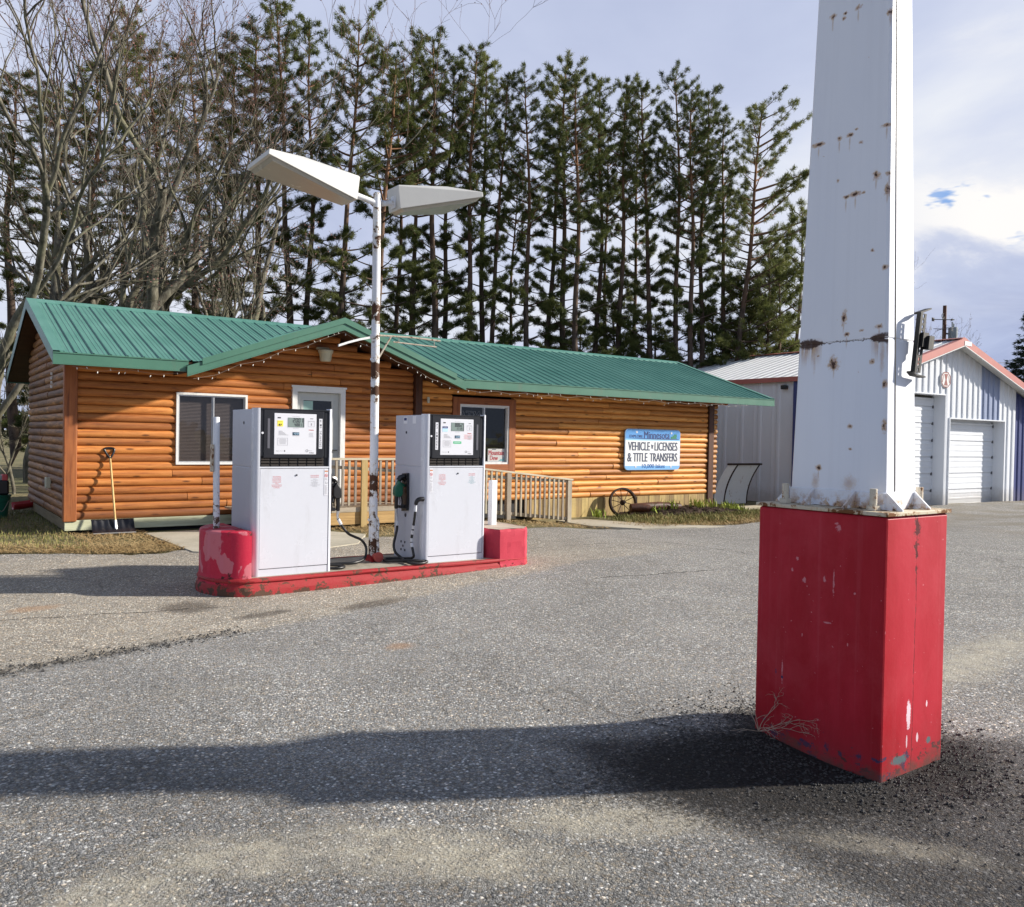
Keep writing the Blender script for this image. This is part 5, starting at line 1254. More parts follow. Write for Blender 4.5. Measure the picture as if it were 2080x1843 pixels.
def lamp_head(s, s0, l, tilt, w0, w1, zc, dy):
    ct, st = math.cos(tilt), math.sin(tilt)
    def P(a, w, h): return (4.22 + s * (s0 + a * ct - h * st * 0.5), 8.50 + w + dy * a, zc + a * st + h * ct)
    hA, hB = 0.255, 0.055
    mb = MB()
    b_ = [P(0, -w0, 0), P(0, w0, 0), P(l, w1, 0), P(l, -w1, 0)]
    m_ = [P(0, -w0, hA), P(0, w0, hA), P(l, w1, hB), P(l, -w1, hB)]
    t_ = [P(0.015, -w0 * .9, hA + .012), P(0.015, w0 * .9, hA + .012), P(l * .62, w1 * .55, hA * .62 + hB * .5), P(l * .62, -w1 * .55, hA * .62 + hB * .5)]
    v = b_ + m_ + t_
    f = [(3, 2, 1, 0), (0, 1, 5, 4), (1, 2, 6, 5), (2, 3, 7, 6), (3, 0, 4, 7), (4, 5, 9, 8), (5, 6, 10, 9), (6, 7, 11, 10), (7, 4, 8, 11), (8, 9, 10, 11)]
    mb.add(v, f)
    hd = mb.build("lamp_head", LAMPW, lamp)
    mod = hd.modifiers.new("soften", 'BEVEL'); mod.width = .006; mod.segments = 2
    mb = MB(); q = .90
    c = [P(.03, -w0 * q, -.002), P(.03, w0 * q, -.002), P(l * .97, w1 * .93, -.002), P(l * .97, -w1 * .93, -.002)]; d_ = [P(.06, -w0 * .8, -.034), P(.06, w0 * .8, -.034), P(l * .94, w1 * .86, -.034), P(l * .94, -w1 * .86, -.034)]
    mb.add(c + d_, [(0, 1, 5, 4), (1, 2, 6, 5), (2, 3, 7, 6), (3, 0, 4, 7), (4, 5, 6, 7)])
    mb.build("lens", LENS, hd)
    mb = MB(); a = P(-.02, 0, .10)
    mb.tube([(4.22, 8.50, zc + .045), (4.22 + s * 0.06, 8.50, zc + .055), a, P(.01, 0, .10)], .032, 12)
    mb.box(*[min(u_, v_) for u_, v_ in zip(P(-.012, -.055, .03), P(.0, .055, .17))], *[max(u_, v_) for u_, v_ in zip(P(-.012, -.055, .03), P(.0, .055, .17))])
    mb.build("arm", POLEW, hd, smooth=40)
lamp_head(1, 0.219, 0.945, 0.251, 0.135, 0.43, 4.073, 0.02)
lamp_head(-1, 0.30, 1.06, 0.214, 0.142, 0.32, 4.075, 0.0)
mb = MB()
mb.tube([(4.26, 8.5, 2.67), (4.7, 8.5, 2.682), (5.06, 8.5, 2.672)], .010, 6); mb.tube([(4.42, 8.5, 2.668), (4.262, 8.5, 2.405)], .009, 6); mb.tube([(4.52, 8.5, 2.66), (4.52, 8.5, 2.60)], .004, 5); mb.tube([(4.98, 8.5, 2.66), (4.98, 8.5, 2.60)], .004, 5); mb.tube([(4.45, 8.5, 2.612), (5.01, 8.5, 2.598)], .008, 6)
mb.build("hanger_bracket", worn_paint("rusted_rod", (0.45, 0.40, 0.33), (0.4, 0.36, 0.3), (0.13, 0.06, 0.03), (0.3, 0.17, 0.08), amt=0.8, scale=20), lamp, smooth=40)
mb = MB(); pts = [(4.19, 2.632), (4.03, 2.592), (3.90, 2.55), (3.787, 2.507)]
for (xa, za), (xb, zb) in zip(pts[:-1], pts[1:]): mb.add([(xa, 8.48, za), (xb, 8.48, zb), (xb, 8.48, zb + .024), (xa, 8.48, za + .024), (xa, 8.505, za), (xb, 8.505, zb), (xb, 8.505, zb + .024), (xa, 8.505, za + .024)], [(0, 1, 2, 3), (7, 6, 5, 4), (3, 2, 6, 7), (4, 5, 1, 0), (1, 5, 6, 2)])
mb.build("bent_strip", WHITE, lamp)

# ------------------------------------------------------------------ sign tower
tw = thing("sign_tower", (3.916, 2.474, 0), "tall rusted white steel sign column bolted on a chipped red base", "sign column")
bx0, bx1, by0, by1 = 3.642, 4.190, 2.119, 2.829
mb = MB(); mb.bbox(bx0, by0, -0.2, bx1, by1, 1.222, 0.012)
mb.build("base", TOWERR, tw)
mb = MB(); mb.bbox(bx0 - .012, by0 - .012, 1.224, bx1 + .012, by1 + .012, 1.242, 0.003)
mb.build("base_plate", worn_paint("rusty_plate_paint", (0.58, 0.52, 0.40), (0.52, 0.45, 0.34), (0.17, 0.075, 0.03), (0.46, 0.25, 0.08), amt=0.95, scale=11, rough=0.6), tw)
CX, CY = 3.916, 2.474
def half(z): return 0.140 - 0.0185 * (z - 1.3), 0.264 - 0.0235 * (z - 1.3)
mb = MB(); z0, z1 = 1.244, 8.0
(a0, b0), (a1, b1) = half(z0), half(z1)
def colring(z, o=0.0, c=0.012):
    a, b_ = half(z); a += o; b_ += o
    return [(CX - a + c, CY - b_, z), (CX + a - c, CY - b_, z), (CX + a, CY - b_ + c, z), (CX + a, CY + b_ - c, z), (CX + a - c, CY + b_, z), (CX - a + c, CY + b_, z), (CX - a, CY + b_ - c, z), (CX - a, CY - b_ + c, z)]
rs = [colring(z) for z in (1.244, 2.058, 2.062, 2.066, 2.070, 4.0, 8.0)]
rs[2] = colring(2.062, -0.004); rs[3] = colring(2.066, -0.004)
for a, b_ in zip(rs[:-1], rs[1:]):
    for i in range(8): mb.face([a[i], a[(i + 1) % 8], b_[(i + 1) % 8], b_[i]])
mb.face(rs[-1])
mb.build("column", TOWERW, tw, smooth=50)
mb = MB(); a, b_ = half(1.3)       # sleeve at the foot
rs = [colring(1.244, .006), colring(1.322, .006), colring(1.326, .0)]
for p_, q_ in zip(rs[:-1], rs[1:]):
    for i in range(8): mb.face([p_[i], p_[(i + 1) % 8], q_[(i + 1) % 8], q_[i]])
mb.build("foot_sleeve", TOWERW, tw)
mb = MB(); z = 1.33                 # grey-brown weld seam up the sunlit face
while z < 6:
    a, b_ = half(z); a2, b2 = half(z + .25); mb.tube([(CX - .055, CY - b_ - .0005, z), (CX - .055, CY - b2 - .0005, z + .25)], .0035, 5, caps=False); z += .25
mb.build("weld_seam", simple("seam_grey_brown", (0.30, 0.26, 0.20), 0.6, var=0.4, vscale=12), tw)
a, b_ = half(1.28)
def gusset(p, dxn, dyn, tx, ty, h=.085, l=.095, t=.010):
    x, y = p
    poly3 = [(x, y, 1.243), (x + dxn * l, y + dyn * l, 1.243), (x + dxn * l, y + dyn * l, 1.250), (x, y, 1.243 + h)]
    mb = MB(); A = [(a - tx * t / 2, b - ty * t / 2, c) for a, b, c in poly3]; B = [(a + tx * t / 2, b + ty * t / 2, c) for a, b, c in poly3]
    mb.add(A + B, [(0, 1, 2, 3), (7, 6, 5, 4), (0, 4, 5, 1), (1, 5, 6, 2), (2, 6, 7, 3), (3, 7, 4, 0)]); mb.build("gusset", TOWERW, tw)
for yy in (CY - .11, CY + .12): gusset((CX - a - .007, yy), -1, 0, 0, 1); gusset((CX + a + .007, yy), 1, 0, 0, 1)
for xx in (CX - .135, CX + .11): gusset((xx, CY - b_ - .007), 0, -1, 1, 0, l=.082); gusset((xx, CY + b_ + .007), 0, 1, 1, 0, l=.082)
RUSTB = worn_paint("rusty_bolt_paint", (0.60, 0.55, 0.45), (0.5, 0.42, 0.3), (0.20, 0.09, 0.04), (0.42, 0.22, 0.08), amt=0.7, scale=30, rough=0.6)
for sx_ in (-1, 1):
    for sy_ in (-1, 1):
        x, y = CX + sx_ * .205, CY + sy_ * .245
        mb = MB(); zz = 1.244; pts, rad = [(x, y, zz), (x, y, zz + .022)], [.031, .031]
        mb.tube(pts, rad, 6)
        pts, rad = [], []
        for q in range(15): pts.append((x, y, zz + .02 + q * .0058)); rad.append(.0185 if q % 2 else .0168)
        mb.tube(pts, rad, 12); mb.build("anchor_bolt", RUSTB, tw, smooth=40)
# black perforated angle bolted on the sunlit face
br = MB()
zb0, zb1 = 1.905, 2.195
ys = CY - half(2.05)[1]
def plate(mb, x0, x1, y, z0, z1, nh, t=.004, lean=0.0):
    """a strip with round holes in the X-Z plane"""
    hp = (z1 - z0) / nh; xm = (x0 + x1) / 2; r = min(.0085, (x1 - x0) * .26)
    for k in range(nh):
        za, zb = z0 + k * hp, z0 + (k + 1) * hp; zm = (za + zb) / 2
        ring = [(xm + r * math.cos(2 * math.pi * q / 12 + .26), zm + 1.25 * r * math.sin(2 * math.pi * q / 12 + .26)) for q in range(12)]
        out = []
        for q in range(12):
            c, s_ = math.cos(2 * math.pi * q / 12 + .26), math.sin(2 * math.pi * q / 12 + .26); m_ = max(abs(c), abs(s_))
            out.append((xm + (x1 - x0) / 2 * c / m_, zm + hp / 2 * s_ / m_))
        for q in range(12):
            r2 = (q + 1) % 12
            for yy in (y - t / 2, y + t / 2): mb.face([(p[0] + lean * (p[1] - z0), yy, p[1]) for p in (out[q], out[r2], ring[r2], ring[q])])
            mb.face([(ring[q][0] + lean * (ring[q][1] - z0), y - t / 2, ring[q][1]), (ring[r2][0] + lean * (ring[r2][1] - z0), y - t / 2, ring[r2][1]), (ring[r2][0] + lean * (ring[r2][1] - z0), y + t / 2, ring[r2][1]), (ring[q][0] + lean * (ring[q][1] - z0), y + t / 2, ring[q][1])])
LEAN = 0.155
plate(br, 3.945, 3.998, ys - .052, zb0, zb1, 11, lean=LEAN)
brk = br.build("perforated_bracket", DARKSTEEL, tw)
mb = MB()
def leanbox(x0, x1, y0, y1, z0, z1):
    o0, o1 = LEAN * (z0 - zb0), LEAN * (z1 - zb0)
    mb.add([(x0 + o0, y0, z0), (x1 + o0, y0, z0), (x1 + o0, y1, z0), (x0 + o0, y1, z0), (x0 + o1, y0, z1), (x1 + o1, y0, z1), (x1 + o1, y1, z1), (x0 + o1, y1, z1)], [(0, 3, 2, 1), (4, 5, 6, 7), (0, 1, 5, 4), (1, 2, 6, 5), (2, 3, 7, 6), (3, 0, 4, 7)])
leanbox(3.938, 3.944, ys - .058, ys - .036, zb0, zb1)
leanbox(3.99, 4.035, ys - .085, ys - .054, 2.02, 2.085); leanbox(3.96, 4.01, ys - .07, ys - .03, 2.03, 2.10)
mb.add([(3.985, ys - .055, 2.19), (4.085, ys - .055, 2.222), (4.085, ys - .055, 2.229), (3.985, ys - .055, 2.20), (3.985, ys - .02, 2.19), (4.085, ys - .02, 2.222), (4.085, ys - .02, 2.229), (3.985, ys - .02, 2.20)], [(0, 1, 2, 3), (7, 6, 5, 4), (0, 4, 5, 1), (3, 2, 6, 7), (1, 5, 6, 2), (0, 3, 7, 4)])
mb.add([(3.935, ys - .055, 1.912), (3.96, ys - .055, 1.898), (4.045, ys - .055, 1.892), (4.045, ys - .055, 1.885), (3.96, ys - .055, 1.89), (3.93, ys - .055, 1.906)] + [(3.935, ys - .02, 1.912), (3.96, ys - .02, 1.898), (4.045, ys - .02, 1.892), (4.045, ys - .02, 1.885), (3.96, ys - .02, 1.89), (3.93, ys - .02, 1.906)],
       [(0, 1, 4, 5), (1, 2, 3, 4), (6, 11, 10, 7), (7, 10, 9, 8), (0, 6, 7, 1), (1, 7, 8, 2), (2, 8, 9, 3), (3, 9, 10, 4), (4, 10, 11, 5)])
mb.build("bracket_flange", DARKSTEEL, brk)
# the sign box high up, above the picture
# dry weed at the foot of the tower
wd = thing("dead_weed", (3.60, 2.80, 0.05), "dry pale weed stalk at the left foot of the red tower base", "weed")
mb = MB()
base = Vector((3.605, 2.77, 0.055)); wr = random.Random(4)
def weed(p, d, L, r, lev):
    pts = [p]; n = 5
    for i in range(n):
        d = (d + Vector((wr.gauss(0, .16), wr.gauss(0, .16), wr.gauss(-.05, .14)))).normalized(); p = p + d * L / n
        if p.x > 3.632 and p.y < 2.84: p.x = 3.632 - wr.uniform(0, .01)
        pts.append(p)
        if lev < 3 and i > 0 and wr.random() < .62:
            weed(p, (d + Vector((wr.gauss(0, .5), wr.gauss(0, .6), wr.gauss(.15, .4)))).normalized(), L * wr.uniform(.3, .55), r * .65, lev + 1)
    mb.tube(pts, [r * (1 - .6 * i / n) for i in range(n + 1)], 4)
for d_ in ((-.05, -.35, 1), (-.1, .2, .9), (-.12, -1, .25), (-.08, -.8, .6), (-1, .1, .22), (-.7, -.5, .4), (-.2, -.15, 1)): weed(base.copy(), Vector(d_).normalized(), wr.uniform(.16, .30), .0021, 0)
mb.build("stalk", simple("dry_stalk", (0.42, 0.33, 0.25), 0.8, var=0.2), wd)

# ------------------------------------------------------------------ steel garage
gar = thing("steel_garage", (23.5, 16, 0), "white ribbed steel garage with faded red trim and two roll-up doors", "building")
GX0, GX1, GY0, GY1, GRX, GRZ, GEZ = 19.5, 27.42, 11.95, 30.0, 23.55, 4.50, 3.33
GS = (GRZ - GEZ) / (GRX - GX0)
def gtop(x): return GRZ - 0.05 - GS * abs(x - GRX)
def steel(name, col, rust=0.0, soil=0.2):
    m, nt, b = newmat(name); p = POS(nt); z = nt.sep(p)[2]
    n1 = nt.noise(nt.mapv(p, (1, 1, 0.3)), 1.3, 5, 0.65); n2 = nt.noise(p, 6, 6, 0.7)
    c = nt.mix(nt.math('MULTIPLY', nt.smooth(n1, 0.4, 0.7), 0.25), col, tuple(q * 0.72 for q in col))
    lowd = nt.math('MULTIPLY', nt.smooth(nt.math('ADD', z, nt.math('MULTIPLY', n2, 0.5)), 0.55, 0.05), soil * 2)
    c = nt.mix(lowd, c, (0.24, 0.19, 0.13))
    if rust:
        st = nt.smooth(nt.noise(nt.mapv(p, (0.5, 1.3, 1)), 1.1, 6, 0.7), 0.62, 0.72)
        c = nt.mix(nt.math('MULTIPLY', st, rust), c, (0.30, 0.16, 0.09))
    setin(nt, b, Base_Color=c, Roughness=0.42)
    bump(nt, b, n1, 0.08, 0.02)
    return m
STW = steel("white_steel_panel", (0.70, 0.73, 0.77)); STB = steel("navy_steel_panel", (0.045, 0.06, 0.19), soil=0.1); STG = steel("bluegrey_steel_panel", (0.26, 0.31, 0.45)); STR = steel("white_roof_steel", (0.68, 0.69, 0.70), rust=0.8, soil=0)
TRIMR = simple("faded_red_trim", (0.42, 0.135, 0.11), 0.5, var=0.15, vscale=2, dirt=0.2)
def ribbed(mb, axis, const, a0, a1, zb, zt, out, pitch=0.305, d=0.032, rows=1, extra=()):
    """upright ribbed sheet; zb, zt functions of a"""
    bps = [a0]; k = math.floor(a0 / pitch) - 1; pr = []
    prof = ((0.0, 0.0), (0.40, 0.0), (0.46, 1.0), (0.58, 1.0), (0.64, 0.0), (0.78, 0), (0.80, .25), (0.86, .25), (0.88, 0))
    pts = []
    while k * pitch < a1 + pitch:
        for f_, h_ in prof: pts.append(((k + f_) * pitch, h_))
        k += 1
    xs = np.array([p[0] for p in pts]); hs = np.array([p[1] for p in pts])
    br_ = sorted(set([a0, a1] + [float(v) for v in xs if a0 < v < a1] + [v for v in extra if a0 < v < a1] + [v - 1e-4 for v in extra if a0 < v < a1]))
    for p, q in zip(br_[:-1], br_[1:]):
        m_ = (p + q) / 2
        if zt(m_) <= zb(m_): continue
        dp, dq = np.interp(p, xs, hs) * d, np.interp(q, xs, hs) * d
        P = lambda a, dd, z: (a, const + out * dd, z) if axis == 'x' else (const + out * dd, a, z)
        mb.face([P(p, dp, zb(m_)), P(q, dq, zb(m_)), P(q, dq, zt(q)), P(p, dp, zt(p))])
D1 = (20.05, 23.25, 2.96); D2 = (23.54, 26.76, 2.33)
zbot = lambda x: D1[2] if D1[0] < x < D1[1] else (D2[2] if D2[0] < x < D2[1] else -0.3)
mb = MB(); ribbed(mb, 'x', GY0, GX0, 25.33, zbot, gtop, -1, extra=(D1[0], D1[1], D2[0], D2[1], GRX)); ribbed(mb, 'x', GY0, 26.40, GX1, zbot, gtop, -1, extra=(D2[1],)); mb.build("front_wall", STW, gar)
mb = MB(); ribbed(mb, 'x', GY0, 25.33, 26.40, zbot, gtop, -1); mb.build("front_wall", STG, gar, label="blue grey panel strip above the small door")
mb = MB(); ribbed(mb, 'x', GY0 + .08, GX1 + .01, 31.0, lambda x: -0.3, lambda x: max(gtop(x), 1.5), -1); mb.build("front_wall", STB, gar, label="navy panel beyond the corner")
mb = MB(); ribbed(mb, 'y', GX0, GY0, GY1, lambda y: -0.35, lambda y: GEZ - 0.06, -1, pitch=0.62, d=0.02); mb.build("side_wall", STW, gar)
mb = MB(); mb.box(GX0 - .075, 13.93, -.2, GX0 - .025, 14.06, 3.24); mb.build("downspout", STB, gar)
mb = MB(); mb.box(GX0 - 0.028, GY0 - .034, -0.3, GX0 + .09, GY0 + .02, GEZ - .1); mb.box(GX1 - .09, GY0 - .036, -0.3, GX1 + .005, GY0 + .02, gtop(GX1) - 0.02); mb.build("corner_trim", STW, gar)
mb = MB()
for (a, b_, h) in (D1, D2):
    for xa in (a, b_): mb.box(xa - .001 if xa == b_ else xa - .02, GY0 - .04, -.3, xa + .02 if xa == b_ else xa + .001, GY0 + .33, h - .0)
    mb.box(a - .02, GY0 - .042, h, b_ + .02, GY0 + .33, h + .03)
mb.box(D1[1] + .021, GY0 + .02, -.3, D2[0] - .021, GY0 + .33, 2.3)
mb.build("door_jamb", STW, gar)
def roller(x0, x1, h, nm):
    mb = MB(); y = GY0 + 0.30; z = -0.14; sec = 0.46
    while z < h:
        zt_ = min(z + sec, h)
        prof = [(0, 0), (0.012, .012), (.055, .012), (.062, 0.0), (.17, 0), (.178, .010), (.225, .010), (.232, 0), (.34, 0), (.348, .010), (.395, .010), (.402, 0), (sec - .004, 0)]
        pr = [(min(z + a, zt_), d) for a, d in prof if z + a <= zt_ + .01]
        for (za, da), (zb_, db) in zip(pr[:-1], pr[1:]): mb.face([(x0, y - da, za), (x1, y - da, za), (x1, y - db, zb_), (x0, y - db, zb_)])
        mb.face([(x0, y + .012, pr[-1][0]), (x1, y + .012, pr[-1][0]), (x1, y + .012, pr[-1][0] + .008), (x0, y + .012, pr[-1][0] + .008)])
        z = zt_ + .006
    o = mb.build("overhead_door", STW, gar, label=nm)
    mb = MB()
    k = 0; z = -0.14 + .46
    while z < h: mb.box(x1 - .07, y - .02, z - .04, x1 - .01, y + .001, z + .04); z += .466
    mb.build("hinge", simple("dark_hinge", (0.08, 0.08, 0.09), .5), o)
roller(D1[0], D1[1], D1[2], "tall overhead door partly behind the tower"); roller(D2[0], D2[1], D2[2], "smaller overhead door at the right")
# roof
mb = MB(); yF = GY0 - 0.36
def rroof(mb, xa, za, xb, zb):
    y = yF; nrm = Vector((-(zb - za), 0, xb - xa)); nrm = nrm if nrm.z > 0 else -nrm; nrm.normalize()
    ys_, hs_ = [yF], [0.0]
    while y < GY1 - .3:
        for f_, h_ in ((.10, 0), (.118, .02), (.142, .02), (.16, 0), (.225, 0), (.23, .006), (.25, .006), (.255, 0)): ys_.append(y + f_); hs_.append(h_)
        y += .305
    v = []
    for yy, hh in zip(ys_, hs_): v += [(xa + nrm.x * hh, yy, za + nrm.z * hh), (xb + nrm.x * hh, yy, zb + nrm.z * hh)]
    mb.add(v, [(2 * i, 2 * i + 1, 2 * i + 3, 2 * i + 2) for i in range(len(ys_) - 1)])
rroof(mb, GX0 - 0.12, gtop(GX0 - .12) + 0.06, GRX, GRZ + .01); rroof(mb, 29.6, gtop(29.6) + 0.06, GRX, GRZ + .01)
grf = mb.build("roof", STR, gar)
mb = MB()
for xe in (GX0 - .12, 29.6):
    s = 1 if xe < GRX else -1
    q = [(xe, gtop(xe) - .10), (GRX, GRZ - .165), (GRX, GRZ + .035), (xe, gtop(xe) + .085)]
    mb.prism(q if s > 0 else q[::-1], yF - .02, yF, 'y')
    q = [(xe, gtop(xe) + .066), (GRX, GRZ + .016), (GRX, GRZ + .036), (xe, gtop(xe) + .086)]
    mb.prism(q if s > 0 else q[::-1], yF, yF + .14, 'y')
mb.box(GX0 - .15, yF, GEZ - .10, GX0 - .12, GY1, GEZ + .03)
mb.build("fascia", TRIMR, grf)
mb = MB()
for xe in (GX0 - .1, 29.6):
    s = 1 if xe < GRX else -1
    q = [(xe, gtop(xe) - .035), (GRX, gtop(GRX) - .035), (GRX, gtop(GRX) - .01), (xe, gtop(xe) - .01)]
    mb.prism(q if s > 0 else q[::-1], yF + .001, GY0 - .036, 'y')
    q = [(xe, gtop(xe) - .125), (GRX, GRZ - .19), (GRX, GRZ - .168), (xe, gtop(xe) - .103)]
    mb.prism(q if s > 0 else q[::-1], yF - .025, yF + .03, 'y')
mb.build("soffit", simple("white_soffit", (0.60, 0.61, 0.60), .5, var=.06), grf)
mb = MB(); mb.box(23.52, yF - .03, 4.33, 23.90, yF - .021, 4.45); mb.build("ridge_plate", WHITE, grf)
mb = MB(); mb.prism([(GRX - .2, GRZ + .012), (GRX, GRZ + .055), (GRX + .2, GRZ + .012), (GRX, GRZ + .02)], yF, GY1, 'y'); mb.build("ridge_cap", TRIMR, grf)
mb = MB(); mb.box(GX0 + .06, GY0 + .35, -.3, 30.9, GY0 + .4, 2.9); mb.box(GX0 + .06, GY1 - .1, -.3, 30.9, GY1, 3.2); mb.box(30.8, GY0 + .1, -.3, 31, GY1, 2.4); mb.build("inner_wall", STW, gar)
mb = MB(); mb.bbox(GX0 - .16, 14.25, 3.03, GX0 - .035, 14.42, 3.14, .02); mb.build("side_lamp", BLACKM, gar)
# hexagon badge with an hourglass
mb = MB(); ex, ez, ey = 23.22, 3.39, GY0 - .05; ew, eh = .245, .21
hexo = [(ex, ez + eh), (ex + ew * .75, ez + eh * .62)][:0] + [(ex - ew * .45, ez + eh), (ex + ew * .45, ez + eh), (ex + ew, ez + .1), (ex + ew, ez - .1), (ex + ew * .45, ez - eh), (ex - ew * .45, ez - eh), (ex - ew, ez - .1), (ex - ew, ez + .1)]
mb.prism(hexo, ey, ey + .02, 'y'); eb = mb.build("badge", WHITE, gar)
RB = simple("brown_red_badge", (0.22, 0.05, 0.04), .5)
mb = MB()
for i in range(8):
    a, b_ = hexo[i], hexo[(i + 1) % 8]; k = .88
    mb.face([(a[0], ey - .004, a[1]), (b_[0], ey - .004, b_[1]), (ex + (b_[0] - ex) * k, ey - .004, ez + (b_[1] - ez) * k), (ex + (a[0] - ex) * k, ey - .004, ez + (a[1] - ez) * k)])
mb.face([(ex - .10, ey - .004, ez + .16), (ex + .10, ey - .004, ez + .16), (ex + .03, ey - .004, ez), (ex - .03, ey - .004, ez)]); mb.face([(ex - .03, ey - .004, ez), (ex + .03, ey - .004, ez), (ex + .10, ey - .004, ez - .16), (ex - .10, ey - .004, ez - .16)])
for s in (-1, 1): mb.face([(ex + s * .13, ey - .004, ez + .12), (ex + s * .15, ey - .004, ez + .12), (ex + s * .20, ey - .004, ez - .08), (ex + s * .17, ey - .004, ez - .08)])
mb.build("badge_mark", RB, eb)

# the whole garage sits a little farther off and larger than first drawn: resize it about its own base
K_ = 1.13
gar.scale = (K_, K_, K_); gar.location = (23.5 * K_, 16 * K_, 1.55 - 1.55 * K_)
# weathervane on the garage ridge
wv = thing("weathervane", (23.55, 12.2, 4.53), "black weathervane with arrow and compass letters on the garage ridge", "weathervane")
mb = MB(); mb.tube([(23.55, 12.2, 4.5), (23.55, 12.2, 5.28)], .012, 6)
dx_, dy_ = .81, -.58; c0 = Vector((23.55, 12.2, 5.10)); dv = Vector((dx_, dy_, 0))
mb.tube([c0 - dv * .29, c0 + dv * .29], .011, 6)
q = c0 - dv * .27; mb.box(q.x - .08, q.y - .006, q.z - .05, q.x + .05, q.y + .006, q.z + .05)
mb.tube([c0 + dv * .24, c0 + dv * .34], [.04, .003], 4)
c1_ = Vector((23.55, 12.2, 4.84)); mb.tube([c1_ - dv * .26, c1_ + dv * .26], .008, 6); mb.tube([c1_ - Vector((.58, .81, 0)) * .3, c1_ + Vector((.58, .81, 0)) * .3], .008, 6)
mb.tube([(23.55 + .07 * math.cos(t), 12.2, 5.20 + .07 * math.sin(t)) for t in np.linspace(0, 2 * math.pi, 13)], .008, 5, caps=False)
lt = c1_ - dv * .33
text(mb, "W", lt.x - .08, lt.x + .06, lt.z - .055, lt.z + .055, lt.y); text(mb, "E", (c1_ + dv * .27).x - .03, (c1_ + dv * .27).x + .07, c1_.z - .055, c1_.z + .055, (c1_ + dv * .27).y)
wv.scale = (K_, K_, K_); wv.location = (23.55 * K_, 12.2 * K_, 1.55 + (4.53 - 1.55) * K_)
mb_off = wv.location.copy(); wv.location = (23.55, 12.2, 4.53)
mb.build("vane", simple("black_iron", (0.02, 0.018, 0.018), .6), wv)

wv.location = mb_off
# ------------------------------------------------------------------ objects around the cabin
sg = thing("licence_sign", (14.34, YF - .07, 1.345), "blue and white licence plate shaped sign on the right log wall", "sign")
sx0, sx1, sz0, sz1 = 13.43, 15.25, .875, 1.83; r = .10; sy = YF - .115
def rr(x0, z0, x1, z1, r_, n_=6):
    o = []
    for cx, cz, a in ((x1 - r_, z0 + r_, -math.pi / 2), (x1 - r_, z1 - r_, 0), (x0 + r_, z1 - r_, math.pi / 2), (x0 + r_, z0 + r_, math.pi)):
        o += [(cx + r_ * math.cos(a + math.pi / 2 * k / n_), cz + r_ * math.sin(a + math.pi / 2 * k / n_)) for k in range(n_ + 1)]
    return o
SB = lambda nm, c: simple(nm, c, .38, var=.05, vscale=3, dirt=.06)
mb = MB(); mb.prism(rr(sx0, sz0, sx1, sz1, r), sy, sy + .03, 'y'); pl = mb.build("plate", SB("sign_edge_blue", (0.32, 0.50, 0.72)), sg)
U = lambda u: sx0 + u * (sx1 - sx0); V = lambda v: sz0 + v * (sz1 - sz0)
def clipband(mb, v0, v1, y, inset=.012):
    P_ = rr(sx0 + inset, sz0 + inset, sx1 - inset, sz1 - inset, r - inset)
    a, b_ = V(v0), V(v1)
    def clip(P, z, up_):
        o = []
        for i in range(len(P)):
            p, q = P[i], P[(i + 1) % len(P)]; ip, iq = (p[1] >= z) == up_, (q[1] >= z) == up_
            if ip: o.append(p)
            if ip != iq: t = (z - p[1]) / (q[1] - p[1]); o.append((p[0] + t * (q[0] - p[0]), z))
        return o
    P_ = clip(clip(P_, a, True), b_, False)
    mb.face([(p[0], y, p[1]) for p in P_])
mb = MB(); clipband(mb, .76, 1.0, sy - .0015); mb.build("sky_band", SB("sign_sky_blue", (0.10, 0.31, 0.66)), sg)
mb = MB(); clipband(mb, .72, .76, sy - .0015); mb.build("water_band", SB("sign_water_blue", (0.30, 0.58, 0.82)), sg)
mb = MB(); clipband(mb, .10, .72, sy - .0015); mb.build("white_band", SB("sign_white", (0.78, 0.80, 0.80)), sg)
mb = MB(); clipband(mb, 0.0, .10, sy - .0015); mb.build("lower_band", SB("sign_lower_blue", (0.22, 0.47, 0.80)), sg)
mb = MB(); yy = sy - .004
text(mb, "EXPLORE", U(.075), U(.305), V(.79), V(.855), yy, bold=.003); text(mb, "Minnesota", U(.33), U(.795), V(.775), V(.945), yy, bold=.005)
mb.face([(U(.03), yy, V(.765)), (U(.30), yy, V(.755)), (U(.97), yy, V(.75)), (U(.97), yy, V(.765)), (U(.60), yy, V(.775)), (U(.3), yy, V(.772))])
mb.build("lettering", INKBL, sg)
INKS = simple("slate_ink", (0.035, 0.05, 0.10), .6, var=.05)
mb = MB()
text(mb, "VEHICLE", U(.055), U(.435), V(.475), V(.685), yy, bold=.007); text(mb, "LICENSES", U(.525), U(.945), V(.475), V(.685), yy, bold=.007)
text(mb, "&", U(.045), U(.115), V(.205), V(.415), yy, bold=.007); text(mb, "TITLE", U(.145), U(.395), V(.205), V(.415), yy, bold=.007); text(mb, "TRANSFERS", U(.44), U(.945), V(.205), V(.415), yy, bold=.007)
mb.face([(U(.460), yy, V(.625)), (U(.475), yy, V(.625)), (U(.482), yy, V(.61)), (U(.505), yy, V(.605)), (U(.492), yy, V(.575)), (U(.490), yy, V(.545)), (U(.500), yy, V(.525)), (U(.466), yy, V(.525)), (U(.466), yy, V(.56))])
mb.build("lettering", INKS, sg)
mb = MB(); text(mb, "10,000 lakes", U(.305), U(.715), V(.03), V(.145), yy, bold=.003); mb.build("lettering", SB("sign_mid_blue", (0.035, 0.14, 0.42)), sg)
mb = MB()
for cx_, cz_ in ((.2, .925), (.83, .915), (.19, .08), (.83, .075)):
    mb.face([(U(cx_) + .028 * math.cos(t), yy - .002, V(cz_) + .026 * math.sin(t)) for t in np.linspace(0, 2 * math.pi, 14)[:-1]])
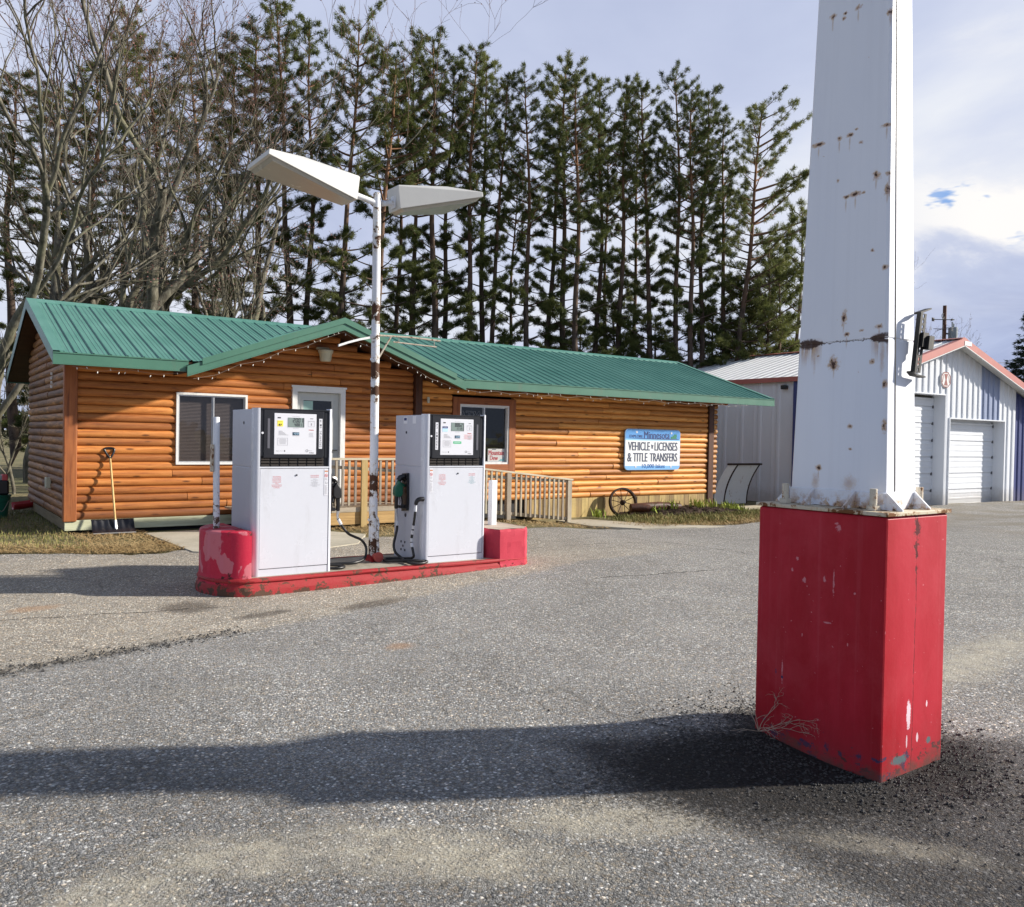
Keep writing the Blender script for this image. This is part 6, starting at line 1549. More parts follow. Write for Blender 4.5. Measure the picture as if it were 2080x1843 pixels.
mb.build("bolt_cap", FACEW, sg)
mb = MB(); pts = [(.815, .775), (.82, .83), (.85, .825), (.855, .87), (.875, .85), (.885, .90), (.905, .875), (.92, .905), (.935, .85), (.925, .80), (.94, .775)]
mb.face([(U(a), yy, V(b_)) for a, b_ in pts]); mb.build("pine_picture", simple("sign_pine_green", (0.015, 0.18, 0.10), .6), sg)

# snow shovel leaning on the left wall
sh = thing("snow_shovel", (2.40, 14.1, 0.0), "black bladed snow shovel with wooden handle leaning on the left log wall", "shovel")
hz = 0.02
mb = MB(); A_ = Vector((2.625, 13.99, .13)); B_ = Vector((2.585, YF - .075, 1.16)); mb.tube([A_, A_.lerp(B_, .5), B_], .0155, 8); mb.build("handle_shaft", ASHW, sh, smooth=50)
mb = MB(); d_ = (B_ - A_).normalized(); gx_ = Vector((1, 0, 0))
lp_ = [B_ - d_ * .03, B_ + d_ * .05 - gx_ * .05, B_ + d_ * .12 - gx_ * .068, B_ + d_ * .135, B_ + d_ * .12 + gx_ * .068, B_ + d_ * .05 + gx_ * .05, B_ - d_ * .03]
mb.tube(lp_, .017, 8, smooth_n=4); mb.build("grip", BLACKM, sh, smooth=60)
mb = MB(); bx_ = [2.295, 2.895]; prof = [(14.06, .165), (14.04, .13), (14.015, .09), (13.98, .045), (13.93, .005), (13.88, -.015)]
n_ = 26; xs_ = np.linspace(bx_[0], bx_[1], n_)
v = []
for i, x in enumerate(xs_):
    for (y, z) in prof: v.append((x, y - .012 * (1 if (i % 4) in (1, 2) else 0), z + .03))
m_ = len(prof); mb.add(v, [(i * m_ + j, (i + 1) * m_ + j, (i + 1) * m_ + j + 1, i * m_ + j + 1) for i in range(n_ - 1) for j in range(m_ - 1)])
mb.box(2.295, 14.05, .185, 2.895, 14.075, .205)
mb.build("blade", SHOVELB, sh, smooth=30)
mb = MB(); mb.tube([A_ - d_ * .10, A_ + d_ * .06], .021, 8); mb.build("socket", ALU, sh, smooth=40)
mb = MB(); mb.box(2.295, 13.865, .004, 2.895, 13.892, .018); mb.build("wear_strip", ALU, sh)

# iron wagon wheel against the wall
wh = thing("wagon_wheel", (13.17, 13.95, .19), "old black spoked iron wagon wheel leaning on the golden log wall", "wheel")
wc = Vector((13.18, 13.98, .155)); R_ = .335; nrm = Vector((-.30, -.93, .22)).normalized(); e1 = Vector((0, 0, 1)); e1 = (e1 - nrm * e1.dot(nrm)).normalized(); e2 = nrm.cross(e1)
mb = MB(); N_ = 40
for k in range(N_):
    t0, t1 = 2 * math.pi * k / N_, 2 * math.pi * (k + 1) / N_
    o = []
    for t in (t0, t1):
        u_ = e1 * math.cos(t) + e2 * math.sin(t)
        o.append([wc + u_ * (R_ - .035) - nrm * .05, wc + u_ * (R_ - .035) + nrm * .05, wc + u_ * R_ + nrm * .05, wc + u_ * R_ - nrm * .05])
    for i in range(4): mb.face([o[0][i], o[0][(i + 1) % 4], o[1][(i + 1) % 4], o[1][i]])
mb.build("rim", IRON, wh)
mb = MB(); mb.tube([wc - nrm * .08, wc - nrm * .02, wc + nrm * .09], [.035, .065, .035], 14); mb.tube([wc + nrm * .09, wc + nrm * .12], .018, 8); mb.build("hub", IRON, wh, smooth=40)
for k in range(10):
    t = 2 * math.pi * k / 10 + .1; u_ = e1 * math.cos(t) + e2 * math.sin(t); s_ = .05 if k % 2 else -.05
    mb = MB(); mb.tube([wc + u_ * .03 + nrm * s_, wc + u_ * (R_ - .005)], .0085, 6); mb.build("spoke", IRON, wh)
# planter edging log beside it
pg_ = thing("planter_edging", (14.1, 13.6, -.05), "low dark rotten timber edging beside the wagon wheel", "edging")
mb = MB(); mb.rr = .3
for i, (xa, ya, xb, yb) in enumerate(((13.45, 13.82, 14.75, 13.72), (13.2, 13.75, 13.6, 13.55))): mb.tube([(xa, ya, .05), ((xa + xb) / 2, (ya + yb) / 2 + .02, .06), (xb, yb, .035)], [.09, .10, .08], 9)
mb.build("timber", WOOD_P, pg_, smooth=50)

# curved rusty white blade panel standing between cabin and garage
sp = thing("plow_blade", (18.0, 14.9, -.1), "curved white rust streaked plow blade leaning beside the garage wall", "blade")
PB = worn_paint("rust_streaked_blade", (0.78, 0.76, 0.70), (0.66, 0.61, 0.53), (0.16, 0.08, 0.04), (0.38, 0.22, 0.10), amt=.6, scale=3.2, rough=.6)
mb = MB(); n_ = 14
for xa, xb, sh_ in ((17.35, 17.70, 0), (17.74, 18.62, 0)):
    v = []
    for k in range(n_ + 1):
        t = k / n_; z = -.10 + 1.10 * t; cur = .20 * (t - .15) ** 2 + .04 * t; lean_ = .30 * t * t
        v += [(xa + (.28 * t * t if xa > 17.7 else .36 * t * t), 14.95 - cur, z), (xb + .30 * t ** 2 - .10 * (1 - t) * t, 14.90 - cur, z)]
    mb.add(v, [(2 * k, 2 * k + 1, 2 * k + 3, 2 * k + 2) for k in range(n_)])
mb.build("face", PB, sp, smooth=40)
mb = MB()
for x0_, cc in ((17.70, .33), (18.63, .30)):
    pts = [(x0_ + cc * t * t + (.0 if cc > .31 else -.10 * (1 - t) * t), 14.90 - (.20 * (t - .15) ** 2 + .04 * t), -.10 + 1.10 * t) for t in np.linspace(0, 1, 10)]
    mb.tube(pts, .022, 6)
mb.tube([(17.62, 14.72, 1.0), (18.98, 14.70, 1.0)], .028, 6); mb.tube([(17.6, 14.93, -.08), (18.62, 14.90, -.10)], .03, 6)
mb.build("rib", IRON, sp, smooth=50)
sp.location = (18.0 * 1.12, 14.9 * 1.12, -.32); sp.scale = (1.12, 1.12, 1.12)
bd = thing("grey_plank", (17.6, 13.6, -.06), "weathered grey plank lying in the grass by the garage", "plank")
mb = MB(); mb.rr = .6; mb.box(17.4, 14.15, -.20, 20.6, 14.4, -.10); mb.build("board", RAILX, bd)

# bucket, crate, sled behind the left corner
bk = thing("green_pail", (1.30, 17.3, 0), "green plastic pail standing on the lawn behind the left corner", "bucket")
mb = MB(); c_ = (1.28, 17.3)
mb.tube([(c_[0], c_[1], .0), (c_[0], c_[1], .12), (c_[0], c_[1], .30), (c_[0], c_[1], .305), (c_[0], c_[1], .37), (c_[0], c_[1], .375), (c_[0], c_[1], .40)], [.20, .215, .235, .25, .25, .262, .262], 24); mb.build("body", simple("green_pail_plastic", (0.008, 0.13, 0.085), .4, var=.15), bk, smooth=35)
mb = MB(); mb.tube([(c_[0] - .03, c_[1] - .255, .32), (c_[0] + .09, c_[1] - .27, .12), (c_[0] + .2, c_[1] - .2, .30)], .006, 5, smooth_n=4); mb.build("handle", WIRE, bk)
ct = thing("black_crate", (1.22, 17.35, .40), "black tub with folded red and grey rags stacked on the green pail", "tub")
mb = MB(); mb.bbox(1.0, 17.12, .405, 1.49, 17.55, .66, .03); mb.build("tub", BLACKM, ct)
mb = MB()
for k in range(5): mb.bbox(1.03 + k * .08, 17.15, .655, 1.10 + k * .08, 17.5, .70 + random.uniform(0, .05), .02)
mb.build("rags", simple("grey_rag", (0.30, 0.31, 0.30), .9, var=.3), ct)
mb = MB(); mb.bbox(1.38, 17.14, .65, 1.47, 17.4, .76, .02); mb.build("red_rag", INKR, ct)
sd_o = thing("red_sled", (1.9, 18.6, 0), "curved red plastic sled lying by the cabin foot", "sled")
mb = MB(); n_ = 12; v = []
for k in range(n_ + 1):
    t = k / n_
    x = 1.66 + .95 * t; z = .035 + .22 * t ** 1.6
    for j in range(7): u_ = j / 6 - .5; v.append((x, 18.4 + u_ * .5, z + .12 * (abs(u_) * 2) ** 4))
mb.add(v, [(k * 7 + j, (k + 1) * 7 + j, (k + 1) * 7 + j + 1, k * 7 + j + 1) for k in range(n_) for j in range(6)])
o_ = mb.build("hull", simple("red_sled_plastic", (0.36, 0.02, 0.025), .35, var=.15), sd_o, smooth=50)
md = o_.modifiers.new("thick", 'SOLIDIFY'); md.thickness = .012
# ------------------------------------------------------------------ trees
def needle_mat(name, c1, c2, c3):
    m, nt, b = newmat(name)
    oi = nt.n('ShaderNodeObjectInfo').outputs['Random']; p = OBJ(nt)
    n1 = nt.noise(p, 1.4, 3, .6)
    c = nt.ramp(nt.math('ADD', nt.math('MULTIPLY', n1, .75), nt.math('MULTIPLY', oi, .25)), [(.30, c1), (.50, c2), (.70, c3)])
    setin(nt, b, Base_Color=c, Roughness=.55)
    b.inputs['Specular IOR Level'].default_value = .25
    out = [q for q in m.node_tree.nodes if q.type == 'OUTPUT_MATERIAL'][0]
    tr = nt.n('ShaderNodeBsdfTranslucent', {'Color': c}); mx_ = nt.n('ShaderNodeMixShader', {0: .35, 1: b.outputs[0], 2: tr.outputs[0]}); nt.L.new(mx_.outputs[0], out.inputs['Surface'])
    return m
NEED = needle_mat("pine_needles", (0.068, 0.088, 0.028), (0.128, 0.148, 0.043), (0.205, 0.216, 0.070))
NEEDS = needle_mat("spruce_needles", (0.012, 0.024, 0.016), (0.020, 0.038, 0.024), (0.032, 0.055, 0.030))
def bark(name, c1, c2, c3, top=None):
    m, nt, b = newmat(name); p = OBJ(nt)
    n1 = nt.noise(nt.mapv(p, (1, 1, .3)), 7, 6, .7); n2 = nt.noise(p, 1.1, 4, .6)
    c = nt.mix(nt.smooth(n1, .38, .64), c1, c2)
    c = nt.mix(nt.math('MULTIPLY', nt.smooth(n2, .45, .65), .6), c, c3)
    if top: c = nt.mix(nt.math('MULTIPLY', nt.smooth(nt.sep(p)[2], top[0], top[1]), .85), c, top[2])
    setin(nt, b, Base_Color=c, Roughness=.9); b.inputs['Specular IOR Level'].default_value = .2
    bump(nt, b, n1, .7, .03)
    return m
PBARK = bark("red_pine_bark", (0.058, 0.042, 0.034), (0.13, 0.098, 0.078), (0.16, 0.095, 0.065), (7, 13, (0.23, 0.12, 0.065)))
MBARK = bark("lichened_grey_bark", (0.070, 0.062, 0.048), (0.20, 0.185, 0.145), (0.19, 0.185, 0.115))
TWIG = bark("grey_twigs", (0.085, 0.075, 0.058), (0.165, 0.15, 0.115), (0.155, 0.15, 0.095), (8.0, 12.0, (0.125, 0.070, 0.055)))
BUD = simple("red_brown_buds", (0.20, 0.085, 0.07), .7, var=.3)

def tubes(polys, sides):
    """polys: list of (pts (n,3), radii (n,)); open tubes joined in one array pair"""
    Vs, Fs, o = [], [], 0
    th = np.arange(sides) * 2 * np.pi / sides; ct, st = np.cos(th), np.sin(th)
    for P, R in polys:
        n = len(P); T = np.gradient(P, axis=0); T /= np.linalg.norm(T, axis=1, keepdims=True) + 1e-9
        ref = np.array([0., 0, 1]) if abs(T[:, 2]).mean() < .8 else np.array([1., 0, 0])
        A = np.cross(T, ref); A /= np.linalg.norm(A, axis=1, keepdims=True) + 1e-9; B = np.cross(T, A)
        ring = P[:, None] + (A[:, None] * ct[None, :, None] + B[:, None] * st[None, :, None]) * R[:, None, None]
        Vs.append(ring.reshape(-1, 3))
        i = np.arange(n - 1)[:, None] * sides; k = np.arange(sides)[None]; k2 = (k + 1) % sides
        Fs.append((np.stack([i + k, i + k2, i + sides + k2, i + sides + k], -1).reshape(-1, 4)) + o); o += n * sides
    return np.concatenate(Vs), np.concatenate(Fs)

def tufts(C, D, rng, nn=18, L=.22, w=.017, spread=.85):
    """needle tufts at C pointing along D: nn slim triangles each"""
    C = np.repeat(C, nn, 0); D = np.repeat(D, nn, 0)
    n = len(C); d = D + rng.normal(0, spread, (n, 3)) * .8; d /= np.linalg.norm(d, axis=1, keepdims=True)
    s = np.cross(d, rng.normal(0, 1, (n, 3))); s /= np.linalg.norm(s, axis=1, keepdims=True) + 1e-9
    ln = L * rng.uniform(.6, 1.15, (n, 1)); c0 = C + rng.normal(0, .035, (n, 3))
    V = np.stack([c0 - s * w, c0 + s * w, c0 + d * ln], 1).reshape(-1, 3)
    return V, np.arange(3 * n).reshape(-1, 3)

def pine_mesh(seed, H=16.0, spread=1.6, low=.18, dense=.5, r0=.155, lean=.0, side=0.0, thin=.5):
    rng = np.random.default_rng(seed)
    zs = np.linspace(-.4, H * .985, 26); ph = rng.uniform(0, 6.28, 4)
    bx = .10 * np.sin(zs * .33 + ph[0]) + .05 * np.sin(zs * .9 + ph[1]) + lean * (zs / H) ** 1.3 * 1.0; by = .10 * np.sin(zs * .29 + ph[2]) + .05 * np.sin(zs * .8 + ph[3])
    P = np.stack([bx, by, zs], 1); R = r0 * (1 - .90 * np.clip(zs / H, 0, 1) ** 1.15) + .004
    trunk = [(P, R)]; limbs = []; TC, TD = [], []
    z = H * low
    while z < H * .99:
        t = z / H
        if t > dense: L = spread * (.22 + 1.0 * ((1 - t) / (1 - dense)) ** .62)
        else: L = spread * rng.uniform(.55, 1.25)
        nb = rng.integers(2, 5) if t > dense else (rng.integers(1, 5) if rng.random() < .92 else 0)
        base = np.array([np.interp(z, zs, bx), np.interp(z, zs, by), z])
        a0 = rng.uniform(0, 6.28)
        for k in range(nb):
            az = a0 + 6.28 * k / max(nb, 1) + rng.normal(0, .35)
            l = L * rng.uniform(.6, 1.2) * (1 + side * np.cos(az))
            if l < .12: continue
            up0 = .15 + .75 * max(0, (t - .45)) + rng.normal(0, .10); n = 7; u = np.linspace(0, 1, n)[:, None]
            hd = np.array([np.cos(az), np.sin(az), 0.]); sd_ = np.array([-np.sin(az), np.cos(az), 0])
            Q = base + hd * l * u + np.array([0, 0, 1.]) * l * (up0 * u + .22 * u ** 2 * rng.uniform(.2, 1.4)) + sd_ * l * .12 * rng.normal() * u ** 2
            limbs.append((Q, (.009 + .016 * l) * (1 - .8 * u[:, 0])))
            if t < dense and rng.random() < thin: # bare or nearly bare limb
                if rng.random() < .3: continue
            nt_ = max(5, int(l * 10)) if t > dense else max(7, int(l * 16))
            us = rng.uniform(.30 if t > dense else .5, 1.0, nt_); us[0] = 1
            for q in us:
                p = np.array([np.interp(q, u[:, 0], Q[:, j]) for j in range(3)])
                sl_ = rng.uniform(.12, .42) * min(1, l) * (1.25 - q * .7)
                dd = hd * .75 + sd_ * rng.normal(0, .75) + np.array([0, 0, rng.uniform(.1, .75)]); dd /= np.linalg.norm(dd)
                e_ = p + dd * sl_
                if rng.random() < .6: limbs.append((np.stack([p, (p + e_) / 2, e_]), np.array([.007, .006, .004])))
                du = dd * .8 + np.array([0, 0, .55]); du /= np.linalg.norm(du)
                TC.append(e_); TD.append(du)
                if rng.random() < .6: TC.append((p + e_) / 2 + rng.normal(0, .04, 3)); TD.append(du)
        z += rng.uniform(.28, .46) if t > dense else rng.uniform(.32, .58)
    for k in range(4): TC.append(P[-1] + np.array([0, 0, -.1 * k])); TD.append(np.array([0, 0, 1.]))
    TC, TD = np.array(TC), np.array(TD)
    Vt, Ft = tubes(trunk, 9); Vl, Fl = tubes(limbs, 4)
    Ft = np.concatenate([Ft, Fl + len(Vt)]); Vt = np.concatenate([Vt, Vl])
    Vn, Fn = tufts(TC, TD, rng, 30, .155, .0092, 1.2)
    return (Vt, Ft), (Vl, Fl), (Vn, Fn)

def pine_proto(name, args):
    (Vt, Ft), (Vl, Fl), (Vn, Fn) = pine_mesh(**args)
    a = fastmesh("trunk", Vt, Ft, PBARK, smooth=True, link=False); c = fastmesh("crown", Vn, Fn, NEED, link=False)
    return (a, c)
protos = [pine_proto("pine", a) for a in (
    dict(seed=1, spread=1.3, low=.12, dense=.64, thin=.6), dict(seed=2, spread=1.1, low=.10, dense=.70, thin=.55), dict(seed=3, spread=1.45, low=.16, dense=.60, lean=.5, thin=.55),
    dict(seed=4, spread=1.2, low=.10, dense=.68, lean=-.4, thin=.6), dict(seed=5, spread=1.35, low=.22, dense=.72, thin=.65), dict(seed=6, spread=1.3, low=.08, dense=.60, thin=.5),
    dict(seed=7, spread=2.1, low=.16, dense=.50, side=.45, r0=.17, lean=.9, thin=.35),      # 6: wide one-sided crown
    dict(seed=8, H=8.0, spread=1.35, low=.05, dense=.12, r0=.09, thin=.1),                   # 7: young bushy pine
    dict(seed=9, spread=1.7, low=.30, dense=.60, r0=.16, lean=1.1, thin=.35))]              # 8: open bent crown
FWD = np.array([math.cos(YAW), math.sin(YAW)]); RGT = np.array([math.sin(YAW), -math.cos(YAW)])
def at(px, d):
    q = FWD * d + RGT * ((px - 1040) / 1713.83 * d); return float(q[0]), float(q[1])
def ztop(py, px, d): return 1.55 + (868.7 + (px + 193) * 0.01839 - py) * d / 1713.83
_used = set()
def place(group, proto, name, px, d, top, label, cat, grp, H=16.0, rot=None, wide=1.0):
    x, y = at(px, d); g = GZ(x, y); h = ztop(top, px, d) - g
    th = bpy.data.objects.new(name, None); th.location = (x, y, g); th.empty_display_size = .2; COL.objects.link(th)
    th.rotation_euler = (0, 0, random.uniform(0, 6.28) if rot is None else rot); s = h / H
    th.scale = (wide, wide, s)
    tag(th, label, cat, grp)
    kids = []
    for src in proto:
        o = src.copy(); COL.objects.link(o); o.parent = th; kids.append(o)
    return th
PG = "tall pines in the row behind the cabin"
PINES = [  # px of trunk, distance, top px, prototype, wide, label
    (22, 34, 150, 1, 1.4, "dark pine behind the bare trees at the far left edge"), (110, 34, 175, 0, 1.35, "dark pine behind the leftmost bare tree's trunk"), (182, 31, 140, 5, 1.45, "dense dark pine with bushy top above the roof's left end"),
    (246, 33, 22, 4, .75, "slender spire topped pine rising among the bare trees"), (330, 32, 95, 3, 1.25, "pine with tufted top behind the middle bare tree"), (400, 33, 120, 2, 1.25, "pine behind the bare tree that leans to the right"),
    (462, 31, 110, 1, 1.3, "pine half hidden by reddish bare twigs left of the left lamp head"), (520, 30, 60, 0, 1.15, "pine directly above the outer end of the left lamp head"), (583, 29.5, 6, 3, 1.0, "tallest pine, crown touching the top of the picture"),
    (618, 31, 45, 1, .9, "tall pine close behind the tallest one"), (668, 29, 36, 8, .9, "forked pine behind the left lamp head's inner end"), (733, 28.5, 100, 8, 1.0, "reddish trunked pine with bent open crown just left of the lamp pole"),
    (800, 33, 135, 1, .9, "thin pine just right of the lamp pole"), (845, 30.5, 92, 2, .95, "pine above the inner end of the right lamp head"), (872, 30, 50, 0, 1.15, "tallest pine right of the lamp pole"),
    (903, 31, 110, 4, .95, "pine behind the middle of the right lamp head"), (951, 30.5, 82, 5, 1.0, "pine above the tip of the right lamp head"), (975, 32, 100, 1, 1.0, "pine close right of the right lamp head's tip"), (998, 31.5, 150, 3, .9, "pine at the right edge of the first tall clump"),
    (1036, 36, 330, 4, .8, "short thin pine in the gap between the two clumps"), (1070, 31.5, 150, 2, 1.0, "first pine right of the gap in the row"), (1108, 32.5, 142, 3, 1.0, "pine left of the highest one in the middle of the row"),
    (1138, 32, 112, 0, 1.1, "highest pine above the middle of the right roof"), (1160, 31, 130, 5, 1.05, "orange barked pine right of the highest middle pine"), (1205, 33.5, 148, 1, 1.0, "slim pine left of the middle of the right clump"), (1224, 36, 250, 4, .85, "short pine between two slim trunks"),
    (1256, 33, 152, 0, 1.05, "dark topped pine above the wagon wheel"), (1281, 36, 210, 1, .85, "thin faint pine above the licence sign's left edge"), (1312, 33, 156, 3, 1.05, "straight dark trunked pine above the licence sign"),
    (1370, 33, 146, 2, 1.0, "pine rising behind the roof's right ridge end"), (1394, 32.5, 160, 5, 1.0, "thick trunked pine just right of the ridge end"), (1422, 33.5, 170, 1, 1.0, "pine third from the right end of the row"),
    (1462, 34, 225, 0, 1.0, "pine second from the right end of the row"), (1488, 32.5, 190, 6, 1.0, "wide one sided pine at the right end of the row"),
]
for px, d, top, k, wd_, lab in PINES:
    place(None, protos[k], "pine_tree", px, d, top + (20 if px > 780 else 8), lab, "pine tree", PG, rot=(YAW - math.pi / 2 + (0 if k == 6 else random.uniform(-.4, .4))) if k in (6, 8) else None, wide=wd_ * (.88 if px > 780 else 1))
for px, d, top, lab in ((1548, 33, 480, "young bushy pine left of the tower's edge above the garage roof"), (1610, 35, 420, "young bushy pine half hidden behind the white tower"), (1572, 33, 540, "low bushy pine touching the tower's left edge above the garage"), (1525, 34, 560, "bushy young pine above the garage roof's far end"), (1450, 35, 610, "bushy young pine above the right slope of the cabin roof"), (1240, 34, 610, "low young pine peeping over the middle of the roof"), (1335, 35, 640, "low young pine peeping over the roof right of middle"),
                        (1165, 35, 660, "low green pine just above the roof below the orange barked pine"), (690, 34, 560, "young pine left of the lamp pole above the gable"), (820, 35, 570, "young pine right of the lamp pole above the roof"), (1490, 35, 590, "young bushy pine over the cabin roof's right ridge end"), (95, 36, 560, "young pine seen through the bare trees at left"), (420, 35, 560, "young pine above the middle of the left roof")):
    place(None, protos[7], "young_pine", px, d, top, lab, "pine tree", "young pines under the tall row", H=8.0, wide=1.25)

# bare broadleaf trees
def bare_tree(seed, stems, H, twig_n=1.0, lean=(0, 0)):
    rng = np.random.default_rng(seed); big, small, buds = [], [], []
    def grow(p, d, L, r, lev):
        n = max(4, int(L / .28)); pts = [p.copy()]; rad = [r]; dcur = d.copy()
        for i in range(n):
            dcur = dcur + rng.normal(0, .085 + .03 * lev, 3) + np.array([0, 0, .035 if lev > 0 else .02]); dcur /= np.linalg.norm(dcur)
            p = p + dcur * L / n; pts.append(p.copy()); rad.append(r * (1 - (.55 if lev < 2 else .75) * (i + 1) / n))
        P, R = np.array(pts), np.array(rad)
        (big if r > .022 else small).append((P, np.maximum(R, .0045)))
        if lev >= 4:
            if P[-1, 2] > 4:
                for q in range(3):
                    j = rng.integers(max(1, n // 2), n + 1); buds.append(P[j] + rng.normal(0, .012, 3))
            return
        nc = {0: rng.integers(4, 7), 1: rng.integers(5, 8), 2: rng.integers(5, 8), 3: rng.integers(4, 7)}[lev]
        nc = max(2, int(nc * (twig_n * .78 if lev >= 2 else 1)))
        for k in range(nc):
            u = rng.uniform(.30 if lev else .35, 1.0) if k else .98
            j = min(n, max(1, int(u * n))); b0 = P[j]; t = P[j] - P[j - 1]; t /= np.linalg.norm(t)
            ax = np.cross(t, rng.normal(0, 1, 3)); ax /= np.linalg.norm(ax); ang = rng.uniform(.25, .85) if k else rng.uniform(.05, .35)
            dn = t * math.cos(ang) + ax * math.sin(ang)
            if lev < 3: dn[2] += .12
            dn /= np.linalg.norm(dn)
            fl = rng.uniform(.42, .72) if lev < 3 else rng.uniform(.35, .7)
            grow(b0.copy(), dn, L * fl, max(.0052, R[j] * rng.uniform(.55, .8)), lev + 1)
    for (ox, oy, dx_, dy_, L, r) in stems:
        d = np.array([dx_, dy_, 1.0]); d /= np.linalg.norm(d); grow(np.array([ox, oy, -.2]), d, L, r, 0)
    return big, small, np.array(buds)
def put_bare(seed, px, d, stems, label, H=13, twig=1.0):
    # stems are given in camera-right / away units and turned into world directions here
    st = [(RGT[0] * a + FWD[0] * b_, RGT[1] * a + FWD[1] * b_, RGT[0] * c + FWD[0] * e_, RGT[1] * c + FWD[1] * e_, L, r) for a, b_, c, e_, L, r in stems]
    big, small, buds = bare_tree(seed, st, H, twig)
    x, y = at(px, d); th = bpy.data.objects.new("bare_tree", None); th.location = (x, y, GZ(x, y)); COL.objects.link(th)
    tag(th, label, "bare tree", "leafless broadleaf trees behind the cabin's left end")
    V, F = tubes(big, 7); fastmesh("trunk", V, F, MBARK, th, smooth=True)
    V, F = tubes(small, 3); tw_ = fastmesh("twigs", V, F, TWIG, th, smooth=True)
    if len(buds):
        rng = np.random.default_rng(seed + 50); C = buds[rng.random(len(buds)) < .9]; n = len(C)
        a = rng.normal(0, 1, (n, 3)); a /= np.linalg.norm(a, axis=1, keepdims=True); b_ = np.cross(a, rng.normal(0, 1, (n, 3))); b_ /= np.linalg.norm(b_, axis=1, keepdims=True)
        s = .024
        V = np.stack([C - a * s, C + b_ * s * .7, C + a * s, C - b_ * s * .7], 1).reshape(-1, 3); fastmesh("buds", V, np.arange(4 * n).reshape(-1, 4), BUD, th)
    return th
put_bare(21, 172, 22.5, [(0, 0, -.45, 0, 8.0, .22), (.18, .1, -.08, .1, 8.5, .17)], "bare grey tree with leaning stems above the roof's left corner")
put_bare(22, 250, 23.5, [(0, 0, .18, .0, 8.6, .21), (-.2, .1, -.2, .1, 8.2, .17)], "bare tree with lichened trunk above the middle of the left roof")
put_bare(23, 318, 21.5, [(0, 0, .17, -.05, 8.0, .23), (.1, .2, .50, .1, 5.6, .10)], "bare tree with thick dark trunk leaning right over the cabin roof")
put_bare(24, -70, 19.0, [(0, 0, .16, 0, 8.2, .14), (.1, .1, .42, .05, 6.0, .10), (.0, .1, -.1, 0, 7.0, .12)], "bare tree at the left edge with branches reaching into view")
put_bare(25, 55, 25.0, [(0, 0, .1, 0, 8.4, .14), (.2, 0, .3, 0, 7.0, .11)], "slimmer bare tree just left of the cabin's rear corner")
put_bare(26, 470, 25.5, [(0, 0, -.05, 0, 9.0, .13), (.15, .1, .16, 0, 8.0, .10)], "slim reddish bare tree behind the left lamp head")
put_bare(27, 30, 20.5, [(0, 0, -.2, 0, 2.6, .045), (.2, .2, .25, 0, 2.4, .04), (-.3, .1, .1, 0, 2.2, .035)], "leafless thicket shrub on the lawn beside the cabin's rear corner", twig=.8)
put_bare(28, 1872, 62.0, [(0, 0, 0, 0, 8.0, .16), (.2, 0, .25, 0, 6.5, .10), (-.2, 0, -.25, 0, 6.5, .10)], "distant bare tree behind the garage beside the utility pole", twig=.8)

# spruce at the right edge
def spruce(seed, H=9.5, rad=2.6):
    rng = np.random.default_rng(seed); limbs = []; TC, TD = [], []
    z = .6
    while z < H - .1:
        t = z / H; L = rad * (1 - t) ** .85 + .12
        for k in range(rng.integers(5, 8)):
            az = rng.uniform(0, 6.28); l = L * rng.uniform(.7, 1.1); u = np.linspace(0, 1, 6)[:, None]; hd = np.array([np.cos(az), np.sin(az), 0])
            Q = np.array([0, 0, z]) + hd * l * u + np.array([0, 0, 1.]) * l * (-.28 * u + .22 * u ** 2)
            limbs.append((Q, .018 * (1 - .8 * u[:, 0]) * (.4 + l / rad)))
            for q in rng.uniform(.2, 1, max(3, int(l * 9))):
                p = np.array([np.interp(q, u[:, 0], Q[:, j]) for j in range(3)]) + rng.normal(0, .10, 3) * q * np.array([1, 1, .4]); TC.append(p); dd = hd + rng.normal(0, .4, 3) * np.array([1, 1, .3]) + np.array([0, 0, -.15]); TD.append(dd / np.linalg.norm(dd))
        z += .16
    Vt, Ft = tubes([(np.array([[0, 0, -.3], [0, 0, H * .5], [0, 0, H]]), np.array([.18, .10, .02]))], 8); Vl, Fl = tubes(limbs, 3)
    Vn, Fn = tufts(np.array(TC), np.array(TD), rng, 14, .20, .02, .5)
    return (Vt, Ft), (Vl, Fl), (Vn, Fn)
(Vt, Ft), (Vl, Fl), (Vn, Fn) = spruce(3)
x, y = at(2092, 43); th = bpy.data.objects.new("spruce_tree", None); th.location = (x, y, GZ(x, y)); COL.objects.link(th); tag(th, "dark spruce cut by the right edge behind the garage", "spruce tree")
fastmesh("trunk", np.concatenate([Vt, Vl]), np.concatenate([Ft, Fl + len(Vt)]), PBARK, th, smooth=True); fastmesh("crown", Vn, Fn, NEEDS, th)

# far low woods behind everything, one mass
rng = np.random.default_rng(77); Vs, Fs, o = [], [], 0
C, D = [], []
for px in np.arange(-900, 3400, 26):
    d = 150 + 40 * math.sin(px * .003) + rng.uniform(-8, 8); x, y = at(px, d); h = rng.uniform(4.0, 7.5)
    for k in range(26):
        u = rng.uniform(0, 1); r_ = 2.0 * (1 - u * .6); C.append((x + rng.normal(0, r_), y + rng.normal(0, r_), GZ(x, y) + u * h)); D.append((rng.normal(0, .4), rng.normal(0, .4), 1))
D = np.array(D); D /= np.linalg.norm(D, axis=1, keepdims=True)
V, F = tufts(np.array(C), D, rng, 12, 1.7, .20, 1.0)
m_far = needle_mat("far_woods", (0.045, 0.05, 0.032), (0.07, 0.075, 0.045), (0.10, 0.095, 0.06))
fastmesh("distant_woods", V, F, m_far, kind="stuff")

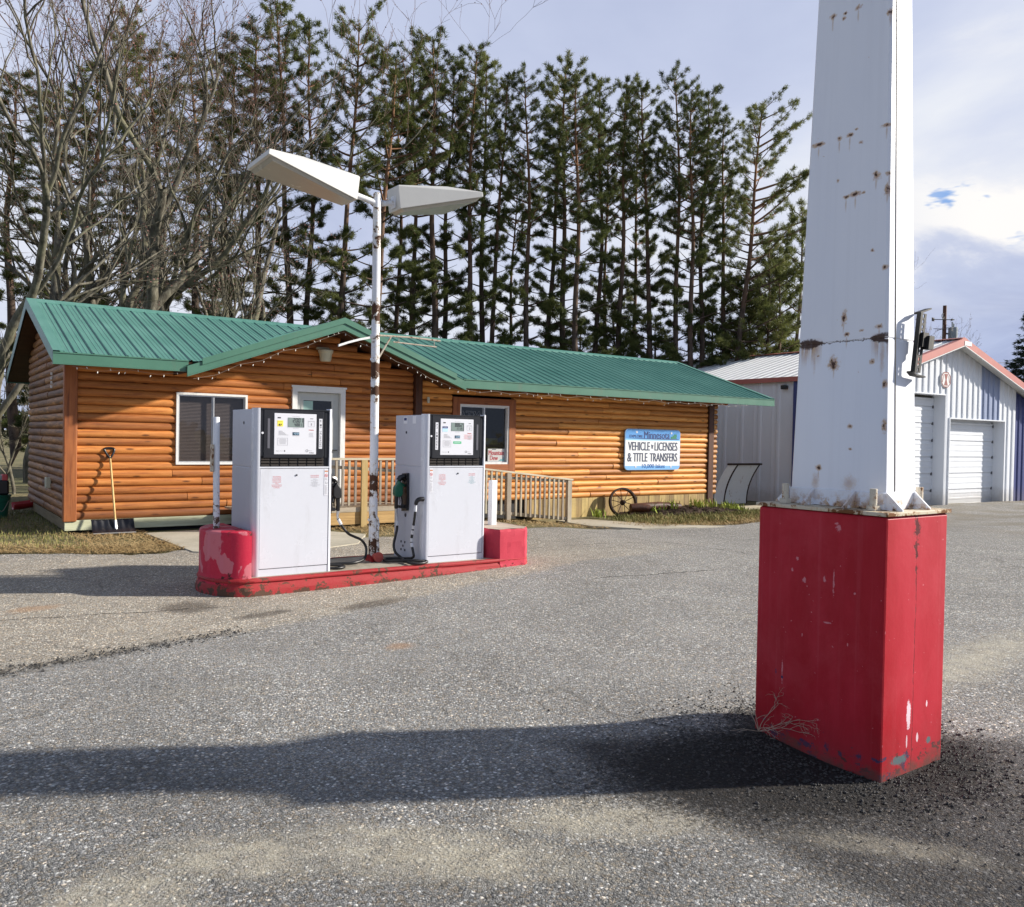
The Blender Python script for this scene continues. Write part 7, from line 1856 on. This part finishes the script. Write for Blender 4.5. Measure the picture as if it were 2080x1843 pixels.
# utility pole with transformer, cables
x, y = at(1911, 60); zt_ = ztop(622, 1911, 60)
up_ = thing("utility_pole", (x, y, 0), "brown wooden utility pole with grey transformer behind the garage ridge", "utility pole")
mb = MB(); mb.rr = .5; mb.tube([(x, y, -.3), (x, y, zt_ * .5), (x, y, zt_)], [.17, .15, .125], 10); mb.build("pole", WOOD_P, up_, smooth=50)
mb = MB(); tx, ty = x + RGT[0] * .62, y + RGT[1] * .62
mb.tube([(tx, ty, zt_ - 2.6), (tx, ty, zt_ - 2.58), (tx, ty, zt_ - 1.65), (tx, ty, zt_ - 1.55), (tx, ty, zt_ - 1.52)], [.28, .31, .31, .31, .22], 14); mb.tube([(tx - .1, ty, zt_ - 1.55), (tx - .1, ty, zt_ - 1.15)], .05, 6); mb.tube([(tx + .1, ty, zt_ - 1.55), (tx + .1, ty, zt_ - 1.25)], .05, 6)
mb.box(x, y - .04, zt_ - 2.0, tx, y + .04, zt_ - 1.9)
mb.build("transformer", simple("transformer_grey", (0.20, 0.24, 0.27), .5, var=.15), up_, smooth=40)
cb = thing("overhead_cable", (x, y, zt_ - 3.0), "thin dark overhead cable running past the garage roof", "cable")
pA, pB = at(1085, 44), at(2300, 58)
mb = MB(); zA, zB = ztop(722, 1085, 44), ztop(731, 2300, 58)
mb.tube([(pA[0] + (pB[0] - pA[0]) * t, pA[1] + (pB[1] - pA[1]) * t, zA + (zB - zA) * t - .35 * math.sin(math.pi * t)) for t in np.linspace(0, 1, 24)], .016, 5); mb.build("wire", INK, cb)

# ------------------------------------------------------------------ grass, straw, litter
def blades(name, pts, hmin, hmax, w, mat_, lean=.5, seed=1, kind="stuff", flat=0.0):
    rng = np.random.default_rng(seed); n = len(pts); P = np.asarray(pts)
    z = gz(P[:, 0], P[:, 1]) - .005; B = np.stack([P[:, 0], P[:, 1], z + (P[:, 2] if P.shape[1] > 2 else 0)], 1)
    az = rng.uniform(0, 6.28, n); h = rng.uniform(hmin, hmax, n); ln = rng.uniform(0, lean, n) + flat
    d = np.stack([np.cos(az) * ln, np.sin(az) * ln, np.ones(n) * (1 - .85 * min(flat, 1))], 1); d /= np.linalg.norm(d, axis=1, keepdims=True)
    s = np.stack([-np.sin(az), np.cos(az), np.zeros(n)], 1) * w
    mid = B + d * (h * .55)[:, None]; d2 = d + np.stack([np.cos(az), np.sin(az), -.3 * np.ones(n)], 1) * .35; tip = mid + d2 / np.linalg.norm(d2, axis=1, keepdims=True) * (h * .5)[:, None]
    V = np.stack([B - s, B + s, mid + s * .8, mid - s * .8, tip], 1).reshape(-1, 3); i = np.arange(n)[:, None] * 5
    F = np.concatenate([i + np.array([[0, 1, 2]]), i + np.array([[0, 2, 3]]), i + np.array([[3, 2, 4]])], 0)
    return fastmesh(name, V, F, mat_, kind=kind)
def grass_mat(name, a, b_, c):
    m, nt, bs = newmat(name); p = POS(nt)
    n1 = nt.noise(p, .9, 4, .65); n2 = nt.noise(p, 30, 2, .6)
    col = nt.ramp(nt.math('ADD', nt.math('MULTIPLY', n1, .55), nt.math('MULTIPLY', n2, .45)), [(.36, a), (.50, b_), (.64, c)])
    setin(nt, bs, Base_Color=col, Roughness=.8); bs.inputs['Specular IOR Level'].default_value = .2
    return m
GRS = grass_mat("spring_grass", (0.095, 0.105, 0.028), (0.185, 0.185, 0.060), (0.34, 0.285, 0.13))
STRAW = grass_mat("dead_straw", (0.20, 0.125, 0.05), (0.40, 0.28, 0.13), (0.56, 0.43, 0.23))
MULCH = grass_mat("dark_mulch", (0.022, 0.014, 0.010), (0.045, 0.028, 0.020), (0.10, 0.065, 0.045))
rng = np.random.default_rng(5)
def region(n, x0, x1, f0, f1):
    x = rng.uniform(x0, x1, n); a, b_ = np.array([f0(v) for v in x]), np.array([f1(v) for v in x]); return np.stack([x, a + (b_ - a) * rng.random(n)], 1)
ed = lambda x: float(lot_edge(x))
p = region(16000, -7, 2.0, lambda x: ed(x) + .25, lambda x: 32)
p = np.concatenate([p, region(7000, -1.0, 2.0, lambda x: ed(x) + .3, lambda x: 18.5)])
p = p[rng.random(len(p)) < .55]
blades("grass", p, .03, .08, .005, GRS, seed=3)
p = np.concatenate([region(9000, -3, 3.0, lambda x: ed(x) - .10, lambda x: min(ed(x) + .9, 14.2) if x > 1.9 else ed(x) + .75), region(2200, 2.0, 3.05, lambda x: ed(x) - .15, lambda x: 14.2), region(9000, -7, 1.8, lambda x: 15, lambda x: 30), region(5000, -5, 2.0, lambda x: ed(x) + .3, lambda x: 16)])
blades("straw", p, .05, .16, .005, STRAW, lean=1.2, seed=4, flat=.8)
p = np.concatenate([region(2600, 5.9, 11.0, lambda x: ed(x) - .05, lambda x: 13.2), region(1500, 5.7, 8.6, lambda x: 12.6, lambda x: 13.5)])
blades("straw", p, .05, .18, .005, STRAW, lean=1.2, seed=6, flat=.7)
p = np.concatenate([region(9000, 12.2, 17.2, lambda x: ed(x) + .1, lambda x: 13.6), region(3000, 16.6, 19.4, lambda x: ed(x) + .05, lambda x: 14.4)])
p = p[rng.random(len(p)) < .6]
blades("grass", p, .05, .14, .006, GRS, lean=.8, seed=7)
p = np.concatenate([region(6000, 11.6, 18.2, lambda x: ed(x) - .2, lambda x: ed(x) + .75), region(3500, 13, 18.5, lambda x: 12.3, lambda x: 13.6)])
blades("straw", p, .06, .20, .005, STRAW, lean=1.2, seed=8, flat=.6)
# raised bed of dark mulch with spring shoots along the wall
mb = MB(); nx_, ny_ = 46, 12
gx_ = np.linspace(13.3, 17.0, nx_); gy_ = np.linspace(13.15, 14.30, ny_)
hh = lambda x, y: GZ(x, y) + .17 * math.sin(math.pi * min(1, max(0, (x - 13.3) / 3.7))) ** .6 * min(1, (y - 13.10) / .45) + .03 * math.sin(x * 17 + y * 9) * math.sin(y * 21) - .02
V = [(x, y, hh(x, y)) for x in gx_ for y in gy_]
mb.add(V, [(i * ny_ + j, (i + 1) * ny_ + j, (i + 1) * ny_ + j + 1, i * ny_ + j + 1) for i in range(nx_ - 1) for j in range(ny_ - 1)])
mb.build("soil", MULCH, None, smooth=60, kind="stuff")
q = region(5200, 13.4, 16.9, lambda x: 13.2, lambda x: 14.25); q = np.concatenate([q, np.array([[hh(a, b_) - GZ(a, b_)] for a, b_ in q])], 1)
blades("mulch", q, .05, .14, .010, MULCH, lean=1.5, seed=9, flat=.9)
for k, (xs_, n_) in enumerate(((13.95, 40), (14.45, 55), (15.35, 55), (15.9, 40), (16.55, 60), (16.95, 45), (12.4, 30))):
    q = np.stack([rng.normal(xs_, .085, n_), rng.normal(13.75 if xs_ > 13 else 13.9, .10, n_)], 1); q = np.concatenate([q, np.array([[max(0, hh(a, b_) - GZ(a, b_))] if 13.3 < a < 17 else [0] for a, b_ in q])], 1)
    lab = ["yellow green shoots right of the wagon wheel", "yellow green shoots in the bed below the licence sign's left edge", "yellow green shoots in the bed below the licence sign", "small yellow green shoots in the bed right of the licence sign", "large leafy shoots at the right end of the cabin wall", "leafy shoots beside the notched corner post", "green weeds at the ramp foot left of the wagon wheel"][k]
    o_ = blades("shoots", q, .14, .27, .014, grass_mat("yellow_green_shoot", (0.16, 0.22, 0.03), (0.30, 0.36, 0.06), (0.46, 0.46, 0.12)) if k == 0 else bpy.data.materials["yellow_green_shoot"], lean=.7, seed=20 + k, kind=None)
    tag(o_, lab, "plant", "spring shoots along the cabin wall")
# loose straw under the deck, crumbs of asphalt round the tower foot and pebbles on the lot
def pebbles(name, C, smin, smax, mat_, seed):
    rng = np.random.default_rng(seed); n = len(C); s = rng.uniform(smin, smax, n) * rng.uniform(.5, 1.0, n)
    base = np.array([[1, 0, 0], [0, 1, 0], [-1, 0, 0], [0, -1, 0], [0, 0, .7], [0, 0, -.5]]); Fb = np.array([[0, 1, 4], [1, 2, 4], [2, 3, 4], [3, 0, 4], [1, 0, 5], [2, 1, 5], [3, 2, 5], [0, 3, 5]])
    C = np.asarray(C); Z = gz(C[:, 0], C[:, 1]) + .002
    V = base[None] * s[:, None, None] * rng.uniform(.6, 1.3, (n, 6, 3)); az = rng.uniform(0, 6.28, n); c, si = np.cos(az)[:, None], np.sin(az)[:, None]
    X = V[..., 0] * c - V[..., 1] * si + C[:, 0:1]; Y = V[..., 0] * si + V[..., 1] * c + C[:, 1:2]; Zz = V[..., 2] + Z[:, None]
    Vv = np.stack([X, Y, Zz], -1).reshape(-1, 3); F = (Fb[None] + np.arange(n)[:, None, None] * 6).reshape(-1, 3)
    return fastmesh(name, Vv, F, mat_, kind="stuff")
PEB = concrete("asphalt_crumbs", (0.035, 0.034, 0.033), (0.09, 0.085, 0.08), 20, .2)
PEB2 = concrete("pale_pebbles", (0.34, 0.31, 0.27), (0.55, 0.50, 0.43), 20, .1)
an = rng.uniform(0, 6.28, 4200); rr_ = np.abs(rng.normal(0, .32, 4200))
ex_ = np.where(np.abs(np.cos(an)) * 1.3 > np.abs(np.sin(an)), .29, .37)
c_ = np.stack([3.916 + np.cos(an) * (.30 + rr_ * .9) * 1.1, 2.474 + np.sin(an) * (.38 + rr_ * .9) * 1.05], 1)
c_ = c_[(np.abs(c_[:, 0] - 3.916) > .276) | (np.abs(c_[:, 1] - 2.474) > .357)]
pebbles("asphalt_crumbs", c_, .0025, .012, PEB, 1)
c_ = np.stack([rng.uniform(-1, 9, 1500), rng.uniform(1.2, 9, 1500)], 1); c_ = c_[c_[:, 1] > 1.0]
pebbles("pale_grit", c_, .002, .006, PEB2, 2)
t_ = rng.uniform(0, 1, 900); c_ = np.stack([-.4 + 2.6 * t_, 6.02 + .262 * (-.4 + 2.6 * t_) + rng.normal(.06, .07, 900)], 1)
pebbles("asphalt_crumbs", c_, .004, .014, PEB, 3)
